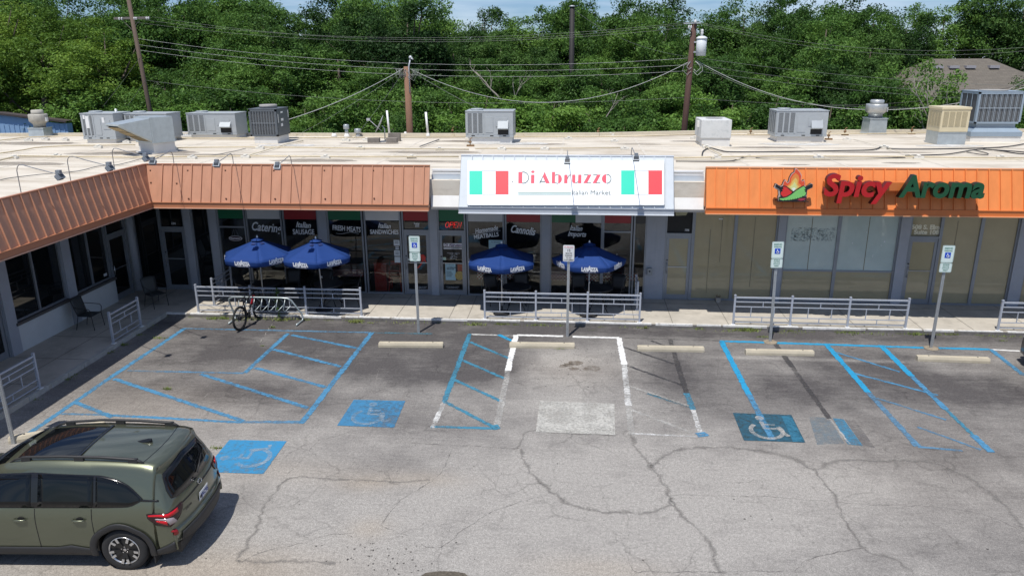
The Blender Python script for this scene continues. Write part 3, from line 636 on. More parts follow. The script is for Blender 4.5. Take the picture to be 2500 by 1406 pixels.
# ---------------------------------------------------------------- main shopfront
Z0 = SZ; ZH = 3.39; DH = 2.22
def S(px): return ony(px, 545, WY).x
def frame_mb(x0, x1, z0, z1, w_=.05, dep=.09, hs=(), vs=()):
    b = MB(); y0, y1 = WY-dep/2, WY+dep/2
    b.box(x0, x0+w_, y0, y1, z0, z1); b.box(x1-w_, x1, y0, y1, z0, z1); b.box(x0+w_, x1-w_, y0, y1, z0, z0+w_); b.box(x0+w_, x1-w_, y0, y1, z1-w_, z1)
    for h in hs: b.box(x0+w_, x1-w_, y0+.003, y1-.003, h-w_/2, h+w_/2)
    return b
red_band = mat('band_red', (.33, .012, .018), .35, var=.03); green_band = mat('band_green', (.005, .13, .055), .35, var=.03); white_band = mat('band_white', (.62, .63, .64), .4, var=.03)
sign_white = mat('vinyl_white', (.78, .80, .82), .5, var=0)
def window(x0, x1, pane, band=None, z0=Z0, z1=ZH, hs=(), fr=None, lower=None, split=None):
    o = frame_mb(x0, x1, z0, z1, hs=hs).build('window', fr or grey_al, mall); w_ = .05
    zz = [z0]+sorted(hs)+[z1]
    for i in range(len(zz)-1):
        p = pane
        if lower is not None and i == 0: p = lower
        MB().box(x0+w_, x1-w_, WY-.004, WY+.004, zz[i]+w_*(1 if i == 0 else .5), zz[i+1]-w_*(1 if i == len(zz)-2 else .5)).build('pane', p, o)
    if band is not None:
        for k, (bm, u0, u1) in enumerate(band): MB().box(x0+w_+(x1-x0-2*w_)*u0, x0+w_+(x1-x0-2*w_)*u1, WY-.012, WY-.005, 2.575, z1-w_).build('colour_band', bm, o)
    return o
steel = mat('brushed_steel', (.45, .46, .48), .3, .8, var=.05)
def door(x0, x1, pane, z_t=DH, fr=None, tran=None, hinge_left=True, band=None, bar=True):
    o = thing('door', None, None); o.parent = mall
    fm = fr or grey_al; b = MB(); y0, y1 = WY-.07, WY+.06
    b.box(x0, x0+.05, y0, y1, Z0, ZH); b.box(x1-.05, x1, y0, y1, Z0, ZH); b.box(x0+.05, x1-.05, y0, y1, z_t, z_t+.07); b.box(x0+.05, x1-.05, y0, y1, ZH-.05, ZH)
    b.build('frame', fm, o)
    lf = MB(); a0, a1 = x0+.055, x1-.055; y0, y1 = WY-.05, WY-.005
    lf.box(a0, a0+.085, y0, y1, Z0+.01, z_t-.006); lf.box(a1-.085, a1, y0, y1, Z0+.01, z_t-.006); lf.box(a0+.085, a1-.085, y0, y1, Z0+.01, Z0+.17); lf.box(a0+.085, a1-.085, y0, y1, z_t-.11, z_t-.006)
    leaf = lf.build('leaf', fm, o)
    MB().box(a0+.085, a1-.085, WY-.032, WY-.024, Z0+.17, z_t-.11).build('pane', pane, o)
    MB().box(x0+.05, x1-.05, WY-.004, WY+.004, z_t+.07, ZH-.05).build('transom', tran or pane, o)
    if band is not None: MB().box(x0+.05, x1-.05, WY-.012, WY-.005, 2.575, ZH-.05).build('colour_band', band, o)
    hx = a0+.045 if hinge_left else a1-.045
    MB().tube([(hx, WY-.055, 1.0), (hx, WY-.10, 1.0), (hx, WY-.10, 1.32), (hx, WY-.055, 1.32)], .011).build('handle', steel, o)
    if bar: MB().box(a0+.085, a1-.085, WY-.06, WY-.038, 1.18, 1.21).build('push_bar', steel, o)
    MB().tube([(hx, WY-.045, 1.42), (hx, WY-.07, 1.42)], .025).build('lock', dark_fr, o)
    return o
def pil(x0, x1, m=grey_pil, groove=True):
    b = MB(); b.box(x0, x1, WY-.10, WY+.12, Z0-.01, ZH)
    return b.build('pilaster', m, mall)
XS = {k: S(k) for k in (390, 452, 469, 513, 532, 600, 604, 689, 694, 778, 799, 886, 892, 979, 983, 1050, 1068, 1137, 1143, 1231, 1235, 1323, 1343, 1472, 1545, 1550, 1580, 1625, 1694, 1797, 1900, 1918, 2050, 2198, 2222, 2300, 2399, 2490)}
X = XS
window(WX+.1, X[390], dark_glass)
d104 = door(X[390], X[452], dark_glass); pil(X[452], X[469])
w0 = window(X[469], X[513], dark_glass); pil(X[513], X[532])
wA = window(X[532], X[602-0] if 602 in X else X[600], GLASS, [(green_band, 0, 1)], hs=(2.30,))
wB = window(X[604]-.03, X[689], GLASS, [(white_band, 0, 1)])
wC = window(X[694]-.03, X[778], GLASS, [(red_band, 0, 1)]); pil(X[778], X[799])
wD = window(X[799], X[886], GLASS, [(green_band, 0, 1)])
wE = window(X[892]-.04, X[979], GLASS, [(white_band, 0, 1)])
d105 = door(X[983]-.02, X[1050], GLASS, band=red_band); pil(X[1050], X[1068])
d105b = door(X[1068], X[1137], GLASS, band=green_band)
wF = window(X[1143]-.05, X[1231], GLASS, [(white_band, 0, 1)])
wG = window(X[1235]-.03, X[1323], GLASS, [(red_band, 0, 1)]); pil(X[1323], X[1343])
wH = window(X[1343], X[1472], GLASS, [(green_band, 0, .48), (white_band, .482, 1)])
wI = window(X[1472]+.0, X[1545], GLASS, [(red_band, 0, 1)], hs=(2.30,))
wJ = window(X[1550]-.03, X[1580], GLASS, [(dark_fr, 0, 1)])
# ribbed grey wall panel with utility box
b = MB(); b.box(X[1580], X[1625], WY-.06, WY+.12, Z0-.01, ZH)
for k in range(3): b.box(X[1580]+.14+k*.15, X[1580]+.152+k*.15, WY-.066, WY-.06, Z0, ZH)
b.build('wall_panel', grey_pil, mall)
d106 = door(X[1625], X[1694], kraft, tran=black_in)
wK = window(X[1694], X[1797], kraft, hs=(), fr=grey_al); wL = window(X[1797]-.0, X[1900], kraft); pil(X[1900], X[1918])
wM = window(X[1918], X[2050], kraft_blue, hs=(1.14,), lower=kraft); wN = window(X[2050], X[2198], kraft_blue, hs=(1.14,), lower=kraft); pil(X[2198], X[2222])
d108 = door(X[2222], X[2300], kraft, tran=kraft)
wO = window(X[2300], X[2399], kraft); wP = window(X[2399], X[2490], kraft); pil(X[2490], X[2490]+.35)
x = X[2490]+.35
for k in range(7): window(x, x+1.5, kraft); x += 1.5
# paper seams, tears and tape on the papered panes
tp = MB()
for px_, t, b_ in ((1735, 560, 715), (1845, 530, 700), (1985, 530, 660), (2125, 530, 660), (1765, 530, 640), (2340, 540, 640)):
    A = ony(px_, t, WY-.0065); B = ony(px_-(px_-1300)*.02, b_, WY-.0065)
    tp.beam(A, Vector((A.x, A.y, B.z)), .018, .004, up=Vector((0, 1, 0)))
tp.build('paper_seam', kraft_gap, mall)
tp = MB()
for px_, py_, w_, h_ in ((2158, 592, .03, .05), (2150, 600, .03, .02), (2130, 628, .012, .10), (2080, 595, .02, .03), (2115, 568, .02, .02), (1755, 536, .12, .03)):
    A = ony(px_, py_, WY-.009); tp.box(A.x, A.x+w_, WY-.010, WY-.007, A.z, A.z+h_)
tp.build('tape_scrap', sign_white, mall)
# faded print behind the frosted film
fp = MB(); random.seed(5)
A = ony(1932, 556, WY); B = ony(2035, 590, WY)
for k in range(420):
    u = random.random(); v = random.random(); x_ = A.x+(B.x-A.x)*u; z_ = B.z+(A.z-B.z)*v
    fp.box(x_, x_+random.uniform(.01, .05), WY-.0095, WY-.0065, z_, z_+random.uniform(.008, .03))
fp.build('faded_print', mat('faded_print', (.33, .40, .39), .4, var=.2), wM)
MB().prism([(1649, 516), (1691, 515), (1679, 519), (1675, 526), (1650, 527)], lambda u, v, d: ony(u, v, WY-.012+d), 0, .004).build('torn_paper', mat('torn_paper', (.42, .41, .27), .8), d106)

# interior of the market behind real glass
ib = MB(); xi0, xi1 = X[532]+.02, X[1580]-.02
ib.box(xi0, xi1, 30.0, 30.1, 0, 3.38); ib.box(xi0-.1, xi0, WY+.13, 30.1, 0, 3.38); ib.box(xi1, xi1+.1, WY+.13, 30.1, 0, 3.38)
ib.build('inner_wall', mat('inner_wall', (.12, .09, .07), .8, var=.2), mall)
MB().box(xi0-.1, xi1+.1, WY+.06, 30.1, .02, SZ).build('inner_floor', mat('inner_floor', (.07, .055, .045), .35, var=.2, vscale=4), mall)
MB().box(X[1580], 36, WY+.15, WY+.2, .02, 3.38).build('inner_partition', black_in, mall)
# ---------------------------------------------------------------- lettering on the glass
def wl(s, px, py, size, shear=0, bold=0, parent=None, sx=1, rot=0, m=None, align='CENTER', space=1.0):
    p = ony(px, py, WY-.010); a = R(rot); xd = (math.cos(a), 0, math.sin(a)); yd = (-math.sin(a), 0, math.cos(a))
    return lettering(s, size, m or sign_white, p, xd, yd, parent, .0015, shear, bold, align, sx=sx, space=space)
wl('Catering', 649, 556, .40, .28, .008, wB, .72, -4); wl('Italian', 740, 550, .26, .32, .006, wC, .8, -3); wl('SAUSAGE', 741, 567, .24, 0, .005, wC, .72, 0)
wl('FRESH MEATS', 846, 559, .235, 0, .004, wD, .66, -4); wl('Italian', 938, 552, .22, .32, .005, wE, .8, -3); wl('SANDWICHES', 938, 567, .20, 0, .004, wE, .74)
wl('Homemade', 1187, 561, .22, .3, .004, wF, .72, 10); wl('MEATBALLS', 1187, 576, .19, 0, .004, wF, .82, 8)
wl('Cannolis', 1276, 563, .34, .28, .008, wG, .66, -7); wl('Italian', 1406, 558, .23, .32, .004, wH, .72, -3); wl('Imports', 1408, 572, .23, .32, .004, wH, .78, -2)
MB().tube([ony(820+i*7, 569+.0+2.2*math.sin(i*.9), WY-.01) for i in range(9)], .006, 5).build('flourish', sign_white, wD)
MB().tube([ony(1154, 572, WY-.01), ony(1222, 563, WY-.01)], .005, 5).build('flourish', sign_white, wF)
wl('104', 423, 546, .11, 0, .002, d104); wl('Suite', 1017, 546, .09, 0, .002, d105); wl('105', 1018, 552, .10, 0, .002, d105); wl('106', 1677, 562, .10, 0, .002, d106)
serif = mat('tan_vinyl', (.80, .76, .60), .5); wl('508 S. Elm', 2260, 555, .185, 0, .009, d108, 1.05, m=serif); wl('Suite 108', 2262, 567.5, .185, 0, .009, d108, 1.05, m=serif)
neon = mat('neon_red', (1, .05, .04), .5, var=0, emit=.8)
def neon_open():
    """neon tube letters O P E N"""
    o = ony(1086, 549, WY-.02); b = MB(); h = .17; w_ = .12; z0 = o.z-h/2; y = WY-.02; sl = .25
    def q(x, z): return Vector((o.x+x+sl*z, y, z0+z))
    r = .0055
    b.tube([q(.06+.055*math.cos(t), h/2+h/2*math.sin(t)) for t in np.linspace(0, 6.283, 17)], r, 5)
    x0 = .15; b.tube([q(x0, 0), q(x0, h), q(x0+.08, h), q(x0+.095, h*.75), q(x0+.08, h*.5), q(x0, h*.5)], r, 5)
    x0 = .28; b.tube([q(x0+.09, 0), q(x0, 0), q(x0, h), q(x0+.09, h)], r, 5); b.tube([q(x0, h/2), q(x0+.07, h/2)], r, 5)
    x0 = .41; b.tube([q(x0, 0), q(x0, h), q(x0+.09, 0), q(x0+.09, h)], r, 5)
    return b
op = tag(neon_open().build('neon_sign', neon), 'glowing red neon OPEN sign in the transom above the market door', 'neon sign')
# notices, posters and stickers
paper = mat('paper', (.62, .66, .68), .7, var=.04); ink = mat('ink', (.05, .05, .06), .7); posterb = mat('poster_blue', (.38, .58, .64), .6, var=.06); postg = mat('poster_gold', (.45, .33, .10), .6, var=.4, vscale=20); postr = mat('poster_red', (.35, .10, .05), .6, var=.4, vscale=16)
def sheet(px0, py0, px1, py1, m, parent, y=WY-.010, name='notice'):
    A = ony(px0, py0, y); B = ony(px1, py1, y); return MB().box(min(A.x, B.x), max(A.x, B.x), y-.002, y, B.z, A.z).build(name, m, parent)
sheet(961, 586, 976, 600, paper, wE); sheet(965, 602, 974, 609, paper, wE); sheet(962, 611, 977, 625, paper, wE); n_ = sheet(963, 627, 978, 641, paper, wE)
for px_, py_ in ((968, 590), (968, 594), (969, 605), (969, 616), (969, 620)):
    A = ony(px_, py_, WY-.0125); MB().box(A.x-.06, A.x+.06, WY-.0135, WY-.0121, A.z-.01, A.z+.01).build('printed_line', ink, wE)
sheet(1193, 586, 1237, 612, posterb, wF, name='poster'); A = ony(1210, 591, WY); lettering('Di Abruzzo', .06, ink, (A.x, WY-.013, A.z), (1, 0, 0), (0, 0, 1), wF, .0008)
DY = WY-.035
dg_ = d105b
pl0 = sheet(1083, 594, 1130, 603, sign_white, dg_, DY, 'logo_sticker'); sheet(1083, 605, 1130, 608.5, sign_white, dg_, DY, 'logo_sticker')
A = ony(1106, 598.5, DY-.004); lettering('Di Abruzzo', .125, mat('purple_ink', (.10, .03, .10), .6), A, (1, 0, 0), (0, 0, 1), dg_, .0008, bold=.004, sx=.95)
A = ony(1112, 607, DY-.004); lettering('Italian Market', .045, ink, A, (1, 0, 0), (0, 0, 1), dg_, .0008)
for k, s in enumerate(('Wednesday - Saturday', '11 AM - 7 PM', 'Sunday', '12 PM - 5 PM', '508 S Elm St')):
    A = ony(1107, 618+k*3.3, DY-.002); lettering(s, .045, sign_white, A, (1, 0, 0), (0, 0, 1), dg_, .0008)
sheet(1080, 628, 1089, 635, mat('sticker_mint', (.45, .6, .5), .6), dg_, DY, 'hours_sticker')
sheet(1087, 643, 1131, 684, mat('poster_black', (.03, .03, .035), .5), dg_, DY, 'poster'); sheet(1087, 643, 1113, 684, posterb, dg_, DY-.003, 'poster_panel')
A = ony(1099, 646.5, DY-.007); lettering('Di Abruzzo', .055, ink, A, (1, 0, 0), (0, 0, 1), dg_, .0008)
A = ony(1090, 653, DY-.007); lettering('CATERING', .062, ink, A, (1, 0, 0), (0, 0, 1), dg_, .0008, bold=.002, align='LEFT'); A = ony(1090, 657, DY-.007); lettering('SERVICES', .062, ink, A, (1, 0, 0), (0, 0, 1), dg_, .0008, bold=.002, align='LEFT')
pb_ = MB()
for k in range(6):
    A = ony(1090, 663+k*2.4, DY-.006); pb_.box(A.x, A.x+random.uniform(.15, .22), DY-.0075, DY-.0055, A.z, A.z+.012)
pb_.build('printed_line', ink, dg_)
sheet(1117, 646, 1130, 662, postr, dg_, DY-.003, 'food_photo')
A = ony(1122, 673, DY-.006); MB().prism([(.15*math.cos(t), .15*math.sin(t)) for t in np.linspace(0, 6.283, 25)[:-1]], lambda u, v, d: Vector((A.x+u, A.y-d, A.z+v)), 0, .003).build('food_photo', postg, dg_)
for dd, px_ in ((d105, 1026), (d105b, 1105), (d104, 447)):
    A = ony(px_, 700, DY-.002); lettering('DOOR TO REMAIN UNLOCKED', .03, sign_white, A, (1, 0, 0), (0, 0, 1), dd, .0006); A = ony(px_, 703.5, DY-.002); lettering('DURING BUSINESS HOURS', .03, sign_white, A, (1, 0, 0), (0, 0, 1), dd, .0006)
sheet(992, 630, 1003, 636, mat('sticker_grey', (.5, .52, .5), .6), d105, DY, 'hours_sticker')
# red map of Italy sticker on the market door
bt = [(1026, 622), (1034, 621), (1040, 628), (1038, 633), (1042, 642), (1038, 640), (1035, 636), (1030, 645), (1026, 650), (1020, 656), (1017, 655), (1024, 648), (1028, 642), (1030, 634), (1027, 628)]
MB().prism(bt, lambda u, v, d: ony(u, v, DY-.001-d), 0, .002).build('boot_sticker', mat('red_vinyl', (.50, .03, .02), .5), d105)
# hanging oval logo in window A
A = ony(575, 582, WY-.02); ov = [(.23*math.cos(t), .09*math.sin(t)) for t in np.linspace(0, 6.283, 33)[:-1]]
on = thing('hanging_sign', 'small oval logo sign hanging on strings inside the leftmost market window', 'sign', A)
MB().prism(ov, lambda u, v, d: Vector((u, -d, v)), -.01, .0).build('plate', mat('logo_ring', (.55, .56, .60), .5), on)
MB().prism([(u*.93, v*.82) for u, v in ov], lambda u, v, d: Vector((u, -d, v)), .0, .004).build('face', mat('logo_dark', (.05, .02, .03), .5), on)
lettering("Thumann's", .10, sign_white, (0, -.006, 0), (1, 0, 0), (0, 0, 1), on, .001, bold=.002)
MB().tube([(-.12, 0, .085), (-.03, 0, .30)], .004, 4).tube([(.12, 0, .085), (.03, 0, .30)], .004, 4).tube([(-.02, 0, .09), (-.02, 0, .3)], .003, 4).build('string', steel, on)

# ---------------------------------------------------------------- left wing shopfront (plane x = WX)
def LY(px, py): return onx(px, py, WX)
bw = MB(); SILL = .86
ys = dict(n0=onx(46, 854, WX).y, n1=onx(286, 733, WX).y)
bw.box(WX-.2, WX+.10, 17.6, 22.0, Z0-.01, SILL); bw.build('bulkhead', mat('bulkhead_white', (.60, .62, .62), .8, var=.05, bump=.1), mall)
MB().box(WX-.2, WX+.16, 17.55, 22.02, SILL, SILL+.07).build('sill', mat('sill_dark', (.10, .09, .085), .6), mall)
def lwin(y0, y1, z0, div=()):
    b = MB(); xa, xb = WX-.05, WX+.05; b.box(xa, xb, y0, y0+.06, z0, ZH); b.box(xa, xb, y1-.06, y1, z0, ZH); b.box(xa, xb, y0+.06, y1-.06, z0, z0+.05); b.box(xa, xb, y0+.06, y1-.06, ZH-.05, ZH)
    for v in div: b.box(xa, xb, v-.03, v+.03, z0+.05, ZH-.05)
    o = b.build('window', grey_al, mall); yy = [y0+.03]+list(div)+[y1-.03]
    for i in range(len(yy)-1): MB().box(WX-.005, WX+.005, yy[i]+.03, yy[i+1]-.03, z0+.05, ZH-.05).build('pane', dark_glass, o)
    return o
def ldoor(y0, y1):
    o = thing('door', None, None); o.parent = mall
    b = MB(); b.box(WX-.06, WX+.07, y0, y0+.06, Z0, ZH); b.box(WX-.06, WX+.07, y1-.06, y1, Z0, ZH); b.box(WX-.06, WX+.07, y0+.06, y1-.06, DH, DH+.09); b.box(WX-.06, WX+.07, y0+.06, y1-.06, ZH-.05, ZH); b.build('frame', grey_al, o)
    l = MB(); a0, a1 = y0+.065, y1-.065
    l.box(WX-.01, WX+.04, a0, a0+.09, Z0+.01, DH-.005); l.box(WX-.01, WX+.04, a1-.09, a1, Z0+.01, DH-.005); l.box(WX-.01, WX+.04, a0+.09, a1-.09, Z0+.01, Z0+.2); l.box(WX-.01, WX+.04, a0+.09, a1-.09, DH-.11, DH-.005); l.build('leaf', grey_al, o)
    MB().box(WX+.01, WX+.02, a0+.09, a1-.09, Z0+.2, DH-.11).build('pane', dark_glass, o); MB().box(WX-.005, WX+.005, y0+.06, y1-.06, DH+.09, ZH-.05).build('transom', dark_glass, o)
    MB().tube([(WX+.04, a0+.05, .98), (WX+.10, a0+.05, .98), (WX+.10, a0+.05, 1.28), (WX+.04, a0+.05, 1.28)], .012).build('handle', mat('polished', (.7, .7, .7), .2, .9, var=0), o)
    MB().box(WX+.04, WX+.06, a0+.09, a1-.09, 1.12, 1.15).build('push_bar', steel, o)
    return o
def lpil(y0, y1): MB().box(WX-.12, WX+.12, y0, y1, Z0-.01, ZH).build('pilaster', grey_pil, mall)
lpil(17.25, 17.60); lwin(17.60, 19.75, SILL+.07, (18.62,)); lpil(19.75, 20.12); lwin(20.12, 21.92, SILL+.07, (21.02,)); ldoor(21.95, 23.0)
ldoor(16.2, 17.25); lpil(15.9, 16.2); lwin(12.0, 15.9, SILL, (13.3, 14.6)); lpil(11.6, 12.0); lwin(7.5, 11.6, SILL, (9.5,)); MB().box(WX-.2, WX+.08, 4, 16.1, Z0-.01, SILL-.003).build('bulkhead', MATS['bulkhead_white'], mall)
# round corner column / downpipe
MB().lathe([(.14, 0), (.14, 3.27)], (WX+.05, 23.28, Z0), 20).build('corner_column', grey_pil, mall)
for a, b_, c, d_ in ((28, 775, 38, 786), (253, 669, 264, 678)):
    A = onx(a, b_, WX+.007); MB().box(WX+.006, WX+.009, A.y, A.y+.16, A.z-.09, A.z).build('card_sticker', paper, mall)
# ================================================================ SIGNS
def onplane(px, py, p0, n):
    d = Vector(_ray(px, py)); o = Vector((0, 0, CH)); t = (p0-o).dot(n)/d.dot(n); return o+d*t
def plane_of(P, off):
    a, b, c = P(0, 0, off), P(1, 0, off), P(0, .9, off); return a, (b-a).cross(c-a).normalized()
def fit_lettering(s, h, m, pl, pr, pn, parent, extrude=.002, shear=0, bold=0, smat=None, name='lettering', squeeze=None):
    """text stretched between two points pl, pr (baseline-centre height), facing pn"""
    pl = Vector(pl); pr = Vector(pr); X_ = (pr-pl).normalized(); Y_ = Vector(pn).cross(X_).normalized()
    cu = bpy.data.curves.new(name, 'FONT'); cu.body = s; cu.size = h; cu.shear = shear; cu.offset = bold; cu.extrude = extrude; cu.resolution_u = 4
    o = bpy.data.objects.new(name, cu); COL.objects.link(o); dg = bpy.context.evaluated_depsgraph_get(); me = bpy.data.meshes.new_from_object(o.evaluated_get(dg))
    bpy.data.objects.remove(o); bpy.data.curves.remove(cu)
    xs = [v.co.x for v in me.vertices]; x0, x1 = min(xs), max(xs); k = (pr-pl).length/(x1-x0)
    Z_ = X_.cross(Y_); M = Matrix((X_*k, Y_, Z_)).transposed().to_4x4(); M.translation = pl-X_*(x0*k); me.transform(M)
    me.materials.clear(); me.materials.append(m)
    if smat is not None:
        me.materials.append(smat)
        for p in me.polygons:
            if abs(p.normal.dot(Z_)) < .7: p.material_index = 1
    o = bpy.data.objects.new(name, me); COL.objects.link(o); o.parent = parent; return o

# --- market sign board
a0, nW = plane_of(PW, .075)
if nW.y > 0: nW = -nW
def bp(px, py, off=0): return onplane(px, py, a0+nW*off, nW)
ms = thing('sign_board', 'wide white sign board reading Di Abruzzo Italian Market between two Italian flags', 'sign', (0, 0, 0))
board_w = mat('board_white', (.86, .88, .88), .35, var=.02)
cor = [(1142, 392), (1621, 392), (1621, 500), (1142, 500)]
MB().prism(cor, lambda u, v, d: bp(u, v, 0)+nW*d, -.05, 0).build('board', board_w, ms)
rim = MB()
for i in range(4):
    if i != 0: rim.beam(bp(*cor[i])-nW*.027, bp(*cor[(i+1) % 4])-nW*.027, .03, .052, up=nW)
rim.build('rim', mat('board_rim', (.60, .62, .63), .4, var=.03), ms)
for px_ in (1246, 1511): MB().beam(bp(px_, 393, .0012), bp(px_, 499, .0012), .008, .003, up=nW).build('panel_joint', mat('joint_grey', (.62, .64, .64), .6), ms)
fg = mat('flag_green', (.005, .62, .42), .45, var=.02); frd = mat('flag_red', (.80, .045, .06), .45, var=.02); pink = mat('letter_coral', (.82, .07, .115), .45, var=.02); lgrey = mat('letter_grey', (.13, .17, .17), .5); teal_l = mat('rule_green', (.05, .23, .19), .5)
def pq(pts, m, name, parent=ms, off=.002, th=.003):
    return MB().prism(pts, lambda u, v, d: bp(u, v, off)+nW*d, 0, th).build(name, m, parent)
for x0, x1, x2, x3, yt, yb in ((1146, 1177.5, 1210, 1241.5, 417.5, 475), (1516.5, 1549, 1583, 1616.5, 416.5, 475)):
    pq([(x0, yt), (x1, yt), (x1, yb), (x0, yb)], fg, 'flag_stripe'); pq([(x2, yt), (x3, yt), (x3, yb), (x2, yb)], frd, 'flag_stripe')
    MB().beam(bp(x1, yt, .003), bp(x2, yt, .003), .008, .003, up=nW).beam(bp(x1, yb, .003), bp(x2, yb, .003), .008, .003, up=nW).build('flag_outline', lgrey, ms)
def gq(pts): return [(1250+u/9.615, 400+v/9.615) for u, v in pts]
def arc(cx, cy_, rx, ry, a0_, a1_, n=18): return [(cx+rx*math.cos(math.radians(a)), cy_+ry*math.sin(math.radians(a))) for a in np.linspace(a0_, a1_, n)]
gl_ = MB(); th_ = MB()
def G(pts): gl_.prism(gq(pts), lambda u, v, d: bp(u, v, .002)+nW*d, 0, .004)
def TH(pts, r=.011): th_.tube([bp(u, v, .006) for u, v in gq(pts)], r, 5)
G([(150, 192), (243, 192), (240, 458), (148, 458)]); TH([(243, 194)]+arc(262, 324, 128, 131, -90, 90, 20)+[(240, 455)])
G([(448, 260), (527, 260), (524, 458), (445, 458)]); G(arc(489, 190, 41, 29, 0, 345, 20))
G([(764, 185), (885, 458), (797, 458), (722, 300)]); TH([(722, 300), (652, 458)]); TH([(648, 412), (775, 418)])
G([(938, 192), (1012, 192), (1008, 458), (934, 458)]); G([(1085, 252)]+arc(1085, 357, 86, 104, -85, 85, 16)+[(1085, 462)]); TH([(1012, 275), (1050, 252), (1085, 252)], .009); TH([(1010, 445), (1050, 458), (1085, 462)], .009)
G([(1228, 260), (1303, 260), (1300, 458), (1222, 458)]); TH([(1303, 350), (1318, 310), (1340, 275), (1362, 266)], .009); G(arc(1366, 267, 14, 13, 0, 340, 12))
G([(1412, 258), (1488, 258), (1486, 458), (1450, 455), (1422, 440), (1410, 410)]); G([(1555, 258), (1630, 258), (1628, 458), (1550, 458)]); TH([(1486, 456), (1520, 448), (1552, 415)], .009)
for dx in (0, 216):
    G([(1785+dx, 257), (1866+dx, 257), (1760+dx, 456), (1674+dx, 456)]); TH([(1688+dx, 262), (1790+dx, 262)], .009); TH([(1755+dx, 451), (1860+dx, 451)], .009)
G([(2212, 248)]+[(2212-102*math.sin(math.radians(a)), 353-105*math.cos(math.radians(a))) for a in np.linspace(5, 175, 16)]+[(2212, 458)]); TH(arc(2222, 353, 102, 105, -92, 92, 20))
gl_.build('lettering', pink, ms); th_.build('lettering_hairline', lgrey, ms)
MB().beam(bp(1265, 471.4, .003), bp(1394, 471.4, .003), .018, .003, up=nW).beam(bp(1265, 474.8, .003), bp(1394, 474.8, .003), .018, .003, up=nW).build('double_rule', teal_l, ms)
fit_lettering('Italian Market', .185, mat('letter_slate', (.08, .11, .11), .5), bp(1396, 475.6, .004), bp(1491, 475.8, .004), nW, ms, .0015)
MB().prism(arc(1251, 444, 1.3, 1.3, 0, 330, 10), lambda u, v, d: bp(u, v, .002)+nW*d, 0, .01).build('bolt', lgrey, ms)

# --- channel letter sign
ca = thing('channel_letter_sign', 'raised red and green channel letters reading Spicy Aroma on the orange fascia', 'sign', (0, 0, 0))
red_f = mat('letter_red_face', (.46, .008, .012), .35, var=.03); red_s = mat('letter_red_side', (.10, .006, .008), .5); grn_f = mat('letter_green_face', (.006, .075, .028), .4, var=.03); grn_s = mat('letter_green_side', (.012, .016, .010), .5)
FYL = 20.76
def sp_(px, py, y=FYL): return ony(px, py, y)
fit_lettering('Spicy', .80, red_f, sp_(2008, 475.5, FYL), sp_(2170, 479, FYL), (0, -1, 0), ca, .095, .10, .026, red_s)
fit_lettering('Aroma', .80, grn_f, sp_(2190, 479, FYL), sp_(2398, 481.5, FYL), (0, -1, 0), ca, .095, .10, .026, grn_s)
rw = MB(); A = sp_(2010, 461, 21.0); B = sp_(2385, 462, 21.0); rw.box(A.x, B.x, 20.88, 21.10, A.z-.02, A.z+.20); rw.build('raceway', orange_t, ca)

# --- flame and peppers logo
lg = thing('logo_sign', 'cut-out sign of crossed red and green peppers under a flame', 'sign', (0, 0, 0))
LYY = 20.84
def lp(u, v): p = ony(1860+u/11.714, 400+v/11.714, LYY); return p
def lay(pts, m, d0, d1, name, smat=None):
    return MB().prism(pts, lambda u, v, d: lp(u, v)+Vector((0, -d, 0)), d0, d1, 0, 1 if smat else None).build(name, [m, smat] if smat else m, lg)
def smooth(pts, k=4):
    P = [Vector((a, b, 0)) for a, b in pts]; N = len(P); out_ = []
    for i in range(N):
        p0, p1, p2, p3 = P[i-1], P[i], P[(i+1) % N], P[(i+2) % N]
        for j in range(k):
            t = j/k; q = .5*((2*p1)+(p2-p0)*t+(2*p0-5*p1+4*p2-p3)*t*t+(3*p1-p0-3*p2+p3)*t*t*t); out_.append((q.x, q.y))
    return out_
blk = mat('logo_black', (.012, .012, .015), .5, var=.02); edge = mat('logo_edge', (.55, .45, .40), .5)
back = [(470, 1060), (455, 960), (480, 900), (470, 760), (400, 720), (345, 680), (390, 570), (430, 575), (520, 640), (580, 620), (610, 540), (660, 455), (690, 470), (730, 540), (760, 530), (790, 400), (850, 290), (930, 240), (945, 130), (1010, 150), (1090, 240), (1140, 330), (1120, 470), (1150, 500), (1210, 455), (1230, 540), (1230, 620), (1270, 660), (1410, 560), (1460, 590), (1455, 680), (1300, 760), (1290, 870), (1280, 940), (1280, 1010), (1230, 1070)]
lay(back, edge, -.10, 0, 'backing', mat('logo_side', (.05, .03, .02), .5))
fl = [(600, 640), (625, 540), (665, 475), (690, 520), (735, 560), (780, 530), (800, 410), (860, 310), (940, 250), (962, 150), (1010, 170), (1085, 260), (1125, 350), (1110, 470), (1150, 515), (1205, 480), (1222, 560), (1215, 640), (900, 840)]
lay(fl, mat('flame_red', (.75, .09, .035), .45, var=.04), .001, .006, 'flame_outer')
lay([(690, 640), (760, 600), (820, 540), (840, 420), (900, 330), (965, 270), (1040, 330), (1070, 430), (1050, 560), (1110, 600), (1120, 650), (900, 820)], mat('flame_orange', (.80, .27, .06), .45, var=.04), .006, .009, 'flame_middle')
lay([(740, 650), (820, 610), (870, 500), (960, 400), (1020, 470), (1010, 600), (1070, 660), (900, 810)], mat('flame_yellow', (.80, .55, .14), .45, var=.04), .009, .012, 'flame_inner'); lay([(800, 670), (880, 600), (930, 510), (980, 600), (1010, 680), (900, 790)], mat('flame_lime', (.70, .72, .30), .45, var=.04), .012, .015, 'flame_core'); lay([(840, 710), (920, 680), (970, 710), (900, 795)], mat('flame_white', (.80, .85, .75), .45), .015, .017, 'flame_heart')
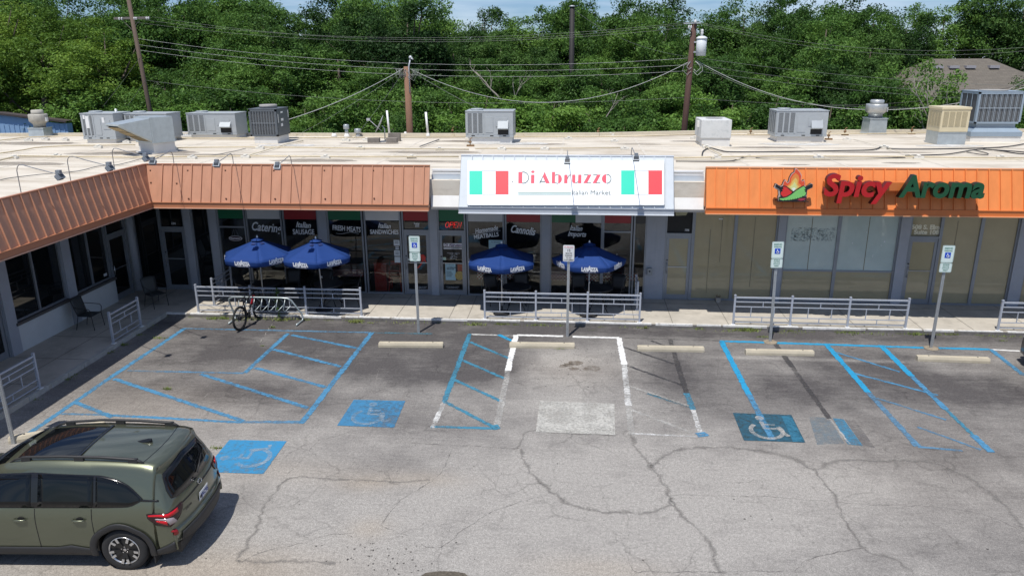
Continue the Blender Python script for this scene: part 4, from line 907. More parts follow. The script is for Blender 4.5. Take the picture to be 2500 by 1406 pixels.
lay([(480, 1065), (470, 950), (540, 940), (510, 800), (520, 740), (370, 650), (410, 575), (540, 660), (620, 620), (700, 640), (890, 790), (1100, 660), (1180, 620), (1250, 660), (1410, 570), (1455, 600), (1440, 670), (1290, 740), (1280, 860), (1200, 940), (1285, 940), (1270, 1020), (1200, 1065)], blk, .018, .021, 'pepper_outline')
lay([(530, 870), (545, 800), (600, 780), (570, 740), (620, 710), (590, 670), (640, 650), (700, 670), (860, 810), (800, 870), (680, 935), (600, 940)], mat('pepper_red', (.70, .035, .03), .45, var=.04), .022, .025, 'red_pepper')
lay([(495, 985), (600, 985), (720, 950), (840, 880), (960, 780), (1100, 690), (1180, 645), (1230, 660), (1215, 690), (1250, 710), (1195, 740), (1240, 760), (1210, 790), (1262, 820), (1230, 900), (1100, 960), (960, 1000), (800, 1030), (600, 1045), (510, 1020)], mat('pepper_green', (.22, .60, .16), .45, var=.05), .022, .025, 'green_pepper')
lay([(1010, 1030), (1070, 990), (1160, 980), (1255, 985), (1200, 1040), (1100, 1055)], mat('pepper_dark_red', (.35, .03, .06), .45, var=.05), .022, .025, 'small_pepper')
for k, px_ in enumerate((640, 730, 800, 870, 940, 1010, 1080, 1150)):
    v0 = (1045, 1040, 1032, 1022, 1008, 990, 968, 940)[k]; lay([(px_-8, v0), (px_+14, v0-45), (px_+10, v0)], blk, .0255, .027, 'pepper_crease')
MB().box(lp(430, 1075).x, lp(1330, 1075).x, LYY-.02, 21.1, lp(800, 1085).z, lp(800, 1070).z).build('bracket', blk, lg)

# ================================================================ STREET FURNITURE
galv = mat('galvanised', (.40, .42, .43), .45, .45, var=.18, vscale=6); galv_d = mat('post_hole', (.04, .04, .04), .8)
sgw = mat('sign_white', (.68, .78, .74), .35, var=.03); sgg = mat('sign_green_ink', (.05, .22, .17), .5); sgb = mat('sign_blue', (.01, .07, .50), .4); sgl = mat('sign_back', (.45, .46, .47), .5)
def rrect(w_, h, r=.035, n=5):
    o = []
    for cx, cz, a in ((w_/2-r, h/2-r, 0), (-w_/2+r, h/2-r, 90), (-w_/2+r, -h/2+r, 180), (w_/2-r, -h/2+r, 270)):
        for k in range(n+1): t = R(a+90*k/n); o.append((cx+r*math.cos(t), cz+r*math.sin(t)))
    return o
def plate(parent, zc, w_, h, m, name, border=True, y=-.04):
    o = MB().prism(rrect(w_, h), lambda u, v, d: Vector((u, y-d, zc+v)), 0, .004).build(name, m, parent)
    if border:
        b = MB(); q = rrect(w_-.022, h-.022, .028); b.tube([Vector((u, y-.0045, zc+v)) for u, v in q], .0022, 4, closed=True); b.build('border', sgg, o)
    return o
def post(parent, h, lean=0):
    b = MB()
    b.box(-.022, .022, -.012, -.008, -.05, h); b.box(-.036, -.022, -.012, .022, -.05, h); b.box(.022, .036, -.012, .022, -.05, h)
    b.build('post', galv, parent); b = MB()
    for k in range(int(h/.05)-2): b.box(-.005, .005, -.0135, -.0122, .08+k*.05, .09+k*.05)
    b.build('post_hole', galv_d, parent)
def isa(parent, zc, s, y):
    MB().prism(rrect(s, s, .012), lambda u, v, d: Vector((u, y-d, zc+v)), 0, .002).build('symbol_field', sgb, parent)
    b = MB(); k = s/2
    def q(u, v): return Vector((u*k, y-.004, zc+v*k))
    b.tube([q(.05+.42*math.cos(a), -.25+.42*math.sin(a)) for a in np.linspace(R(140), R(140)+R(250), 18)], .006, 5)
    b.tube([q(-.12, .45), q(-.08, -.08), (q(.28, -.08)), q(.48, -.5), q(.62, -.44)], .007, 5); b.tube([q(-.1, .2), q(.2, .2)], .006, 5)
    b.prism([(-.14*k+.11*k*math.cos(a), .66*k+.11*k*math.sin(a)) for a in np.linspace(0, 6.28, 11)[:-1]], lambda u, v, d: Vector((u, y-.002-d, zc+v)), 0, .003)
    b.build('wheelchair_symbol', mat('symbol_white', (.8, .82, .84), .4), parent)
def reserved(base, label, rz=0, top=2.86, tilt=0, pad=False, group='reserved parking sign posts'):
    t = thing('parking_sign', label, 'parking sign', base, rz, group); t.rotation_euler = (0, tilt, rz)
    post(t, top-.05)
    p1 = plate(t, top-.235, .305, .46, sgw, 'reserved_plate')
    lettering('RESERVED', .066, sgg, (0, -.0455, top-.085), (1, 0, 0), (0, 0, 1), p1, .0006, bold=.0015, sx=.72); lettering('PARKING', .066, sgg, (0, -.0455, top-.150), (1, 0, 0), (0, 0, 1), p1, .0006, bold=.0015, sx=.72)
    isa(p1, top-.265, .148, -.0445)
    p2 = plate(t, top-.60, .305, .25, sgw, 'fine_plate')
    for k, s in enumerate(('MINIMUM', '$250 FINE', 'WITHOUT', 'PERMIT')): lettering(s, .046, sgg, (0, -.0455, top-.517-k*.052), (1, 0, 0), (0, 0, 1), p2, .0006, bold=.001, sx=.8)
    if pad: MB().lathe([(.21, 0), (.18, .018), (.1, .022)], (0, 0, 0), 7).build('footing', mat('footing', (.27, .225, .165), .9, var=.3, vscale=8), t)
    return t
reserved(onz(1022, 812), 'reserved accessible parking sign in front of the doors of suite 105')
reserved(onz(1880, 835), 'reserved accessible parking sign before the left end of the railing at the papered shop', tilt=-.02, pad=True)
reserved(onz(2273, 850), 'rightmost reserved accessible parking sign, near the door of suite 108', tilt=.004, pad=True)
reserved(onz(33, 1083), 'bare metal sign post at the far left by the walk, its plates above the picture', tilt=-.01)
t = thing('parking_sign', 'white fifteen minute parking sign for to go customers on a perforated post', 'parking sign', onz(1385, 822), 0)
post(t, 2.62); p1 = plate(t, 2.44, .305, .46, mat('sign_plain_white', (.72, .73, .73), .35), 'time_plate', False)
sk = mat('sign_black', (.03, .03, .035), .5); lettering('Di Abruzzo', .052, frd, (0, -.0455, 2.615), (1, 0, 0), (0, 0, 1), p1, .0006); MB().box(-.12, .12, -.0455, -.0445, 2.575, 2.579).build('rule', sk, p1)
lettering('15', .10, sk, (0, -.0455, 2.515), (1, 0, 0), (0, 0, 1), p1, .0006, bold=.002)
for k, s in enumerate(('MINUTE', 'PARKING', 'TO GO', 'CUSTOMERS')): lettering(s, .055, sk, (0, -.0455, 2.435-k*.062), (1, 0, 0), (0, 0, 1), p1, .0006, bold=.0015, sx=.85)

# wheel stops
stopm = mat('wheel_stop_concrete', (.47, .42, .32), .85, var=.14, vscale=4, bump=.2, bscale=60, stain=((.25, .22, .16), 6, .60, .6))
stop0 = None
def wheel_stop(a, b, label):
    global stop0
    A = onz(*a); B = onz(*b); c = (A+B)/2; L = (B-A).length; rz = math.atan2(B.y-A.y, B.x-A.x)
    if stop0 is None:
        b_ = MB(); sec = [(-.085, 0), (.085, 0), (.085, .07), (.06, .135), (-.06, .135), (-.085, .07)]; n = 6
        xs = [-.885, -.86, .86, .885]; rows = []
        for x in xs:
            k = .9 if abs(x) > .87 else 1; rows.append([Vector((x, v*k, z*k)) for v, z in sec])
        b_.grid(rows, wrap=True, sm=False); b_.add(rows[0], [tuple(range(n))]); b_.add(rows[-1], [tuple(range(n))[::-1]])
        o = b_.build('wheel_stop', stopm, bevel=.006); MB().lathe([(.018, 0), (.018, .012)], (-.6, 0, .13), 8).lathe([(.018, 0), (.018, .012)], (.6, 0, .13), 8).build('pin', galv_d, o); stop0 = o; tag(o, label, 'wheel stop', 'concrete wheel stops'); o.location = c; o.rotation_euler = (0, 0, rz)
    else: o = copy_tree(stop0, label, c, rz)
    return o
wheel_stop((923, 846), (1085, 847), 'leftmost wheel stop of the row, before the sign by the suite 105 doors')
wheel_stop((1244, 847), (1403, 849), 'wheel stop under the fifteen minute sign between the white lines')
wheel_stop((1553, 855), (1721, 858), 'wheel stop between the white line and the bright blue line')
wheel_stop((1815, 864), (1990, 867), 'wheel stop behind the sign post with the left concrete footing')
wheel_stop((2233, 879), (2418, 885), 'rightmost wheel stop, at the foot of the last reserved sign')
wheel_stop((55, 1075), (228, 1047), 'wheel stop mostly hidden behind the roof of the olive green car')

# railings
rail_m = mat('railing_paint', (.44, .47, .53), .42, .15, var=.08, vscale=8); foot_m = mat('railing_foot_white', (.74, .74, .73), .6, var=.1)
def railing(p0, p1, n, label, z=SZ, feet=True, posts=None):
    p0 = Vector((p0[0], p0[1], z)); p1 = Vector((p1[0], p1[1], z)); d = p1-p0; L = d.length; rz = math.atan2(d.y, d.x)
    t = thing('railing', label, 'railing', p0, rz, 'grey metal patio railings'); ps = posts or [L*i/n for i in range(n+1)]; N = len(ps)-1
    for x in ps:
        b = MB(); b.box(x-.026, x+.026, -.026, .026, 0, .885); b.box(x-.032, x+.032, -.032, .032, .885, .90); b.box(x-.022, x+.022, -.022, .022, .90, .915); o = b.build('post', rail_m, t)
        MB().box(x-.06, x+.06, -.06, .05, 0, .022).build('foot', foot_m, o)
    for i in range(N):
        a, c = ps[i]+.026, ps[i+1]-.026; b = MB(); m_ = lambda u: a+(c-a)*u
        b.box(a, c, -.022, .022, .81, .85)
        for h in (.70, .555, .245, .09): b.box(a, c, -.012, .012, h-.012, h+.012)
        for u, h0, h1 in ((.5, .567, .688), (.29, .257, .543), (.71, .257, .543), (.5, .102, .233)): b.box(m_(u)-.011, m_(u)+.011, -.011, .011, h0, h1)
        b.build('rail_panel', rail_m, t)
    return t
railing((-11.47, CURB_Y+.07), (-6.36, CURB_Y+.07), 3, 'front railing behind the bicycle rack and the two left umbrellas')
railing((-2.62, CURB_Y+.07), (1.93, CURB_Y+.07), 3, 'front railing below the two right umbrellas')
railing((4.62, CURB_Y+.07), (9.42, CURB_Y+.07), 3, 'front railing before the papered shop windows')
railing((11.93, CURB_Y+.07), (16.6, CURB_Y+.07), 3, 'railing cut by the right edge beside the dark car')
railing((-11.30, 23.1), (-11.30, 21.75), 1, 'short side railing returning to the shopfront left of the umbrellas', posts=[0, 1.33])
railing((1.95, 23.0), (1.95, 22.2), 1, 'short side railing end near the utility box', posts=[0, .75])
railing((CURB_X-.06, 18.35), (CURB_X-.06, 19.72), 1, 'short single panel railing on the shaded left walk')
railing((CURB_X-.06, 12.0), (CURB_X-.06, 15.38), 2, 'railing on the left walk cut by the left edge of the picture')

# bicycle rack
rk = thing('bike_rack', 'silver tube bicycle rack with hanging loops on two skid feet', 'bicycle rack', (0, 0, 0))
tube_m = mat('rack_tube', (.36, .41, .42), .35, .5, var=.1, vscale=10)
A = onz(572, 783); B = onz(722, 785); ya, xl, xr = 21.0-.12, -10.20, -8.15; b = MB()
pts = []
def rackframe():
    y = 20.80; p = [(xl-.02, y-.42, .035), (xl-.02, y+.05, .035)]
    main = [(xl-.02, y-.42, .035), (xl-.02, y-.05, .035), (xl-.0, y+.02, .07), (xl-.03, y+.04, .18), (xl-.10, y-.0, .50), (xl-.12, y-.02, .62), (xl-.09, y-.03, .70), (xl+.03, y-.03, .745), (xl+.3, y-.03, .75), (xr-.55, y-.03, .75), (xr-.35, y-.03, .735), (xr-.24, y-.03, .68), (xr-.08, y-.0, .42), (xr+.02, y+.03, .25), (xr+.05, y+.04, .12), (xr+.04, y+.0, .05), (xr+.02, y-.1, .035), (xr-.0, y-.42, .035)]
    return main, y
mainp, ry = rackframe(); b.tube([Vector(p) for p in mainp], .027, 12); b.build('frame', tube_m, rk)
for k in range(7):
    x = xl+.22+k*.235; lb = MB(); lb.tube([(x, ry-.03, .73), (x-.03, ry-.10, .50), (x-.05, ry-.13, .40), (x-.03, ry-.13, .36), (x+.02, ry-.08, .37), (x+.12, ry+.04, .48), (x+.145, ry+.08, .56), (x+.10, ry+.04, .64), (x+.05, ry-.02, .73)], .011, 7); lb.build('loop', tube_m, rk)

# bicycle leaning in the rack, front wheel towards the shop
bk = thing('bicycle', 'black mountain bicycle with a red down tube parked in the rack', 'bicycle', (-9.66, 19.98, 0), R(83))
rub = mat('tyre_rubber', (.018, .018, .018), .85, var=.2); bfr = mat('bike_black', (.02, .02, .022), .3, var=.05); bred = mat('bike_red', (.60, .012, .02), .3); alu = mat('alloy', (.5, .5, .52), .3, .85, var=.05)
def bwheel(x, parent):
    w_ = MB(); w_.tube([(x+.335*math.cos(a), 0, .35+.335*math.sin(a)) for a in np.linspace(0, 2*math.pi, 41)[:-1]], .033, 8, closed=True); t = w_.build('wheel', rub, parent)
    r_ = MB(); r_.tube([(x+.30*math.cos(a), 0, .35+.30*math.sin(a)) for a in np.linspace(0, 2*math.pi, 41)[:-1]], .011, 6, closed=True); r_.build('rim', bfr, t)
    s = MB()
    for k in range(20):
        a = 2*math.pi*k/20; s.tube([(x+.02*math.cos(a+.4), .02*(-1)**k, .35+.02*math.sin(a+.4)), (x+.30*math.cos(a), 0, .35+.30*math.sin(a))], .0022, 3)
    s.build('spoke', alu, t); h = MB(); h.tube([(x, -.05, .35), (x, .05, .35)], .02, 8); h.build('hub', bfr, t)
    d = MB(); d.lathe([(.085, -.001), (.085, .001)], (0, 0, 0), 20, M=Matrix.Translation((x, .03, .35)) @ Matrix.Rotation(R(90), 4, 'X')); d.build('brake_disc', alu, t); return t
bwheel(0, bk); bwheel(1.10, bk)
f = MB(); BB = (.43, 0, .31); ST = (.27, 0, .74); HT = (.86, 0, .88); HB = (.90, 0, .76)
f.tube([BB, ST], .018, 8); f.tube([ST, HT], .018, 8); f.tube([(0, .06, .35), BB], .011, 6); f.tube([(0, -.06, .35), BB], .011, 6); f.tube([(0, .06, .35), (.29, .02, .70)], .009, 6); f.tube([(0, -.06, .35), (.29, -.02, .70)], .009, 6); f.tube([HT, HB], .024, 8); f.build('frame', bfr, bk)
f = MB(); f.tube([(.68, 0, .575), (.875, 0, .785)], .030, 10); f.build('down_tube', bred, bk); f = MB(); f.tube([(.43, 0, .31), (.69, 0, .585)], .024, 8); f.build('down_tube_lower', bfr, bk)
f = MB(); f.tube([(.90, .055, .76), (1.10, .055, .35)], .016, 7); f.tube([(.90, -.055, .76), (1.10, -.055, .35)], .016, 7); f.tube([(.895, -.06, .765), (.895, .06, .765)], .018, 7); f.build('fork', bfr, bk)
f = MB(); f.tube([(.86, 0, .88), (.845, 0, .95), (.90, 0, .97)], .016, 7); f.tube([(.87, -.36, .985), (.90, -.12, .975), (.90, .12, .975), (.87, .36, .985)], .013, 7); hb = f.build('handlebar', bfr, bk)
for s in (-1, 1): MB().tube([(.87, s*.36, .985), (.88, s*.25, .982)], .018, 8).build('grip', mat('grip_grey', (.35, .36, .38), .6), hb)
f = MB(); f.tube([ST, (.25, 0, .86)], .013, 7); f.build('seat_post', bfr, bk)
f = MB(); rows = []
for x, w_, z in ((.10, .03, .875), (.12, .075, .885), (.20, .08, .895), (.28, .04, .89), (.38, .022, .885), (.40, .01, .88)): rows.append([Vector((x, w_*math.cos(a), z+.022*math.sin(a))) for a in np.linspace(0, 2*math.pi, 11)[:-1]])
f.grid(rows, wrap=True); f.add(rows[0], [tuple(range(10))]); f.add(rows[-1], [tuple(range(10))[::-1]]); f.build('saddle', bfr, bk)
f = MB(); f.lathe([(.09, -.002), (.09, .002)], (0, 0, 0), 24, M=Matrix.Translation((.43, -.05, .31)) @ Matrix.Rotation(R(90), 4, 'X')); f.tube([(.43, -.06, .31), (.50, -.07, .16)], .009, 6); f.tube([(.43, .06, .31), (.36, .07, .46)], .009, 6); f.box(.46, .55, -.12, -.06, .145, .165); f.box(.31, .40, .06, .12, .455, .475); f.build('crankset', bfr, bk)
f = MB(); f.lathe([(.06, -.012), (.02, .012)], (0, 0, 0), 18, M=Matrix.Translation((0, -.045, .35)) @ Matrix.Rotation(R(90), 4, 'X')); f.tube([(0, -.05, .41), (.43, -.052, .40)], .005, 4); f.tube([(0, -.05, .29), (.43, -.052, .22)], .005, 4); f.build('cassette', bfr, bk)

# ---------------------------------------------------------------- umbrellas
ub = mat('umbrella_blue', (.015, .048, .190), .75, var=.06, vscale=4, spec=.2); ubd = mat('umbrella_vent', (.012, .028, .12), .8); uw = mat('umbrella_lettering', (.80, .82, .85), .6)
pole_m = mat('umbrella_pole', (.50, .51, .52), .35, .5, var=.05); base_m = mat('cast_iron', (.02, .02, .022), .55, var=.2)
def umbrella(base, ang, label, az=2.38, Rr=1.0, off=(0, 0), tiltx=0):
    t = thing('patio_umbrella', label, 'umbrella', (base[0], base[1], SZ), 0, 'blue patio umbrellas'); b = MB(); z0 = az-SZ; RZm = z0-.47
    hexa = [ang+60*k for k in range(6)]; ox, oy = off
    nr = 7
    for k in range(6):
        a0_, a1_ = R(hexa[k]), R(hexa[k]+60); rows = []
        for i in range(nr+1):
            u = .06+.94*i/nr; row = []
            for j in range(7):
                v = j/6; x = (math.cos(a0_)*(1-v)+math.cos(a1_)*v)*Rr*u; y = (math.sin(a0_)*(1-v)+math.sin(a1_)*v)*Rr*u
                z = z0-.47*(u**.92)-.035*math.sin(math.pi*v)*u*math.sin(math.pi*min(1, u*.9)); row.append(Vector((x+ox*u*0+ox, y+oy, z)))
            rows.append(row)
        b.grid(rows)
    can = b.build('canopy', ub, t); m_ = can.modifiers.new('thick', 'SOLIDIFY'); m_.thickness = .004
    # valance panels with lettering
    for k in range(6):
        a0_, a1_ = R(hexa[k]), R(hexa[k]+60); p0 = Vector((math.cos(a0_)*Rr+ox, math.sin(a0_)*Rr+oy, RZm)); p1 = Vector((math.cos(a1_)*Rr+ox, math.sin(a1_)*Rr+oy, RZm)); n_ = Vector((math.cos((a0_+a1_)/2), math.sin((a0_+a1_)/2), 0))
        rows = []
        for i in range(4):
            u = i/3; row = []
            for j in range(9):
                v = j/8; q = p0*(1-v)+p1*v; sag = .19*(1-.16*(2*abs(v-.5))**6); inw = .035*(2*abs(v-.5))**3
                row.append(q+Vector((0, 0, -sag*u-.012*math.sin(math.pi*v)*0))+n_*(-.025*u-inw*u*.5))
            rows.append(row)
        vb = MB().grid(rows); va = vb.build('valance', ub, t); m_ = va.modifiers.new('thick', 'SOLIDIFY'); m_.thickness = .004; m_.offset = 0
        mid = (p0+p1)/2; xd = Vector((-n_.y, n_.x, 0)); ydir = Vector((0, 0, 1))+n_*.13; ydir.normalize()
        # outward facing: x dir must satisfy xd x yd = n
        if xd.cross(ydir).dot(n_) < 0: xd = -xd
        c = mid+Vector((0, 0, -.088))+n_*.004
        for s, x_, sz in (('L', -.205, .155), ('A', -.138, .150), ('V', -.070, .150), ('A', .0, .215), ('Z', .070, .150), ('Z', .136, .150), ('A', .205, .150)):
            lettering(s, sz, uw, c+xd*x_+Vector((0, 0, .026 if sz > .2 else .008))+n_*(.008 if sz > .2 else .004), xd, ydir, va, .001, 0, .013, sx=.66)
        lettering('TORINO, ITALIA, 1895', .038, uw, c+Vector((0, 0, -.072))-n_*.008, xd, ydir, va, .0008, .15)
    # top vent flap and finial
    vb = MB(); rows = []
    for u in (.01, .12, .19):
        rows.append([Vector((math.cos(R(h))*Rr*u+ox, math.sin(R(h))*Rr*u+oy, z0+.035-.47*u*.9)) for h in hexa])
    vb.grid(rows, wrap=True, sm=False); vn = vb.build('vent_cap', ub, t)
    vb = MB()
    for k in (3, 5, 0):
        a = R(hexa[k]+30); n_ = Vector((math.cos(a), math.sin(a), 0)); s_ = Vector((-n_.y, n_.x, 0)); c = Vector((ox, oy, z0-.47*.22+.012))+n_*.19*Rr
        vb.add([c+s_*.06, c-s_*.06, c-s_*.065+n_*.075+Vector((0, 0, -.04)), c+s_*.065+n_*.075+Vector((0, 0, -.04))], [(0, 1, 2, 3)])
    vb.build('vent_opening', ubd, t)
    MB().lathe([(.026, 0), (.03, .02), (.018, .05), (.022, .065), (.0, .085)], (ox, oy, z0+.01), 12).build('finial', uw, t)
    pm = MB(); pm.tube([(0, 0, 0), (ox, oy, z0)], .019, 10); pm.lathe([(.027, 0), (.027, .06)], (0, 0, 1.02), 10); pm.build('pole', pole_m, t)
    MB().lathe([(.27, 0), (.27, .02), (.22, .045), (.06, .07), (.035, .09), (.035, .24)], (0, 0, 0), 28).build('base', base_m, t)
    rb_ = MB()
    for h in hexa: rb_.tube([(ox, oy, z0-.06), (math.cos(R(h))*Rr*.98+ox, math.sin(R(h))*Rr*.98+oy, RZm-.012)], .006, 4)
    rb_.build('rib', pole_m, t)
    return t
umbrella((-9.60, 21.62), 293, 'leftmost blue patio umbrella, above the bicycle rack', 2.42, 1.10, (.10, -.25))
umbrella((-7.70, 21.62), 289, 'second blue patio umbrella from the left, overlapping the leftmost one', 2.41, 1.10, (.0, -.25))
umbrella((-2.16, 21.62), 274, 'third blue patio umbrella from the left, right of the market door', 2.20, 1.11, (-.03, .34))
umbrella((.46, 21.62), 240, 'rightmost blue patio umbrella, behind the fifteen minute sign', 2.27, 1.11, (-.02, .34))

# black patio tables and chairs
iron = mat('black_iron', (.018, .018, .02), .5, var=.15)
def iron_table(x, y, label, r=.45):
    t = thing('patio_table', label, 'table', (x, y, SZ), 0, 'black iron patio tables'); b = MB(); b.lathe([(r, .70), (r, .725), (r-.02, .73)], (0, 0, 0), 28); b.build('tabletop', iron, t)
    for k in range(4):
        a = R(45+90*k); MB().tube([(r*.9*math.cos(a), r*.9*math.sin(a), 0), (r*.35*math.cos(a), r*.35*math.sin(a), .4), (r*.8*math.cos(a), r*.8*math.sin(a), .70)], .013, 6).build('leg', iron, t)
    return t
def arm_chair(x, y, rz, label, group='black iron patio chairs', mesh_m=None):
    t = thing('patio_chair', label, 'chair', (x, y, SZ), rz, group)
    s = MB(); rows = [[Vector((u, -.21+.42*v, .41-.015*math.sin(math.pi*v))) for v in np.linspace(0, 1, 5)] for u in (-.22, 0, .22)]; s.grid(rows); o = s.build('seat', mesh_m or iron, t); o.modifiers.new('t', 'SOLIDIFY').thickness = .012
    s = MB(); rows = [[Vector((u*(.9+.1*v), .21+.13*v, .42+.46*v+(.03*math.cos(u*6) if v > .9 else 0))) for u in np.linspace(-.22, .22, 7)] for v in np.linspace(0, 1, 5)]; s.grid(rows); o = s.build('backrest', mesh_m or iron, t); o.modifiers.new('t', 'SOLIDIFY').thickness = .01
    s = MB(); s.tube([(-.22, -.21, .41), (.22, -.21, .41), (.22, .21, .41), (.235, .34, .88), (.12, .35, .91), (-.12, .35, .91), (-.235, .34, .88), (-.22, .21, .41)], .010, 6, closed=True); s.build('seat_frame', iron, t)
    for sx in (-1, 1):
        s = MB(); s.tube([(sx*.23, .29, .68), (sx*.27, .1, .66), (sx*.27, -.18, .64), (sx*.26, -.23, .58), (sx*.23, -.21, .40), (sx*.24, -.25, 0)], .010, 6); s.build('arm', iron, t)
        s = MB(); s.tube([(sx*.22, .20, .41), (sx*.23, .25, .2), (sx*.24, .30, 0)], .010, 6); s.build('leg', iron, t)
    return t
meshg = mat('mesh_grey', (.05, .055, .055), .6, var=.1)
iron_table(-9.6, 22.0, 'black round patio table under the leftmost umbrella'); iron_table(-7.65, 22.05, 'black round patio table under the second umbrella from the left')
iron_table(-1.75, 22.1, 'black round patio table beside the pole of the third umbrella'); iron_table(.75, 22.15, 'black round patio table beside the pole of the rightmost umbrella')
for x, y, rz, l in ((-10.3, 22.1, 80, 'black patio chair at the left side of the leftmost table'), (-9.1, 22.75, 10, 'black patio chair between the two left tables, back to the glass'), (-8.1, 22.7, -10, 'black patio chair behind the second table from the left'), (-7.0, 22.1, -80, 'black patio chair at the right side of the second table'),
                    (-2.5, 22.6, 30, 'black patio chair left of the third table by the market door'), (-1.7, 22.8, 0, 'black patio chair behind the third table, facing the lot'), (.2, 22.8, 10, 'black patio chair behind the rightmost table, left seat'), (1.3, 22.75, -20, 'black patio chair behind the rightmost table, right seat')):
    arm_chair(x, y, R(rz), l)
cc = onx(210, 800, -13.95); arm_chair(-13.95, 19.55, R(90), 'black mesh armchair against the white bulkhead of the left wing', 'mesh armchairs on the left walk', meshg)
arm_chair(-13.1, 21.6, R(60), 'black mesh armchair in the dark corner behind the short railing', 'mesh armchairs on the left walk', meshg)
# tables seen through the glass
ging = bpy.data.materials.new('gingham'); ging.use_nodes = True; nt_ = ging.node_tree; bb = nt_.nodes['Principled BSDF']; ck = nt_.nodes.new('ShaderNodeTexChecker'); ck.inputs['Scale'].default_value = 18; ck.inputs['Color1'].default_value = (.55, .04, .06, 1); ck.inputs['Color2'].default_value = (.80, .72, .72, 1)
tcg = nt_.nodes.new('ShaderNodeTexCoord'); nt_.links.new(tcg.outputs['Object'], ck.inputs[0]); nt_.links.new(ck.outputs[0], bb.inputs['Base Color'])
def cloth_table(x, y, l, L=1.2):
    t = thing('dining_table', l, 'table', (x, y, SZ), 0, 'dining tables inside the market'); MB().box(-L/2, L/2, -.38, .38, .72, .745).build('tabletop', iron, t)
    for sx in (-1, 1):
        for sy_ in (-1, 1): MB().tube([(sx*(L/2-.1), sy_*.3, 0), (sx*(L/2-.14), sy_*.27, .72)], .014, 6).build('leg', galv, t)
    b = MB(); b.box(-L/2-.012, L/2+.012, -.392, .392, .747, .752)
    for a, c in (((-L/2-.014, -.394), (L/2+.014, -.394)), ((L/2+.014, -.394), (L/2+.014, .394)), ((-L/2-.014, .394), (-L/2-.014, -.394)), ((L/2+.014, .394), (-L/2-.014, .394))):
        rows = []
        for v in (0, 1): rows.append([Vector((a[0]+(c[0]-a[0])*u, a[1]+(c[1]-a[1])*u, .75-.24*v)) for u in np.linspace(0, 1, 9)])
        b.grid(rows, sm=False)
    o = b.build('tablecloth', ging); o.location = (x, y, SZ); tag(o, 'red gingham cloth on the '+l.split(' ', 1)[1], 'tablecloth', 'gingham tablecloths')
cloth_table(-7.6, 24.0, 'table behind the fresh meats window'); cloth_table(-2.4, 23.98, 'table behind the homemade meatballs window', 1.5); cloth_table(-.05, 23.98, 'table left behind the italian imports window', 1.6); cloth_table(1.5, 24.1, 'table right behind the italian imports window', 1.1)
hr = mat('red_plastic', (.62, .035, .02), .45, var=.05)
t = thing('high_chair_stack', 'stack of red plastic high chairs behind the sandwiches window', 'high chairs', (-5.92, 23.8, SZ)); 
for k in range(3):
    b = MB(); z = .45+k*.13; b.box(-.2, .2, -.18, .18, z, z+.03); b.box(-.2, .2, .15, .18, z, z+.26); b.box(-.2, -.17, -.18, .15, z+.03, z+.15); b.box(.17, .2, -.18, .15, z+.03, z+.15); b.build('seat', hr, t)
for sx in (-1, 1):
    for sy_ in (-1, 1): MB().beam((sx*.22, sy_*.2, 0), (sx*.17, sy_*.16, .48), .04, .04).build('leg', hr, t)
t = thing('storage_crate', 'tall red plastic crate left of the red high chairs behind the glass', 'crate', (-6.40, 23.8, SZ)); b = MB(); b.box(-.2, .2, -.2, .2, 0, .95); 
for k in range(5): b.box(-.205, .205, -.207, -.2, .12+k*.17, .16+k*.17)
b.build('crate_body', hr, t, bevel=.01); MB().box(-.22, .22, -.22, .22, .951, 1.0).build('lid', hr, t, bevel=.01)
# small things on the walk
t = thing('utility_box', 'grey electrical utility box on the ribbed wall panel', 'utility box', (XS[1580]+.13, WY-.11, 1.05)); b = MB(); b.box(-.075, .075, -.06, .045, -.11, .11); b.build('box', mat('box_grey', (.28, .30, .32), .5, .2), t, bevel=.012); MB().lathe([(.03, 0), (.03, .012)], (0, 0, 0), 12, M=Matrix.Translation((0, -.06, .02)) @ Matrix.Rotation(R(90), 4, 'X')).build('meter_face', galv_d, t)
t = thing('flower_pot', 'small square concrete pot with dry stems at the foot of the papered glass', 'pot', ony(1753, 733, 23.22).to_tuple()[:2]+(SZ,)); b = MB(); b.prism([(-.07, -.07), (.07, -.07), (.07, .07), (-.07, .07)], lambda u, v, d: Vector((u*(1+.0*d), v, d)), 0, .15); b.build('pot', mat('pot_concrete', (.40, .36, .30), .9, var=.2), t, bevel=.008)
b = MB()
for k in range(14): a = random.uniform(0, 6.28); b.tube([(.02*math.cos(a), .02*math.sin(a), .14), (.07*math.cos(a), .07*math.sin(a), .20+random.uniform(0, .05))], .003, 3)
b.build('dry_stem', mat('dry_stem', (.18, .10, .05), .9), t)
# ================================================================ ROOFTOP EQUIPMENT (things standing on the roof)
hv = mat('hvac_grey', (.38, .41, .43), .45, .1, var=.07, vscale=3, stain=((.24, .25, .25), 4, .62, .5)); hvd = mat('hvac_dark', (.10, .115, .13), .5, .1, var=.08); hvb = mat('hvac_bluegrey', (.27, .34, .41), .45, .1, var=.06)
coil = mat('coil_fins', (.09, .095, .10), .6, .2, var=.3, vscale=30); curbw = mat('roof_curb_white', (.70, .69, .66), .75, var=.06, stain=((.45, .42, .36), 5, .6, .5)); slot = mat('slot_black', (.015, .015, .015), .8)
lab = mat('unit_label', (.72, .73, .73), .5); galr = mat('sheet_galvanised', (.47, .52, .54), .38, .5, var=.14, vscale=5)
def face_panel(b, x0, x1, z0, z1, y, t=.012, m=0): b.box(x0, x1, y-t, y, z0, z1, m)
def louvres(b, x0, x1, z0, z1, y, n, m=0, gap=.6):
    s = (x1-x0)/n
    for k in range(n): b.box(x0+s*k, x0+s*k+s*(1-gap), y-.02, y, z0, z1, m)
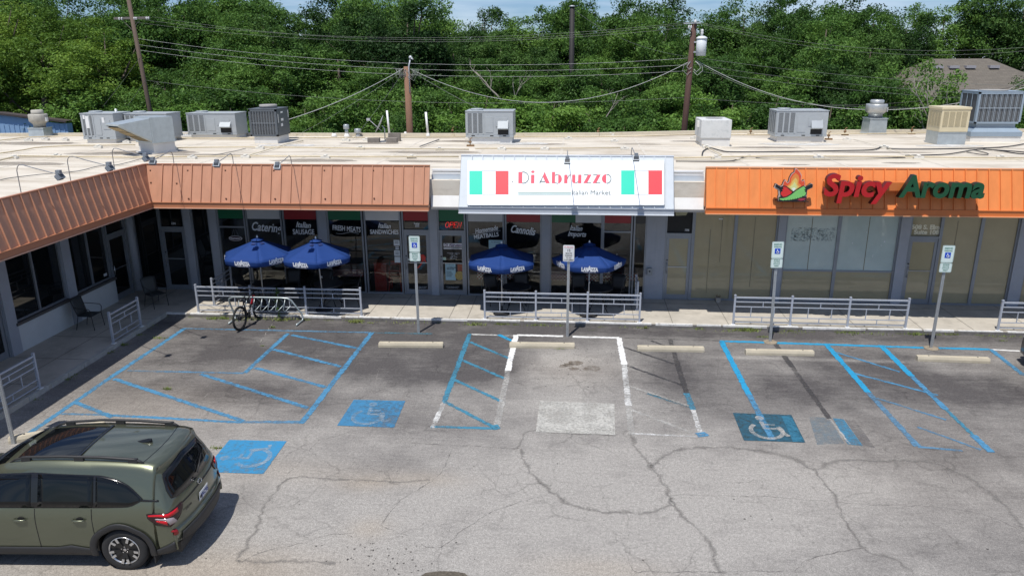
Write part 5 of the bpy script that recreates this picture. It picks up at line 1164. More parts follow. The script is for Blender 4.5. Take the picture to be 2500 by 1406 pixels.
def package_unit(p, W, D, Hh, label, rz=0, curb=.28, body=None, flip=False, side_coil=False, hood=True, labels=False):
    t = thing('rooftop_unit', label, 'rooftop unit', (p[0], p[1], RZ), rz, 'packaged rooftop units'); bm = body or hv; D0, D1 = 0, D
    MB().box(.10, W-.06, .06, D-.06, 0, curb).build('curb', curbw, t, bevel=.01)
    z0, z1 = curb, curb+Hh; b = MB(); b.box(0, W, 0, D, z0+.09, z1); o = b.build('cabinet', bm, t, bevel=.008)
    b = MB(); b.box(-.008, W+.008, -.008, D+.008, z0, z0+.09)
    for x in (.3, W*.55, W-.35): b.box(x-.07, x+.07, -.010, -.006, z0+.03, z0+.07, 1)
    b.build('base_rail', [bm, slot], t)
    MB().box(-.02, W+.02, -.02, D+.02, z1, z1+.03).build('top_panel', bm, t, bevel=.006)
    cw = W*.37; b = MB(); b.box(.08, cw, -.004, 0, z0+.17, z1-.07, 1)
    for k in range(4): x = .06+(cw-.06)*k/3; b.box(x-.028, x+.028, -.014, 0, z0+.13, z1-.04)
    for k in range(1, 22): z = z0+.17+(z1-z0-.24)*k/22; b.box(.08, cw, -.009, -.004, z-.006, z+.006, 0)
    b.build('coil_guard', [bm, coil], t)
    b = MB(); b.box(-.005, 0, .08, D-.08, z0+.15, z1-.06, 1)
    for k in range(5): y = .07+(D-.14)*k/4; b.box(-.016, 0, y-.02, y+.02, z0+.12, z1-.04)
    for k in range(1, 22): z = z0+.15+(z1-z0-.21)*k/22; b.box(-.010, -.005, .08, D-.08, z-.006, z+.006, 0)
    b.build('side_coil_guard', [bm, coil], t)
    b = MB(); b.box(cw+.10, cw+.10+W*.16, -.014, 0, z0+.18, z1-.20); b.box(cw+W*.2+.12, W*.88, -.016, 0, z0+.42, z1-.24); b.build('access_panel', bm, t, bevel=.004)
    if hood:
        b = MB(); x0, x1 = W*.68, W*.90; q = [(0, z1-.34), (0, z0+.30), (-.16, z0+.34), (-.16, z0+.37)]
        b.prism(q, lambda u, v, d: Vector((d, u, v)), x0, x1); b.build('intake_hood', bm, t)
        MB().box(x0+.0, x1-.0, -.008, -.002, z0+.10, z0+.30).build('hood_screen', slot, t)
    fb = MB(); fb.lathe([(.26, 0), (.27, .05), (.24, .06)], (cw*.55, D*.5, z1+.03), 24); fb.build('fan_guard', bm, t)
    
    return t
package_unit((-4.55, 31.3, 0), 1.95, 1.25, 1.02, 'grey packaged rooftop unit standing behind the white sign board', curb=.26)
package_unit((8.12, 32.25, 0), 2.05, 1.25, 1.02, 'grey packaged rooftop unit with dark open hood above the orange fascia', curb=.22)
package_unit((-17.35, 33.0, 0), 2.25, 1.2, .92, 'grey packaged rooftop unit between the large intake duct and the dark condenser', curb=.16)
u = package_unit((-20.9, 30.9, 0), 1.45, 1.3, 1.05, 'grey packaged unit partly behind the slanting intake duct, leftmost of the units', curb=.16, hood=False)
for a, b_, c, d_ in ((.12, 1.0, .20, 1.12), (.22, .62, .36, 1.08), (.95, .85, 1.05, 1.02)): MB().box(a, c, -.022, -.016, b_+.0, d_+.05).build('rating_label', lab, u)
package_unit((-19.4, 31.6, 0), 1.9, 1.2, 1.0, 'second grey unit right behind the leftmost one, half hidden by the intake duct', curb=.16, hood=False)
# galvanised intake duct with downward hood
A = onz(378, 377, RZ); B = onz(415, 370.5, RZ); W_ = .86
t = thing('intake_duct', 'blue grey sheet metal intake duct with a slanting filter hood near the inner corner', 'intake duct', A, R(60))
b = MB(); b.prism([(-.10, -.02), (W_+.06, -.02), (W_+.06, 1.1), (-.10, 1.1)], lambda u, v, d: Vector((u, v, d)), 0, .06); b.box(0, W_, 0, 1.02, .06, .42); b.build('curb', curbw, t)
b = MB(); b.box(-.04, W_+.02, -.03, 1.05, .42, 1.34); dk = b.build('duct_box', galr, t, bevel=.012); MB().box(-.06, W_+.04, -.05, 1.07, .40, .45).box(-.02, .02, -.045, -.03, .45, 1.34).build('flange', galr, t)
b = MB(); q = [(-.04, .45), (-.04, 1.30), (-1.22, 1.16), (-1.22, 1.10)]
b.add([Vector((u, y, v)) for y in (-.03, .86) for u, v in q], [(0, 1, 2, 3), (7, 6, 5, 4), (1, 5, 6, 2), (2, 6, 7, 3)]); b.build('hood', galr, t)
b = MB(); n = 3
for k in range(n):
    u0 = k/n+.02; u1 = (k+1)/n-.02; f_ = lambda u, y: Vector((-.07-1.15*u, y, .455+.60*u))
    b.add([f_(u0, .02), f_(u1, .02), f_(u1, .83), f_(u0, .83)], [(0, 1, 2, 3)])
b.build('filter', mat('filter_tan', (.30, .235, .13), .8, var=.3, vscale=12), t)
b = MB(); q = [(-.06, .44), (-1.24, 1.08), (-1.24, 1.14), (-.06, .50)]; b.prism(q, lambda u, v, d: Vector((u, d, v)), -.045, -.03); b.build('hood_edge', mat('hood_edge', (.5, .50, .44), .5, .3), t)
# condensers with wire guards
def condenser(p, W, D, H_, label, body, rz=0, curb=.28, nx=9, stand=None, side=True, rows_=2, cm=None):
    t = thing('condenser_unit', label, 'condenser', (p[0], p[1], RZ), rz)
    if stand == 'flare':
        b = MB(); b.box(-.1, W+.1, -.05, D+.1, 0, .22); b.build('curb', curbw, t)
        b = MB(); q0 = [(-.12, -.08), (W+.12, -.08), (W+.12, D+.1), (-.12, D+.1)]; q1 = [(.12, .1), (W-.12, .1), (W-.12, D-.1), (.12, D-.1)]
        b.grid([[Vector((u, v, .22)) for u, v in q0], [Vector((u, v, .40)) for u, v in q0], [Vector((u, v, .58)) for u, v in q1], [Vector((u, v, .72)) for u, v in q1]], wrap=True, sm=False); b.build('plenum', body, t); z0 = .72
    else: MB().box(.12, W-.06, .06, D-.06, 0, curb).build('curb', curbw, t, bevel=.01); z0 = curb
    z1 = z0+H_; b = MB(); b.box(.04, W-.04, .04, D-.04, z0+.03, z1-.03); b.build('coil', coil, t)
    b = MB()
    for x in (0, W-.07):
        for y in (0, D-.07): b.box(x, x+.07, y, y+.07, z0, z1)
    b.box(0, W, 0, D, z0, z0+.07); b.box(0, W, 0, D, z1-.09, z1); b.build('cabinet_frame', body, t)
    b = MB(); 
    for k in range(nx+1): x = .07+(W-.14)*k/nx; b.box(x-.009, x+.009, .004, .022, z0+.07, z1-.09)
    for k in range(1, rows_): z = z0+.07+(H_-.16)*k/rows_; b.box(.07, W-.07, .003, .024, z-.012, z+.012)
    for k in range(nx*2): x = .07+(W-.14)*(k+.5)/(nx*2); b.box(x-.004, x+.004, .01, .02, z0+.07, z1-.09)
    b.build('wire_guard', body if cm is None else cm, t)
    b = MB(); b.box(-.01, W+.01, -.01, D+.01, z1, z1+.02); b.build('top_panel', body, t); fh = .03 if stand else .13; b = MB(); b.lathe([(W*.30, 0), (W*.31, fh), (W*.29, fh+.01)], (W*.5, D*.5, z1+.02), 28); b.build('fan_ring', mat('fan_ring', (.33, .32, .30), .6), t)
    if side:
        b = MB(); b.box(W, W+.012, .06, D-.06, z0+.05, z1-.05); b.build('control_panel', body, t)
        b = MB()
        for y, z, w_, h in ((.12, z0+.55, .05, .35), (.45, z0+.60, .25, .10), (.40, z0+.38, .2, .12), (D-.15, z1-.4, .05, .3), (.45, z1-.18, .25, .06)): b.box(W+.012, W+.016, y, y+w_, z, z+h)
        b.build('rating_label', lab, t)
    else:
        b = MB()
        for k in range(4): y = .12+(D-.24)*k/3; b.box(-.004, .02, y-.01, y+.01, z0+.07, z1-.09)
        b.build('side_guard', body, t)
    return t
condenser((-13.55, 30.9, 0), 1.18, 1.4, 1.10, 'dark slate condenser with wire guard above the brown fascia', hvd, curb=.30, cm=mat('guard_grey', (.22, .24, .26), .4, .3))
condenser((16.05, 32.6, 0), 1.75, 1.5, 1.25, 'large blue grey condenser on a flared plenum at the right end of the roof', hvb, stand='flare', side=False, nx=8, cm=mat('guard_blue', (.38, .44, .50), .4, .3))
# white box unit
t = thing('cooler_unit', 'white weathered box unit standing left of the right grey unit', 'rooftop unit', (4.90, 30.5, RZ))
MB().box(0, 1.08, 0, 1.5, 0, .32).build('curb', curbw, t); MB().box(-.06, 1.10, -.04, 1.55, .32, 1.02).build('cabinet', mat('cooler_white', (.62, .63, .62), .6, var=.08, stain=((.33, .36, .36), 6, .50, .5), bump=.05), t, bevel=.015)
MB().lathe([(.33, 0), (.33, .02)], (.55, .8, 1.02), 28).build('fan_opening', mat('fan_op', (.3, .3, .3), .6), t); MB().box(-.14, -.06, .5, .7, .7, .95).build('side_box', curbw, t)
# tan evaporative cooler
A = onz(2290, 354, RZ); t = thing('evaporative_cooler', 'tan louvred evaporative cooler on a grey base in front of the blue grey condenser', 'cooler', A, R(2))
tanm = mat('cooler_tan', (.62, .54, .36), .5, var=.05); tand = mat('cooler_tan_dark', (.33, .28, .17), .6)
MB().prism([(-.05, -.0), (1.03, 0), (1.03, 1.0), (-.05, 1.0)], lambda u, v, d: Vector((u+(.0 if u < .5 else 0), v, d)), 0, .50).build('base', galr, t, bevel=.01)
W_, D_ = 1.08, 1.08; b = MB(); b.box(0-.05, W_-.05, -.04, D_-.04, .50, 1.35); cab = b.build('cabinet', tanm, t, bevel=.012); b = MB(); b.box(-.075, W_-.025, -.065, D_-.015, 1.35, 1.45); b.build('top_cap', tanm, t, bevel=.015)
b = MB()
for k in range(4):
    x0 = .03+k*.235; b.box(x0, x0+.19, -.046, -.040, .70, 1.28, 1)
    for j in range(16): z = .71+j*.036; b.box(x0, x0+.19, -.054, -.046, z, z+.016)
for k in range(4):
    y0 = .02+k*.24; b.box(-.056, -.050, y0, y0+.19, .70, 1.28, 1)
    for j in range(16): z = .71+j*.036; b.box(-.064, -.056, y0, y0+.19, z, z+.016)
b.build('louvre', [tanm, tand], t)
# exhaust fans
def exhaust(p, w_, ch, rr, label, tone_=1):
    t = thing('exhaust_fan', label, 'exhaust fan', (p[0], p[1], RZ), R(4), 'rooftop exhaust fans')
    b = MB(); q0 = w_/2+.03; b.grid([[Vector((sx*q*1.0, sy_*q, z)) for sx, sy_ in ((-1, -1), (1, -1), (1, 1), (-1, 1))] for q, z in ((q0+.03, 0), (q0, .08), (q0-.02, ch))], wrap=True, sm=False); b.add([Vector((sx*(q0-.02), sy_*(q0-.02), ch)) for sx, sy_ in ((-1, -1), (1, -1), (1, 1), (-1, 1))], [(0, 1, 2, 3)]); b.build('curb', galr, t)
    MB().box(-q0-.01, q0+.01, -q0-.01, q0+.01, ch, ch+.035).build('base_plate', galr, t)
    m_ = mat('fan_spun_aluminium', (.50, .51, .50), .38, .55, var=.1) if p[0] > 0 else mat('fan_weathered', (.42, .40, .35), .65, .1, var=.2, vscale=5)
    b = MB(); b.lathe([(rr*.72, 0), (rr*.74, .16), (rr*.86, .19), (rr*1.08, .27), (rr*1.12, .29), (rr*1.14, .56), (rr*1.09, .60), (rr*.9, .60)], (0, 0, ch+.035), 32); b.build('housing', m_, t)
    b = MB(); b.lathe([(rr*.70, 0), (rr*.74, .02), (rr*.72, .17), (rr*.62, .19), (0, .20)], (0, 0, ch+.63), 28); b.build('cap', m_, t); MB().lathe([(rr*.5, 0), (rr*.5, .06)], (0, 0, ch+.54), 20).build('neck', slot, t)
    MB().box(rr*1.05, rr*1.2, -.1, .05, ch+.3, ch+.48).build('junction_box', lab, t); return t
exhaust((13.4, 36.0, 0), .74, .68, .40, 'spun aluminium exhaust fan on a tall square base, right half of the roof')
exhaust((-24.7, 33.5, 0), .66, .40, .35, 'weathered exhaust fan at the left end of the roof before the blue building')
# small vents, pipes
def pipe_vent(p, r, h, label, cap=None, mt=None, lean=0):
    t = thing('vent_pipe', label, 'vent pipe', (p[0], p[1], RZ)); b = MB(); b.lathe([(r*2.2, 0), (r*1.6, .06), (r*1.15, .16)], (0, 0, 0), 14); b.build('boot', curbw, t)
    b = MB(); b.tube([(0, 0, .1), (lean, 0, h)], r, 14); b.build('pipe', mt or mat('pvc_white', (.80, .80, .79), .4, var=.03), t)
    if cap: b = MB(); b.lathe([(cap, 0), (cap*1.05, .03), (cap, .16), (cap*.9, .19), (0, .21)], (lean, 0, h-.06), 20); b.build('cap', mat('cap_galv', (.42, .45, .46), .4, .5), t)
    return t
pipe_vent(onz(951, 334, RZ), .045, 1.15, 'tall white plastic vent pipe left of the middle pole', lean=-.06); pipe_vent(onz(1045, 334, RZ), .05, 1.08, 'tall white plastic vent pipe right of the middle pole', lean=-.06)
pipe_vent(onz(847, 335, RZ), .075, .42, 'round capped metal vent between the dark condenser and the dish', .13, galr); pipe_vent(onz(874, 334, RZ), .06, .22, 'low rain capped vent beside the dish', .15, galr)
pipe_vent(onz(816, 334, RZ), .07, .16, 'short white vent stub at the back roof edge', .0, curbw); pipe_vent(onz(990, 333, RZ), .05, .20, 'tiny white vent stub beside the middle pole foot', 0, curbw)
pipe_vent(onz(292, 330, RZ), .06, 1.2, 'grey vent pipe behind the leftmost rooftop unit', mt=galr); pipe_vent(onz(398, 326, RZ), .05, 1.0, 'short grey pipe tip above the intake duct', mt=galr)
# satellite dish on blocks
A = onz(928, 347, RZ); t = thing('satellite_dish', 'grey satellite dish on a ballast frame with concrete blocks', 'satellite dish', A)
dm = mat('dish_grey', (.40, .41, .42), .5, var=.06); b = MB(); rows = []
MR = Matrix.Translation((.05, 0, .72)) @ Matrix.Rotation(R(-62), 4, 'Y') @ Matrix.Rotation(R(10), 4, 'X')
for r_ in np.linspace(.02, .36, 7): rows.append([MR @ Vector((r_*1.1*math.cos(a), r_*math.sin(a), .35*r_*r_)) for a in np.linspace(0, 6.283, 25)[:-1]])
b.grid(rows, wrap=True); o = b.build('reflector', dm, t); o.modifiers.new('t', 'SOLIDIFY').thickness = .015
b = MB(); b.tube([(.22, 0, .05), (.22, 0, .55), (.12, 0, .68)], .025, 8); b.tube([(.22, 0, .1), (.5, .1, .06)], .015, 6); b.build('mast', galv, t)
b = MB(); b.tube([(.10, 0, .45), (-.42, 0, .92)], .014, 6); b.box(-.52, -.38, -.05, .05, .88, .98); b.build('feed_arm', dm, t)
blkm = mat('ballast_block', (.22, .195, .17), .9, var=.2)
for x0, y0, w_, d_, h in ((-.45, -.35, .5, .22, .2), (.35, -.35, .45, .25, .2), (.3, .25, .5, .22, .34)): b = MB(); b.box(x0, x0+w_, y0, y0+d_, 0, h); b.build('ballast_block', blkm, t, bevel=.008)
# gas and conduit lines on supports
gas = mat('gas_pipe_yellow', (.56, .48, .33), .6, var=.15, vscale=2, stain=((.30, .22, .10), 3, .58, .6)); cpv = mat('conduit_cream', (.62, .56, .42), .6, var=.1); blackc = mat('cable_black', (.025, .025, .028), .6); greyc = mat('cable_grey', (.16, .16, .16), .6)
blockw = mat('support_block', (.68, .66, .60), .8, var=.1)
def run(pts, r, m, label, z=.07, name='gas_pipe', group='pipes lying on the roof'):
    P = [onz(a, b, RZ+z) for a, b in pts]; r = r*.72 if name == 'gas_pipe' else r; return tag(MB().tube(P, r, 7).build(name, m), label, 'pipe' if name != 'roof_cable' else 'cable', group)
def smoothp(pts, k=5):
    P = [Vector((a, b, 0)) for a, b in pts]; N = len(P); o = []
    for i in range(N-1):
        p0, p1, p2, p3 = P[max(i-1, 0)], P[i], P[i+1], P[min(i+2, N-1)]
        for j in range(k): t = j/k; q = .5*((2*p1)+(p2-p0)*t+(2*p0-5*p1+4*p2-p3)*t*t+(3*p1-p0-3*p2+p3)*t*t*t); o.append((q.x, q.y))
    o.append(pts[-1]); return o
run([(-60, 350), (66, 335), (166, 332), (300, 331)], .035, gas, 'yellowed pipe along the back edge at the left roof end')
run([(-60, 383), (60, 366), (85, 361), (156, 356), (330, 354)], .035, gas, 'yellowed pipe running to the leftmost rooftop unit')
run([(-60, 402), (2, 391), (45, 381), (313, 384), (600, 381), (870, 383), (1120, 383)], .04, gas, 'long yellow pipe in front of the intake duct')
run([(415, 361), (600, 359), (870, 362), (1145, 365)], .035, gas, 'yellow pipe between the intake duct and the middle unit'); run([(420, 338), (700, 337), (1140, 335)], .04, gas, 'pipe along the back roof edge left of the middle unit')
run([(1250, 335), (1500, 334), (1700, 329)], .04, gas, 'pipe along the back roof edge right of the middle unit'); run([(1160, 363), (1350, 362), (1530, 361)], .03, gas, 'thin pipe behind the white sign board')
run([(1645, 386), (1760, 383), (1900, 381), (2160, 382), (2350, 385), (2560, 386)], .038, gas, 'front yellow pipe above the orange fascia'); run([(1650, 390), (2000, 388), (2500, 390), (2560, 390)], .022, cpv, 'thin cream conduit just below the front yellow pipe')
run([(1780, 330), (2110, 327), (2500, 322)], .04, gas, 'pipe along the back roof edge, right half'); run([(605, 380), (700, 352), (740, 344)], .03, cpv, 'diagonal conduit below the dark condenser'); run([(1025, 358), (1072, 341)], .03, greyc, 'short grey pipe lying beside the right vent pipe')
run([(1700, 345), (1725, 360), (1762, 378), (1740, 385)], .022, gas, 'bent pipe in front of the white box unit')
run([(2085, 341), (2160, 360), (2230, 381)], .010, cpv, 'thin diagonal conduit in the right roof field')
for pts, r_, l in (([(1714, 379), (1718, 368), (1735, 362), (1760, 368), (1785, 371), (1900, 371), (2060, 368), (2130, 366), (2155, 357), (2165, 358), (2180, 364), (2300, 364), (2440, 360), (2500, 352)], .022, 'black cable snaking across the right roof from its support'),
                   ([(1650, 394), (1770, 394), (1800, 390), (1820, 382), (1832, 380)], .018, 'black cable low over the parapet beside the white sign'), ([(1845, 386), (1900, 389), (2010, 388), (2100, 388), (2210, 385)], .018, 'black cable lying along the front yellow pipe'),
                   ([(2210, 380), (2310, 377), (2380, 366), (2420, 366), (2500, 372), (2490, 376), (2440, 368), (2400, 364)], .02, 'black cable coiled at the right roof end'), ([(2360, 372), (2400, 378), (2412, 375), (2380, 367)], .015, 'small black cable loop at the right roof end'),
                   ([(0, 440), (30, 434), (110, 425), (190, 418), (240, 406), (290, 402), (350, 387), (400, 378)], .012, 'grey cable crossing the left wing roof'), ([(470, 382), (520, 379), (560, 372), (600, 363)], .012, 'thin grey cable beside the intake duct shadow')):
    run(smoothp(pts), r_, blackc if r_ > .013 else greyc, l, z=.04, name='roof_cable', group='cables lying on the roof')
bk0 = None; BLKS = []
for i, (px_, py_) in enumerate(((138, 384), (35, 388), (70, 345), (240, 362), (112, 343), (160, 344), (600, 386), (795, 387), (1005, 387), (310, 350), (350, 352), (635, 365), (880, 365), (1073, 367), (845, 345), (1145, 341), (1225, 367), (1330, 367), (1388, 341), (1525, 366), (1500, 347), (1490, 331), (1748, 388), (1998, 388), (2242, 388), (2445, 388), (2158, 362), (2068, 343), (1725, 362), (425, 365), (1695, 340), (2430, 336), (470, 388), (895, 344))):
    l = ('white pipe support %s' % ('left of the inner corner' if px_ < 340 else 'on the roof above the brown fascia' if px_ < 1120 else 'on the roof behind the white sign' if px_ < 1650 else 'on the roof above the orange fascia'))
    if bk0 is None: b = MB(); b.box(-.16, .16, -.07, .07, 0, .09); b.box(-.05, .05, -.08, .08, .09, .13); bk0 = b.build('support_block', blockw, bevel=.006); o = bk0
    else: o = copy_tree(bk0)
    BLKS.append((o, px_, l))
    o.location = onz(px_, py_, RZ+.002); o.rotation_euler = (0, 0, R(random.uniform(-15, 15))); tag(o, l, 'support block', 'pipe support blocks on the roof')
ordn = ['leftmost', 'second', 'third', 'fourth', 'fifth', 'sixth', 'seventh', 'eighth', 'ninth', 'tenth', 'eleventh', 'twelfth']; gk = {}
for o, px_, l in BLKS: gk.setdefault(l, []).append((px_, o))
for l, q in gk.items():
    for i, (px_, o) in enumerate(sorted(q, key=lambda z: z[0])): o['label'] = ordn[i]+(' ' if i == 0 else ' from the left, ')+l
# valves and junctions
for px_, py_, l in ((1148, 358, 'rusty gas regulator in front of the middle unit'), (1105, 329, 'small tan valve stub at the back edge left of the middle unit'), (1460, 331, 'thin gas riser at the back edge behind the white sign'), (2022, 342, 'dark bent gas riser right of the right grey unit'), (2062, 331, 'small rusty riser near the tall exhaust fan'), (2225, 328, 'orange valve at the back edge left of the tan cooler'), (1832, 331, 'thin brass riser left of the right grey unit'), (2430, 343, 'brown regulator before the blue grey condenser')):
    A = onz(px_, py_, RZ); t = thing('gas_valve', l, 'gas valve', A); rm = mat('rusty_brass', (.22, .13, .06), .7, var=.3); b = MB(); b.tube([(0, 0, 0), (0, 0, .3), (.08, 0, .34)], .02, 7); b.build('riser', rm, t); MB().lathe([(.05, 0), (.07, .04), (.05, .08)], (0, 0, .14), 12).build('regulator', rm, t); MB().box(-.14, .16, -.05, .05, 0, .07).build('base', rm, t)
# slatted panel lying at the back edge
t = thing('slatted_panel', 'white slatted metal panel lying by the back roof edge', 'panel', onz(440, 335, RZ)); b = MB()
for k in range(12): b.box(-.4+k*.12, -.34+k*.12, -.1, .9, .05, .09)
b.box(-.45, 1.1, -.12, -.08, .03, .1); b.box(-.45, 1.1, .9, .95, .1, .16); b.build('slats', mat('slat_white', (.7, .71, .72), .5), t)

# ================================================================ FLOODLIGHTS ON ARMS
fl_m = mat('floodlight_grey', (.26, .29, .32), .45, .3, var=.06); fl_g = mat('flood_lens', (.05, .055, .06), .12); arm_m = mat('conduit_arm', (.24, .25, .27), .45, .4)
def flood(head, root, label, yaw):
    h = Vector(head); rt_ = Vector(root); t = thing('floodlight', label, 'floodlight', rt_, 0, 'floodlights on conduit arms above the fascias'); d = h-rt_; top = Vector((0, 0, d.z+.16)); hx = Vector((d.x, d.y, 0)); b = MB()
    pts = [Vector((0, 0, -.25)), Vector((0, 0, .0)), Vector((0, 0, top.z-.16)), hx*.03+Vector((0, 0, top.z-.07)), hx*.08+Vector((0, 0, top.z-.015)), hx*.16+top, hx*.5+top-Vector((0, 0, .05)), hx*.95+Vector((0, 0, d.z+.06))]
    b.tube(pts, .0105, 8); b.build('arm', arm_m, t)
    Mh = Matrix.Translation(d) @ Matrix.Rotation(yaw, 4, 'Z') @ Matrix.Rotation(R(-38), 4, 'X')
    b = MB(); Mh = Mh @ Matrix.Scale(.70, 4); b.box(-.12, .12, -.07, .05, -.10, .09, M=Mh); 
    for k in range(5): b.box(-.10+.045*k, -.09+.045*k, .05, .085, -.08, .08, M=Mh)
    o = b.build('housing', fl_m, t, bevel=.008); b = MB(); b.box(-.13, .13, -.09, -.071, -.11, .10, M=Mh); b.build('bezel', fl_m, t, bevel=.004); b = MB(); b.box(-.10, .10, -.094, -.0905, -.08, .07, M=Mh); b.build('lens', fl_g, t)
    b = MB(); b.box(-.05, .05, -.045, .045, .0, .09, M=Matrix.Translation(d+Vector((0, .0, .06)))); b.build('junction_box', fl_m, t); return t
flood(onz(145, 432, 5.05), onz(50, 463, 4.60), 'floodlight over the left brown fascia, nearest to the camera', R(90))
flood(onz(267, 411, 5.05), onz(172, 438, 4.60), 'floodlight over the left brown fascia, second from the camera', R(90))
flood(onz(356, 388, 5.05), onz(280, 414, 4.60), 'floodlight over the inner corner of the brown fascias', R(90))
for (a, b_), (c, d_), l in (((374, 397), (425, 402), 'floodlight over the brown front fascia, just right of the inner corner'), ((530, 403), (570, 402), 'middle floodlight over the brown front fascia'), ((678, 409), (712, 404), 'right floodlight over the brown front fascia')):
    A = ony(a, b_, 19.95); B = ony(c, d_, 21.38); flood(A, (B.x, 21.38, 4.62), l, 0)
A = ony(1385, 395, 20.35); flood(A, (-.25, 21.72, 4.86), 'floodlight over the middle of the white sign board', 0)
A = ony(1553, 388, 20.35); flood(A, (1.55, 21.72, 4.86), 'floodlight over the right flag of the white sign board', 0)
# ================================================================ CARS
def interp(x, xs, ys): return float(np.interp(x, xs, ys))
def make_suv(label, paint, loc, rz, group=None, detail=True):
    """local axes: +x to the front, y to the left, rear axle at x=0, ground z=0"""
    t = thing('parked_car', label, 'car', loc, rz, group)
    glass = mat('car_glass', (.004, .005, .006), .02, spec=.38, var=0); black = mat('car_black_plastic', (.022, .022, .023), .55, var=.1, bump=.05); gloss = mat('car_gloss_black', (.010, .010, .011), .12, var=0)
    WB = 2.67
    # profile of the centreline: (x, z, half width at the edge, camber across, plan curvature)
    prof = [(-.955, .44, .78, 0, .16), (-.965, .58, .82, 0, .14), (-.955, .66, .83, 0, .14), (-.905, .70, .83, 0, .12), (-.895, .80, .835, 0, .11), (-.88, .95, .835, 0, .105), (-.845, 1.08, .82, 0, .10), (-.80, 1.16, .795, 0, .09), (-.74, 1.30, .755, 0, .08), (-.67, 1.44, .71, 0, .07), (-.63, 1.54, .675, 0, .065), (-.615, 1.60, .66, .0, .06), (-.62, 1.64, .645, .01, .06), (-.50, 1.675, .64, .015, .05), (-.20, 1.70, .64, .02, .03), (.3, 1.72, .64, .025, 0), (.9, 1.73, .64, .025, 0), (1.4, 1.71, .62, .035, 0), (1.75, 1.665, .61, .035, 0), (2.0, 1.59, .61, .03, -.03), (2.3, 1.42, .65, .03, -.08), (2.6, 1.22, .70, .03, -.12), (2.78, 1.11, .745, .03, -.14), (3.0, 1.075, .78, .035, -.12), (3.3, 1.03, .80, .035, -.12), (3.45, .98, .79, .03, -.16), (3.58, .88, .76, .02, -.22), (3.64, .70, .74, 0, -.24), (3.66, .5, .73, 0, -.24), (3.62, .34, .73, 0, -.22)]
    # dense resample
    def dens(pr, n):
        o = []
        for i in range(len(pr)-1):
            p0, p1, p2, p3 = pr[max(i-1, 0)], pr[i], pr[i+1], pr[min(i+2, len(pr)-1)]
            k = max(2, int(math.hypot(p2[0]-p1[0], p2[1]-p1[1])/n))
            for j in range(k):
                s = j/k; o.append(tuple(p1[c]*(1-s)+p2[c]*s if k <= 2 else .5*((2*p1[c])+(p2[c]-p0[c])*s+(2*p0[c]-5*p1[c]+4*p2[c]-p3[c])*s*s+(3*p1[c]-p0[c]-3*p2[c]+p3[c])*s**3) for c in range(5)))
        o.append(pr[-1]); return o
    P = dens(prof, .045)
    def wplan(x):   # widest half width in plan
        return interp(x, [-.97, -.9, -.7, -.45, 0, 1.3, 2.6, 3.1, 3.45, 3.66], [.82, .86, .90, .915, .92, .915, .915, .90, .85, .76])
    def sidev(x, z, ztop, vtop):
        """half width at x, height z, on a side whose top edge is (vtop, ztop)"""
        w_ = wplan(x); belt = 1.06+.03*(1-min(1, max(0, (x+.9)/3)))
        if z <= belt:
            k = interp(z, [.2, .30, .45, .60, .78, .90, .97, 1.09], [.93, .965, .985, .993, 1.0, .998, .985, .955]); v = w_*k
            if ztop < belt+.05: # no greenhouse here: bend to the top edge
                s = max(0, (z-(ztop-.16))/.16); s = min(1, s); v = v*(1-s**2.2)+vtop*s**2.2
            return v
        s = (z-belt)/max(.02, (ztop-belt)); s = min(1, s)
        v0 = w_*.955
        return v0+(vtop-v0)*(s*.86+.14*s**5)
    def zbot(x):
        for cx in (0, WB):
            d = abs(x-cx)
            if d < .415: return .335+math.sqrt(max(0, .415**2-d*d))*1.0
        return .27 if x > -.5 else interp(x, [-.97, -.5], [.40, .27])
    rows = []; nv = 12; ns = 12
    for (x, z, vw, cam_, pc) in P:
        xe = x+pc; row = []
        zb = min(zbot(xe), z-.01)
        for i in range(ns): zz = zb+(z-zb)*(i/ns); row.append(Vector((xe-(pc*.0), sidev(xe, zz, z, vw), zz)))
        for j in range(nv+1):
            v = 1-2*j/nv; row.append(Vector((x+pc*abs(v)**2.6, v*vw, z+cam_*(1-v*v))))
        for i in range(ns-1, -1, -1): zz = zb+(z-zb)*(i/ns); row.append(Vector((xe, -sidev(xe, zz, z, vw), zz)))
        rows.append(row)
    b = MB(); b.grid(rows); b.build('body', paint, t)
    # underbody
    MB().box(-.80, 3.45, -.72, .72, .22, .40).build('underbody', black, t)
    # side surface lookup
    PX = [p[0]+p[4] for p in P]
    def topz(x):
        # highest edge reached at plan position x
        best = (0, .7)
        for (px_, z, vw, c, pc), (qx, qz, qw, qc, qp) in zip(P[:-1], P[1:]):
            a, c2 = px_+pc, qx+qp
            if min(a, c2)-1e-6 <= x <= max(a, c2)+1e-6:
                s = 0 if abs(c2-a) < 1e-9 else (x-a)/(c2-a); zz = z+(qz-z)*s
                if zz > best[0]: best = (zz, vw+(qw-vw)*s)
        return best
    def side(x, z, s, off=.006):
        zt, vt = topz(x); return Vector((x, s*(sidev(x, min(z, zt), zt, vt)+off), z))
    def patch(name, m, s, xs, zlo, zhi, off=.006, nz=5, nx=16, parent=None):
        rws = []
        for x in np.linspace(xs[0], xs[-1], nx):
            a, c = interp(x, xs, zlo), interp(x, xs, zhi); rws.append([side(x, a+(c-a)*k/nz, s, off) for k in range(nz+1)])
        bb_ = MB(); bb_.grid(rws); o = bb_.build(name, m, parent or t); md = o.modifiers.new('s', 'SOLIDIFY'); md.thickness = .004; md.offset = 0; return o
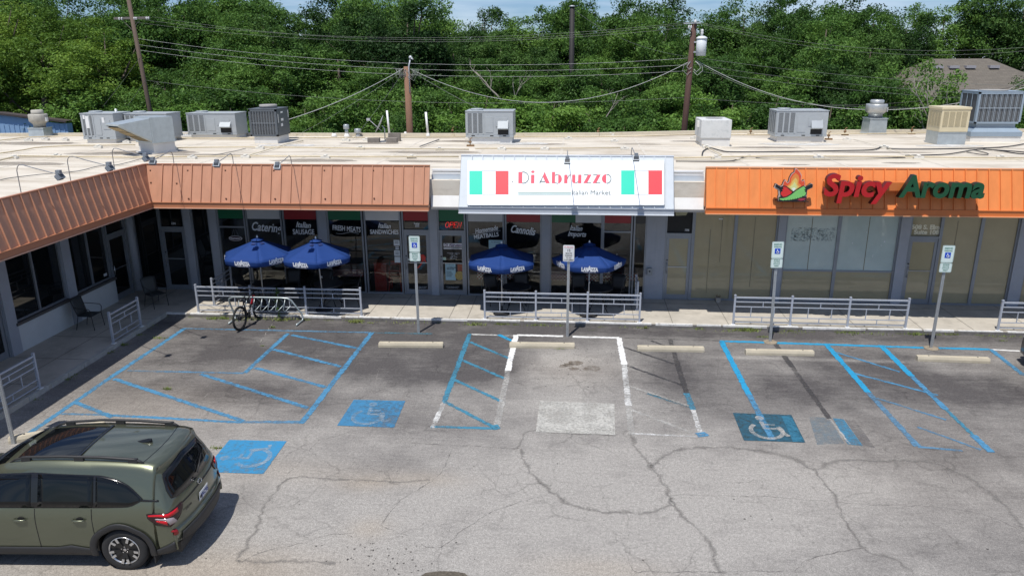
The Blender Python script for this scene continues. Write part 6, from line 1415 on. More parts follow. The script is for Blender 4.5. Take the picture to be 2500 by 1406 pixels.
    for s in (1, -1):
        # one dark band under all side glass, then the three panes and pillars
        patch('window_trim', gloss, s, [-.38, -.22, -.14, .02, .25, 1.3, 1.9, 2.25, 2.48], [1.195, 1.115, 1.10, 1.095, 1.09, 1.08, 1.075, 1.075, 1.09], [1.225, 1.37, 1.43, 1.50, 1.55, 1.58, 1.54, 1.36, 1.13], .005, 6, 40)
        patch('side_window', glass, s, [-.345, -.20, -.13, .0, .22, .33], [1.20, 1.135, 1.12, 1.116, 1.113, 1.112], [1.225, 1.36, 1.415, 1.475, 1.52, 1.535], .010, 6, 20); patch('belt_garnish', gloss, s, [-.62, -.50, -.36], [1.175, 1.18, 1.185], [1.20, 1.205, 1.215], .008, 2, 8)
        patch('side_window', glass, s, [.37, .8, 1.22], [1.112, 1.108, 1.104], [1.54, 1.555, 1.56], .010, 6, 10)
        patch('side_window', glass, s, [1.33, 1.7, 1.9, 2.2, 2.36], [1.104, 1.10, 1.10, 1.10, 1.11], [1.555, 1.54, 1.51, 1.34, 1.20], .010, 6, 14)
        # sill cladding and arch flares
        patch('sill_cladding', black, s, [.40, .52, .8, 1.0, 2.1, 2.28], [.27]*6, [.40, .40, .46, .42, .42, .42], .012, 3, 20)
        for cx in (0, WB):
            rws = []
            for a in np.linspace(R(-14), R(194), 30):
                rr_ = []
                for r_ in (.405, .43, .47, .50):
                    # flattened hexagonal flare
                    k = 1+.04*abs(math.sin(3*a)); x = cx+r_*k*math.cos(a); z = max(.27, .335+r_*k*math.sin(a)); rr_.append(side(x, z, s, .016 if r_ > .41 else -.0))
                rws.append(rr_)
            bb_ = MB(); bb_.grid(rws); o = bb_.build('wheel_arch_flare', black, t); md = o.modifiers.new('s', 'SOLIDIFY'); md.thickness = .012
        # rear bumper lower cladding on side
        patch('bumper_cladding', black, s, [-.80, -.65, -.52, -.42], [.34, .30, .28, .27], [.52, .44, .38, .34], .012, 3, 10)
        # door shut lines and handles
        for x_ in ((.37, 1.27, 2.32)):
            rws = []
            for z in np.linspace(.40, 1.07, 10):
                xx = x_+(.0 if x_ > 1 else (-.02+.0*z)); 
                if x_ == .37: xx = .40-.10*max(0, (.75-z))*.0
                rws.append([side(xx-.005, z, s, .003), side(xx+.005, z, s, .003)])
            bb_ = MB(); bb_.grid(rws, sm=False); bb_.build('door_seam', gloss, t)
        for x_ in (.50, 1.40):
            bb_ = MB(); c = side(x_+.09, .90, s, .03)
            bb_.tube([side(x_, .905, s, .012), side(x_+.03, .905, s, .035), side(x_+.16, .905, s, .037), side(x_+.20, .905, s, .012)], [.012, .016, .016, .012], 8); hh = bb_.build('door_handle', paint, t)
            bb_ = MB(); bb_.prism([(.055*math.cos(a), .035*math.sin(a)) for a in np.linspace(0, 6.28, 17)[:-1]], lambda u, v, d: side(x_+.08+u, .915+v, s, .004+d), 0, .002); bb_.build('handle_recess', gloss, t)
        # roof rail
        zr = lambda x: topz(x)[0]
        rp_ = [Vector((x, s*(topz(x)[1]-.035), zr(x)+h)) for x, h in ((-.36, .0), (-.30, .028), (-.22, .055), (.3, .068), (.9, .068), (1.45, .065), (1.62, .04), (1.72, .0))]
        bb_ = MB(); bb_.tube(rp_, [.012, .022, .026, .024, .024, .022, .016, .008], 8); bb_.build('roof_rail', black, t)
        for x in (-.2, .62, 1.45): MB().box(x-.07, x+.07, s*(topz(x)[1]-.035)-.022, s*(topz(x)[1]-.035)+.022, zr(x)-.01, zr(x)+.07).build('rail_foot', black, t)
        # wing mirror
        bb_ = MB(); c = side(2.12, 1.14, s, .12); bb_.lathe([(0, -.1), (.06, -.085), (.085, 0), (.06, .085), (0, .1)], (0, 0, 0), 14, M=Matrix.Translation(c) @ Matrix.Rotation(R(90), 4, 'X')); bb_.build('wing_mirror', paint, t)
        # tail light : red wrap-around body, clear C bar
        def rear(v, z, off=.006):
            zs = [p[1] for p in P if p[0] < -.55]; xs_ = [p[0] for p in P if p[0] < -.55]; pcs = [p[4] for p in P if p[0] < -.55]; vs_ = [p[2] for p in P if p[0] < -.55]
            x = interp(z, zs, xs_); pc = interp(z, zs, pcs); vw = interp(z, zs, vs_); q = min(1, abs(v)/vw); return Vector((x+pc*q**2.6-off, v, z)), vw
        def wrap(u, z, off):
            """u<0: metres forward along the side from the corner, u>0: metres inward on the tail"""
            p0, vw = rear(1, z, 0); p0, vw = rear(vw, z, 0); xc = p0.x
            if u >= 0: p, _ = rear(s*(vw-u), z, off); return p
            x = xc-u; q = side(x, z, s, off); return q
        def wpatch(name, m, us, zlo, zhi, off, nx=16, nz=4):
            if name != 'reflector': us = [u*1.3 for u in us]; zlo = [.91+(z-.91)*1.22 for z in zlo]; zhi = [.91+(z-.91)*1.22 for z in zhi]
            rws = []
            for u in np.linspace(us[0], us[-1], nx):
                a, c = interp(u, us, zlo), interp(u, us, zhi); rws.append([wrap(u, a+(c-a)*k/nz, off) for k in range(nz+1)])
            bb_ = MB(); bb_.grid(rws); o = bb_.build(name, m, t); md = o.modifiers.new('s', 'SOLIDIFY'); md.thickness = .006; md.offset = 0; return o
        tl_dark = mat('tail_light_dark', (.025, .006, .008), .12, var=0); tl_red = mat('tail_light_red', (.55, .008, .015), .12, var=0); tl_clear = mat('tail_light_clear', (.42, .36, .37), .15, .3, var=0)
        wpatch('tail_light', tl_dark, [-.25, -.16, 0, .13, .20], [.93, .84, .80, .86, .95], [.985, .99, .985, .99, 1.0], .010)
        wpatch('tail_light_lens', tl_red, [-.23, -.1, 0, .10], [.955, .95, .93, .93], [.975, .978, .978, .98], .018, 10, 2); wpatch('tail_light_lens', tl_clear, [-.16, -.10, -.04, .0, .05], [.915, .905, .90, .82, .815], [.93, .925, .925, .92, .835], .017, 12, 2)
        wpatch('tail_light_lens', tl_red, [-.15, -.09, -.03], [.885, .86, .835], [.905, .897, .893], .016, 8, 2)
        wpatch('reflector', mat('reflector_red', (.25, .008, .01), .2, var=0), [-.025, .0, .02], [.63, .60, .62], [.69, .71, .70], .012, 5, 2)
    def rear2(v, z, off=.006):
        sel = [p for p in P if p[0] < -.55]; zs = [p[1] for p in sel]; x = interp(z, zs, [p[0] for p in sel]); pc = interp(z, zs, [p[4] for p in sel]); vw = interp(z, zs, [p[2] for p in sel]); q = min(1, abs(v)/vw)
        return Vector((x+pc*q**2.6-off, v, z))
    def rpatch(name, m, vs_, zlo, zhi, off=.008, nx=20, nz=6):
        rws = []
        for v in np.linspace(vs_[0], vs_[-1], nx):
            a, c = interp(v, vs_, zlo), interp(v, vs_, zhi); rws.append([rear2(v, a+(c-a)*k/nz, off) for k in range(nz+1)])
        bb_ = MB(); bb_.grid(rws); o = bb_.build(name, m, t); md = o.modifiers.new('s', 'SOLIDIFY'); md.thickness = .005; md.offset = 0; return o
    rpatch('rear_window_trim', gloss, [-.70, -.60, 0, .60, .70], [1.15, 1.12, 1.10, 1.12, 1.15], [1.28, 1.50, 1.56, 1.50, 1.28], .006, 28)
    rpatch('rear_window', glass, [-.62, -.55, 0, .55, .62], [1.18, 1.155, 1.14, 1.155, 1.18], [1.32, 1.47, 1.53, 1.47, 1.32], .013, 28)
    rpatch('bumper_cladding', black, [-.74, -.5, 0, .5, .74], [.42, .42, .42, .42, .42], [.60, .63, .64, .63, .60], .016, 20, 4)
    rpatch('garnish_strip', gloss, [-.60, 0, .60], [.985, .99, .985], [1.0, 1.01, 1.0], .008, 16, 2)
    # spoiler lip
    b = MB(); rws = []
    for v in np.linspace(-.60, .60, 17):
        q = (abs(v)/.62)**2.6; x0 = -.60+.09*q; rws.append([Vector((x0+.10, v, 1.652-.01*q)), Vector((x0-.045, v, 1.635-.01*q)), Vector((x0-.05, v, 1.62-.01*q)), Vector((x0+.02, v, 1.600-.01*q))])
    b.grid(rws); b.build('spoiler', paint, t)
    # shut line roof/tailgate
    b = MB(); rws = []
    for v in np.linspace(-.60, .60, 15): zt = interp(-.36, [p[0] for p in P if p[1] > 1.6], [p[1] for p in P if p[1] > 1.6]); xx_ = -.40+.06*(v/.6)**2; rws.append([Vector((xx_+e_, v, interp(xx_+e_, [-.50, -.20, .3], [1.675, 1.70, 1.72])+.018*(1-(v/.64)**2)+.004)) for e_ in (0, .011)])
    b.grid(rws, sm=False); b.build('tailgate_seam', gloss, t)
    # wiper
    b = MB(); p0 = rear2(-.05, 1.16, .03); p1 = rear2(-.42, 1.30, .03); b.tube([p0, (p0+p1)/2+Vector((-.01, 0, .03)), p1], [.012, .008, .006], 6); b.build('rear_wiper', black, t)
    # number plate, badge
    def rtext(s_, v, z, size, m, off=.03, bold=0, sx=1):
        c = rear2(v, z, off); up = (rear2(v, z+.05, off)-rear2(v, z-.05, off)).normalized(); return lettering(s_, size, m, c, (0, -1, 0), up, t, .0008, bold=bold, sx=sx)
    c = rear2(0, .83, .014); b = MB(); b.box(-.006, 0, -.155, .155, -.08, .08, M=Matrix.Translation(c) @ Matrix.Rotation(R(-6), 4, 'Y')); b.build('number_plate', mat('plate_white', (.72, .74, .76), .4), t, bevel=.003)
    rtext('JAC95', -.025, .825, .10, mat('plate_blue', (.02, .05, .25), .5), .028, .002, .95); MB().prism([(.03*math.cos(a)-.11+.0, .035*math.sin(a)) for a in np.linspace(0, 6.28, 9)[:-1]], lambda u, v, d: rear2(-u, .825+v, .022+d), 0, .002).build('plate_emblem', gloss, t)
    chrome = mat('chrome', (.7, .7, .72), .15, 1, var=0)
    b = MB(); b.tube([rear2(.062*math.cos(a), 1.035+.034*math.sin(a), .016) for a in np.linspace(0, 6.28, 21)[:-1]], .006, 5, closed=True); b.build('badge', chrome, t); rtext('FORESTER', .46, .86, .045, gloss, .010, .001)
    # sun roof and roof panel
    b = MB(); rws = []
    def roofz(x, v):
        sel = [p for p in P if p[1] > 1.55 and p[0] > -.5]; z = interp(x, [p[0] for p in sel], [p[1] for p in sel]); cw = interp(x, [p[0] for p in sel], [p[2] for p in sel]); c_ = interp(x, [p[0] for p in sel], [p[3] for p in sel]); return z+c_*(1-(v/cw)**2)
    for x in np.linspace(.72, 1.66, 12): rws.append([Vector((x, v, roofz(x, v)+.006)) for v in np.linspace(-.47, .47, 9)])
    b.grid(rws); b.build('sunroof', glass, t)
    b = MB(); rows_ = [(1.66, .04), (.66, .04)]; b.box(.665, .70, -.50, .50, roofz(.68, 0)-.02, roofz(.68, 0)+.008); b.build('sunroof_deflector', gloss, t)
    b = MB(); b.grid([[Vector((x, w_*math.cos(a), roofz(-.1, 0)-.005+h*max(0, math.sin(a))*1.0+(0 if math.sin(a) > 0 else 0))) for a in np.linspace(0, math.pi, 7)] for x, w_, h in ((-.20, .012, .065), (-.14, .035, .062), (-.05, .035, .04), (.03, .018, .015), (.06, .004, .004))]); b.build('shark_fin_antenna', gloss, t)
    # front: windscreen, lamps, grille
    b = MB(); rws = []
    selx = [p for p in P if 1.7 < p[0] < 2.85]
    for p in selx:
        if not 1.76 < p[0] < 2.70: continue
        rws.append([Vector((p[0]+p[4]*abs(v)**2.6+.004, v*p[2]*.93, p[1]+p[3]*(1-v*v)+.006)) for v in np.linspace(-1, 1, 9)])
    b.grid(rws); b.build('windscreen', glass, t)
    b = MB(); b.box(3.60, 3.672, -.40, .40, .62, .84); b.build('grille', gloss, t)
    for s in (-1, 1): b = MB(); b.prism([(s*.42, .72), (s*.70, .76), (s*.72, .86), (s*.44, .82)], lambda u, v, d: Vector((3.66-.24*(abs(u)/.74)**2.6*1.0+d, u, v)), -.03, .012); b.build('headlight', tl_clear, t)
    MB().box(3.50, 3.655, -.62, .62, .30, .50).build('front_skid', black, t)
    # wheels
    tyre = mat('tyre', (.020, .020, .021), .85, var=.15, bump=.2, bscale=120); rimk = mat('rim_black', (.015, .015, .016), .3); rima = mat('rim_machined', (.62, .62, .62), .28, .8, var=.04)
    for cx in (0, WB):
        for s in (-1, 1):
            MW = Matrix.Translation((cx, s*.80, .355)) @ Matrix.Rotation(R(-90*s), 4, 'X')   # local +z outward
            b = MB(); b.lathe([(.235, -.10), (.30, -.105), (.345, -.09), (.356, -.06), (.358, 0), (.356, .06), (.345, .09), (.30, .107), (.248, .10), (.232, .09), (.23, .02)], (0, 0, 0), 44, M=MW, cap=False); wh = b.build('wheel', tyre, t)
            b = MB(); b.lathe([(.232, .075), (.225, .02), (.20, .0), (0, .0)], (0, 0, 0), 36, M=MW); b.build('rim_dish', rimk, wh)
            b = MB(); b.lathe([(.236, .082), (.238, .098), (.225, .098), (.218, .08)], (0, 0, 0), 40, M=MW, cap=False); b.build('rim', rima, wh)
            bk_ = MB()
            for k in range(5):
                a = R(90+72*k); b = MB()
                for off_, w0, w1 in ((-.165, .030, .045), (.165, .030, .045)):
                    p0 = Vector((.065*math.cos(a+off_*.8), .065*math.sin(a+off_*.8), .070)); p1 = Vector((.226*math.cos(a+off_*1.35), .226*math.sin(a+off_*1.35), .100)); b.beam(MW @ (p0*.45+p1*.55+Vector((0, 0, .012))), MW @ (p1+Vector((0, 0, .006))), .038, .02, up=MW.to_3x3() @ Vector((0, 0, 1))); bk_.beam(MW @ p0, MW @ p1, .044, .03, up=MW.to_3x3() @ Vector((0, 0, 1)))
                b.build('spoke', rima, wh)
            bk_.lathe([(.085, .03), (.075, .065), (0, .07)], (0, 0, 0), 20, M=MW)
            bk_.build('rim_centre', rimk, wh)
            b = MB(); 
            for k in range(5): a = R(54+72*k); b.lathe([(.010, .0), (.010, .012)], (.052*math.cos(a), .052*math.sin(a), .066), 6, M=MW)
            b.lathe([(.026, .0), (.024, .008)], (0, 0, .068), 14, M=MW); b.build('wheel_nut', chrome, wh)
            # dark inner arch
            b = MB(); b.lathe([(.42, -.30), (.42, .03)], (0, 0, 0), 30, M=MW, cap=False); b.build('wheel_well', black, t)
            # mud flap
            if cx == 0: MB().box(-.46, -.445, s*.80-.11, s*.80+.09, .13, .40).build('mud_flap', black, t)
    return t
olive = bpy.data.materials.new('car_paint_olive'); olive.use_nodes = True
pb2 = olive.node_tree.nodes['Principled BSDF']; pb2.inputs['Base Color'].default_value = (.125, .136, .090, 1); pb2.inputs['Metallic'].default_value = .65; pb2.inputs['Roughness'].default_value = .34; pb2.inputs['Coat Weight'].default_value = 1; pb2.inputs['Coat Roughness'].default_value = .03
make_suv('olive green estate car with roof rails and sunroof parked at the lower left', olive, (-6.83, 10.23, 0), R(183.6))
blackp = bpy.data.materials.new('car_paint_black'); blackp.use_nodes = True
pb3 = blackp.node_tree.nodes['Principled BSDF']; pb3.inputs['Base Color'].default_value = (.012, .012, .013, 1); pb3.inputs['Roughness'].default_value = .3; pb3.inputs['Coat Weight'].default_value = 1
make_suv('black car of which only a front corner shows at the right edge by the railing', blackp, (12.30, 15.60, 0), R(91))
# ================================================================ POLES AND WIRES
wood = mat('pole_wood', (.115, .082, .062), .85, var=.25, vscale=3, streak=(8, 8, .6), bump=.3, bscale=30); wood_g = mat('pole_wood_grey', (.15, .135, .125), .85, var=.2, vscale=3, streak=(8, 8, .6)); wood_b = mat('pole_tarred', (.016, .014, .014), .7, var=.2)
porc = mat('insulator', (.62, .63, .64), .3); wirem = mat('wire_aluminium', (.20, .21, .20), .5, .3, var=0); wirew = mat('wire_pale', (.42, .43, .42), .5, var=0); wired = mat('wire_dark', (.04, .04, .04), .6, var=0)
def pole(name, label, top, base, r0, r1, m):
    base = Vector(base); top = Vector(top); d = (top-base)/(top.z-base.z) if abs(top.z-base.z) > 0 else Vector((0, 0, 1)); g0 = base-d*(base.z+.1)
    t = thing(name, label, 'utility pole', g0); b = MB(); b.tube([(0, 0, 0), (top-g0)*.5, top-g0], [r0, (r0+r1)/2, r1], 12); b.build('shaft', m, t); return t, g0
YL, YR, YC = 40.5, 38.6, 37.0
lt = ony(308, -30, YL); lb_ = ony(362, 250, YL); pl_, g0 = pole('utility_pole', 'leaning wooden utility pole with a crossarm at the left', lt, lb_, .13, .10, wood)
c = ony(319, 45, YL)-g0; dd = Vector((1, .16, .02)).normalized(); b = MB(); b.beam(c-dd*.85, c+dd*1.0, .10, .12); b.beam(c+dd*.55, c-Vector((0, 0, .6)), .03, .02); b.beam(c-dd*.5, c-Vector((0, 0, .6)), .03, .02); ca_ = b.build('crossarm', wood_g, pl_)
for k in (-.55, -.42, .22, .32, .85, .95): MB().lathe([(.02, 0), (.05, .03), (.03, .06), (.055, .09), (.02, .14)], c+dd*k+Vector((0, -.07, -.10)), 10).build('insulator', porc, ca_)
rt2 = ony(1695, 57, YR); rb2 = ony(1672, 300, YR); pr_, g1 = pole('utility_pole', 'dark brown wooden utility pole carrying the grey transformer', rt2, rb2, .165, .13, mat('pole_wood_dark', (.085, .045, .035), .85, var=.25, vscale=3, streak=(8, 8, .6)))
tg = mat('transformer_grey', (.62, .66, .68), .45, 0, var=.06)
c = ony(1712, 115, YR-.1)-g1; tr_ = thing('transformer', 'pale grey cylindrical transformer hung on the brown pole', 'transformer', g1+c+Vector((0, 0, -.42)))
MB().lathe([(.20, 0), (.24, .02), (.24, .78), (.20, .80)], (0, 0, 0), 28).build('tank', tg, tr_); MB().lathe([(.265, .78), (.27, .80), (.25, .84), (.15, .90), (0, .93)], (0, 0, 0), 28).build('lid', tg, tr_)
MB().lathe([(.04, .90), (.04, .98), (.09, 1.0), (.05, 1.03), (.08, 1.08), (.05, 1.12), (.075, 1.16), (.03, 1.22)], (.0, 0, 0), 14).build('bushing', porc, tr_); MB().box(-.36, -.2, -.05, .05, .15, .22).build('bracket', galv, tr_); MB().box(-.36, -.2, -.05, .05, .6, .67).build('bracket', galv, tr_)
b = MB(); c2 = rt2-g1
for dx in (-.9, -.55, .0, .12): b.lathe([(.02, 0), (.05, .03), (.03, .06), (.045, .1), (.02, .14)], c2+Vector((dx*.3, -.2, .0 if dx > -.5 else -.25)), 10)
b.build('insulator', porc, pr_); MB().beam(c2+Vector((-.5, -.1, -.02)), c2+Vector((.3, -.1, .0)), .06, .06).build('bracket', galv, pr_)
ct = ony(993, 163, YC); cbs = ony(1001, 330, YC); pc_, g2 = pole('utility_pole', 'short reddish wooden service pole in the middle topped by a weatherhead', ct, cbs, .19, .15, mat('pole_wood_red', (.22, .12, .075), .85, var=.3, vscale=4, streak=(8, 8, .6), bump=.3))
b = MB(); k0 = ct-g2; b.tube([k0+Vector((.12, -.1, -1.2)), k0+Vector((.12, -.1, .0)), k0+Vector((.22, -.1, .38))], .035, 8); b.lathe([(.06, 0), (.09, .05), (.07, .12), (0, .15)], k0+Vector((.22, -.1, .35)), 12); b.tube([k0+Vector((.22, -.1, .4)), k0+Vector((.36, -.2, .33))], .04, 8); b.build('weatherhead', mat('weatherhead_grey', (.5, .52, .55), .4, .3), pc_)
dk1, g3 = pole('utility_pole', 'black tarred pole among the trees right of the middle', ony(1397, 18, 49), ony(1395, 180, 49), .18, .15, wood_b)
MB().lathe([(.19, 0), (.19, .06), (.08, .1)], ony(1397, 18, 49)-g3, 12).build('pole_cap', galv, dk1)
def wire(a, b_, sag, r_, m, label, n=22, Ya=None, Yb=None):
    A = ony(*a, Ya) if Ya else Vector(a); B = ony(*b_, Yb) if Yb else Vector(b_); P_ = []
    for i in range(n+1): t_ = i/n; p = A+(B-A)*t_; p.z -= sag*4*t_*(1-t_); P_.append(p)
    r_ *= .62; return tag(MB().tube(P_, r_, 5).build('overhead_wire', m), label, 'wire', 'overhead wires')
# long spans from the left pole to the right pole (mid-sag measured) and on to the right
wr = .010
for (a, b_, sg, l) in (((340, 48), (1690, 54), .82, 'upper crossarm wire, back strand, between left and right poles'), ((372, 42), (1692, 57), .95, 'upper crossarm wire, front strand, between left and right poles'), ((310, 52), (1694, 66), .86, 'lowest of the three crossarm wires between left and right poles')):
    wire(a, b_, sg, wr*.8, wirem, l, Ya=YL, Yb=YR)
wire((1700, 53), (2620, 105), .75, wr*.8, wirem, 'upper wire running from the transformer pole out of the right edge', Ya=YR, Yb=37); wire((1700, 56), (2620, 112), .85, wr*.8, wirem, 'second upper wire from the transformer pole out of the right edge', Ya=YR, Yb=37)
for a, b_, sg, l in (((337, 95), (1690, 142), .75, 'first telecom wire below the crossarm, left to right pole'), ((339, 110), (1690, 158), .72, 'second telecom wire below the crossarm, left to right pole'), ((341, 123), (1688, 173), .72, 'third telecom wire below the crossarm, left to right pole'), ((358, 197), (1684, 238), .66, 'lowest thin wire across the trees, left to right pole')):
    wire(a, b_, sg, wr*1.1, wirew if 'lowest' not in l else wirem, l, Ya=YL, Yb=YR)
for a, b_, sg, l in (((1692, 140), (2560, 212), .25, 'first telecom wire from the transformer pole to the right'), ((1692, 158), (2560, 236), .25, 'second telecom wire from the transformer pole to the right'), ((1690, 172), (2560, 250), .25, 'third telecom wire from the transformer pole to the right'), ((1686, 240), (2560, 262), .2, 'lowest thin wire from the transformer pole to the right')):
    wire(a, b_, sg, wr, wirem, l, Ya=YR, Yb=YR)
wire((1003, 170), (1688, 148), 1.75, .022, wirew, 'thick drooping service cable between the middle pole and the transformer pole', Ya=YC, Yb=YR)
wire((1700, 148), (2118, 268), .55, .022, wirew, 'thick pale cable falling from the transformer pole towards the tall exhaust fan', Ya=YR, Yb=36.6); wire((2118, 268), (2620, 175), .45, .022, wirew, 'thick pale cable rising past the exhaust fan to the right edge', Ya=36.6, Yb=34)
wire((1700, 152), (2000, 256), .35, .012, wirem, 'thin cable beside the thick one right of the transformer pole', Ya=YR, Yb=36.6); wire((2000, 256), (2620, 178), .4, .014, wired, 'dark cable rising to the right edge above the condenser', Ya=36.6, Yb=34)
wire((985, 168), (705, 292), .18, .022, wirew, 'thick service cable from the middle pole down to the dark condenser', Ya=YC, Yb=31.6); wire((985, 172), (722, 332), .12, .009, wirem, 'thin guy wire from the middle pole down to the left roof edge', Ya=YC, Yb=34); wire((985, 174), (858, 345), .1, .008, wirem, 'thin line from the middle pole down to the dish', Ya=YC, Yb=32.5)
wire((1003, 172), (1225, 290), .12, .008, wirem, 'thin line from the middle pole down behind the middle unit', Ya=YC, Yb=33.5); wire((1003, 175), (1300, 330), .1, .006, wirem, 'thinnest line from the middle pole to the back roof edge', Ya=YC, Yb=34.5)
wire((1402, 25), (1690, 140), .5, .010, wirem, 'single wire from the black pole down to the transformer pole', Ya=49, Yb=YR)
wire((345, 136), (250, 262), .05, .014, wired, 'dark guy wire from the left pole down into the bushes', Ya=YL, Yb=38.5); wire((356, 195), (312, 258), .03, .014, wired, 'lower dark guy wire at the left pole', Ya=YL, Yb=38.5); wire((2500, 285), (2620, 240), .05, .01, wirew, 'pale wire at the right edge beside the blue grey condenser', Ya=34, Yb=34)
wire((2170, 332), (2500, 250), .1, .010, wirem, 'thin wire rising behind the tan cooler', Ya=36, Yb=36); wire((2420, 240), (2520, 185), .05, .010, wirew, 'short pale wire above the blue grey condenser', Ya=35.5, Yb=36)
# drip loops at pole tops
b = MB()
for k in range(7):
    a = ct+Vector((-.25-.12*k*.4, -.05, -.1)); e = ct+Vector((-.05, -.15, -.12-.1*k*.5)); b.tube([a, (a+e)/2+Vector((random.uniform(-.25, .1), 0, -.25-.1*random.random())), e], .010, 4)
    a = ct+Vector((.3+.1*k*.5, -.05, -.15)); b.tube([a, (a+e)/2+Vector((random.uniform(-.1, .25), 0, -.3-.1*random.random())), e], .010, 4)
tag(b.build('cable_loops', wirem), 'tangle of loose cable loops at the top of the middle pole', 'cable')
b = MB(); q = ony(1692, 150, YR-.15)
for k in range(5):
    s = random.uniform(.25, .5); sg_ = 1 if k % 2 else -1; b.tube([q+Vector((sg_*.1, 0, 0)), q+Vector((sg_*s*.9, 0, -.2)), q+Vector((sg_*s, 0, -s*.9)), q+Vector((sg_*s*.5, 0, -s*1.35)), q+Vector((sg_*.06, 0, -s*1.0))], .013, 5)
tag(b.build('cable_loops', wirew), 'hanging cable loops on both sides of the transformer pole', 'cable')

# ================================================================ BUILDINGS BEYOND
hs = thing('house', 'house with a brown shingle hip roof behind the trees at the right', 'house', (0, 0, 0)); HY = 58
shg = bpy.data.materials.new('shingles'); shg.use_nodes = True; n_ = shg.node_tree; bb = n_.nodes['Principled BSDF']; bb.inputs['Roughness'].default_value = .9; tcs = n_.nodes.new('ShaderNodeTexCoord'); br = n_.nodes.new('ShaderNodeTexBrick'); br.inputs['Scale'].default_value = 1.0; br.inputs['Brick Width'].default_value = .35; br.inputs['Row Height'].default_value = .18; br.inputs['Mortar Size'].default_value = .012
br.inputs['Color1'].default_value = (.120, .106, .088, 1); br.inputs['Color2'].default_value = (.150, .132, .108, 1); br.inputs['Mortar'].default_value = (.10, .085, .07, 1); n_.links.new(tcs.outputs['Object'], br.inputs['Vector']); n_.links.new(br.outputs[0], bb.inputs['Base Color'])
r0 = ony(2272, 155, HY); r1 = ony(2412, 156, HY); zr_ = 7.4; zev = 2.8; run_ = 7.6
x0, x1 = r0.x-.0, r1.x; ev = [(x0-8.0, HY-run_, zev), (x1+8.5, HY-run_, zev), (x1+8.5, HY+run_, zev), (x0-8.0, HY+run_, zev)]; R0, R1 = (x0, HY, zr_), (x1, HY, zr_)
b = MB(); b.add(ev+[R0, R1], [(0, 1, 5, 4), (1, 2, 5), (2, 3, 4, 5), (3, 0, 4)]); b.build('roof', shg, hs)
b = MB(); b.box(x0-7.4, x1+7.9, HY-7.0, HY+7.0, 0, zev+.35); b.build('wall', mat('house_brick', (.25, .14, .10), .85, var=.2, vscale=8), hs)
for px_ in (2288, 2327, 2367, 2424):
    c = ony(px_, 169 if px_ < 2400 else 173, HY-1.05); b = MB(); zz = zr_-(HY-c.y)*(zr_-zev)/run_; b.box(c.x-.32, c.x+.32, c.y-.22, c.y+.22, zz, zz+.18); b.build('roof_vent', mat('roof_vent', (.35, .34, .36), .5), hs)
# lower wing of the same roof, towards the left
hw = ony(2225, 225, 54); b = MB(); xa, xb = ony(2040, 262, 54).x, ony(2260, 262, 54).x
b.add([(xa, 47.5, 2.4), (xb+6, 47.5, 2.4), (xb+6, 54, 5.6), (xa+3.5, 54, 5.6), (xa, 60, 2.4), (xb+6, 60, 2.4)], [(0, 1, 2, 3), (0, 3, 4), (3, 2, 5, 4)]); b.build('roof', shg, hs); b = MB(); b.box(xa+.5, xb+5, 48, 59, 0, 2.5); b.build('wall', MATS['house_brick'], hs)

bbm = mat('corrugated_blue', (.24, .38, .58), .5, var=.08, vscale=1, streak=(1, 1, .2)); brt = mat('brown_gutter', (.06, .045, .04), .6)
bl_ = thing('shed', 'blue corrugated metal building with a brown roof edge at the far left', 'building', (0, 0, 0))
A = ony(0, 285, 41); B = ony(163, 302, 41); b = MB(); xL, xR = A.x-14, B.x
b.box(xL, xR, 41, 41.45, 0, 4.2)
x = xL
while x < xR: b.box(x, x+.05, 40.97, 41, 0, 4.15); x += .30
b.build('wall', bbm, bl_)
b = MB(); b.add([(xL, 40.8, 4.97), (A.x, 40.8, 4.71), (xR+.1, 40.8, 4.26), (xR+.1, 40.8, 4.36), (A.x, 40.8, 4.82), (xL, 40.8, 5.08), (xL, 41.5, 5.08), (A.x, 41.5, 4.82), (xR+.1, 41.5, 4.36)], [(0, 1, 2, 3, 4, 5), (5, 4, 7, 6), (4, 3, 8, 7)]); b.build('roof', brt, bl_)
b = MB(); b.add([(xL, 41.01, 4.14), (xR, 41.01, 4.14), (A.x, 41.01, 4.70), (xL, 41.01, 4.95)], [(0, 1, 2, 3)]); b.build('gable', bbm, bl_)

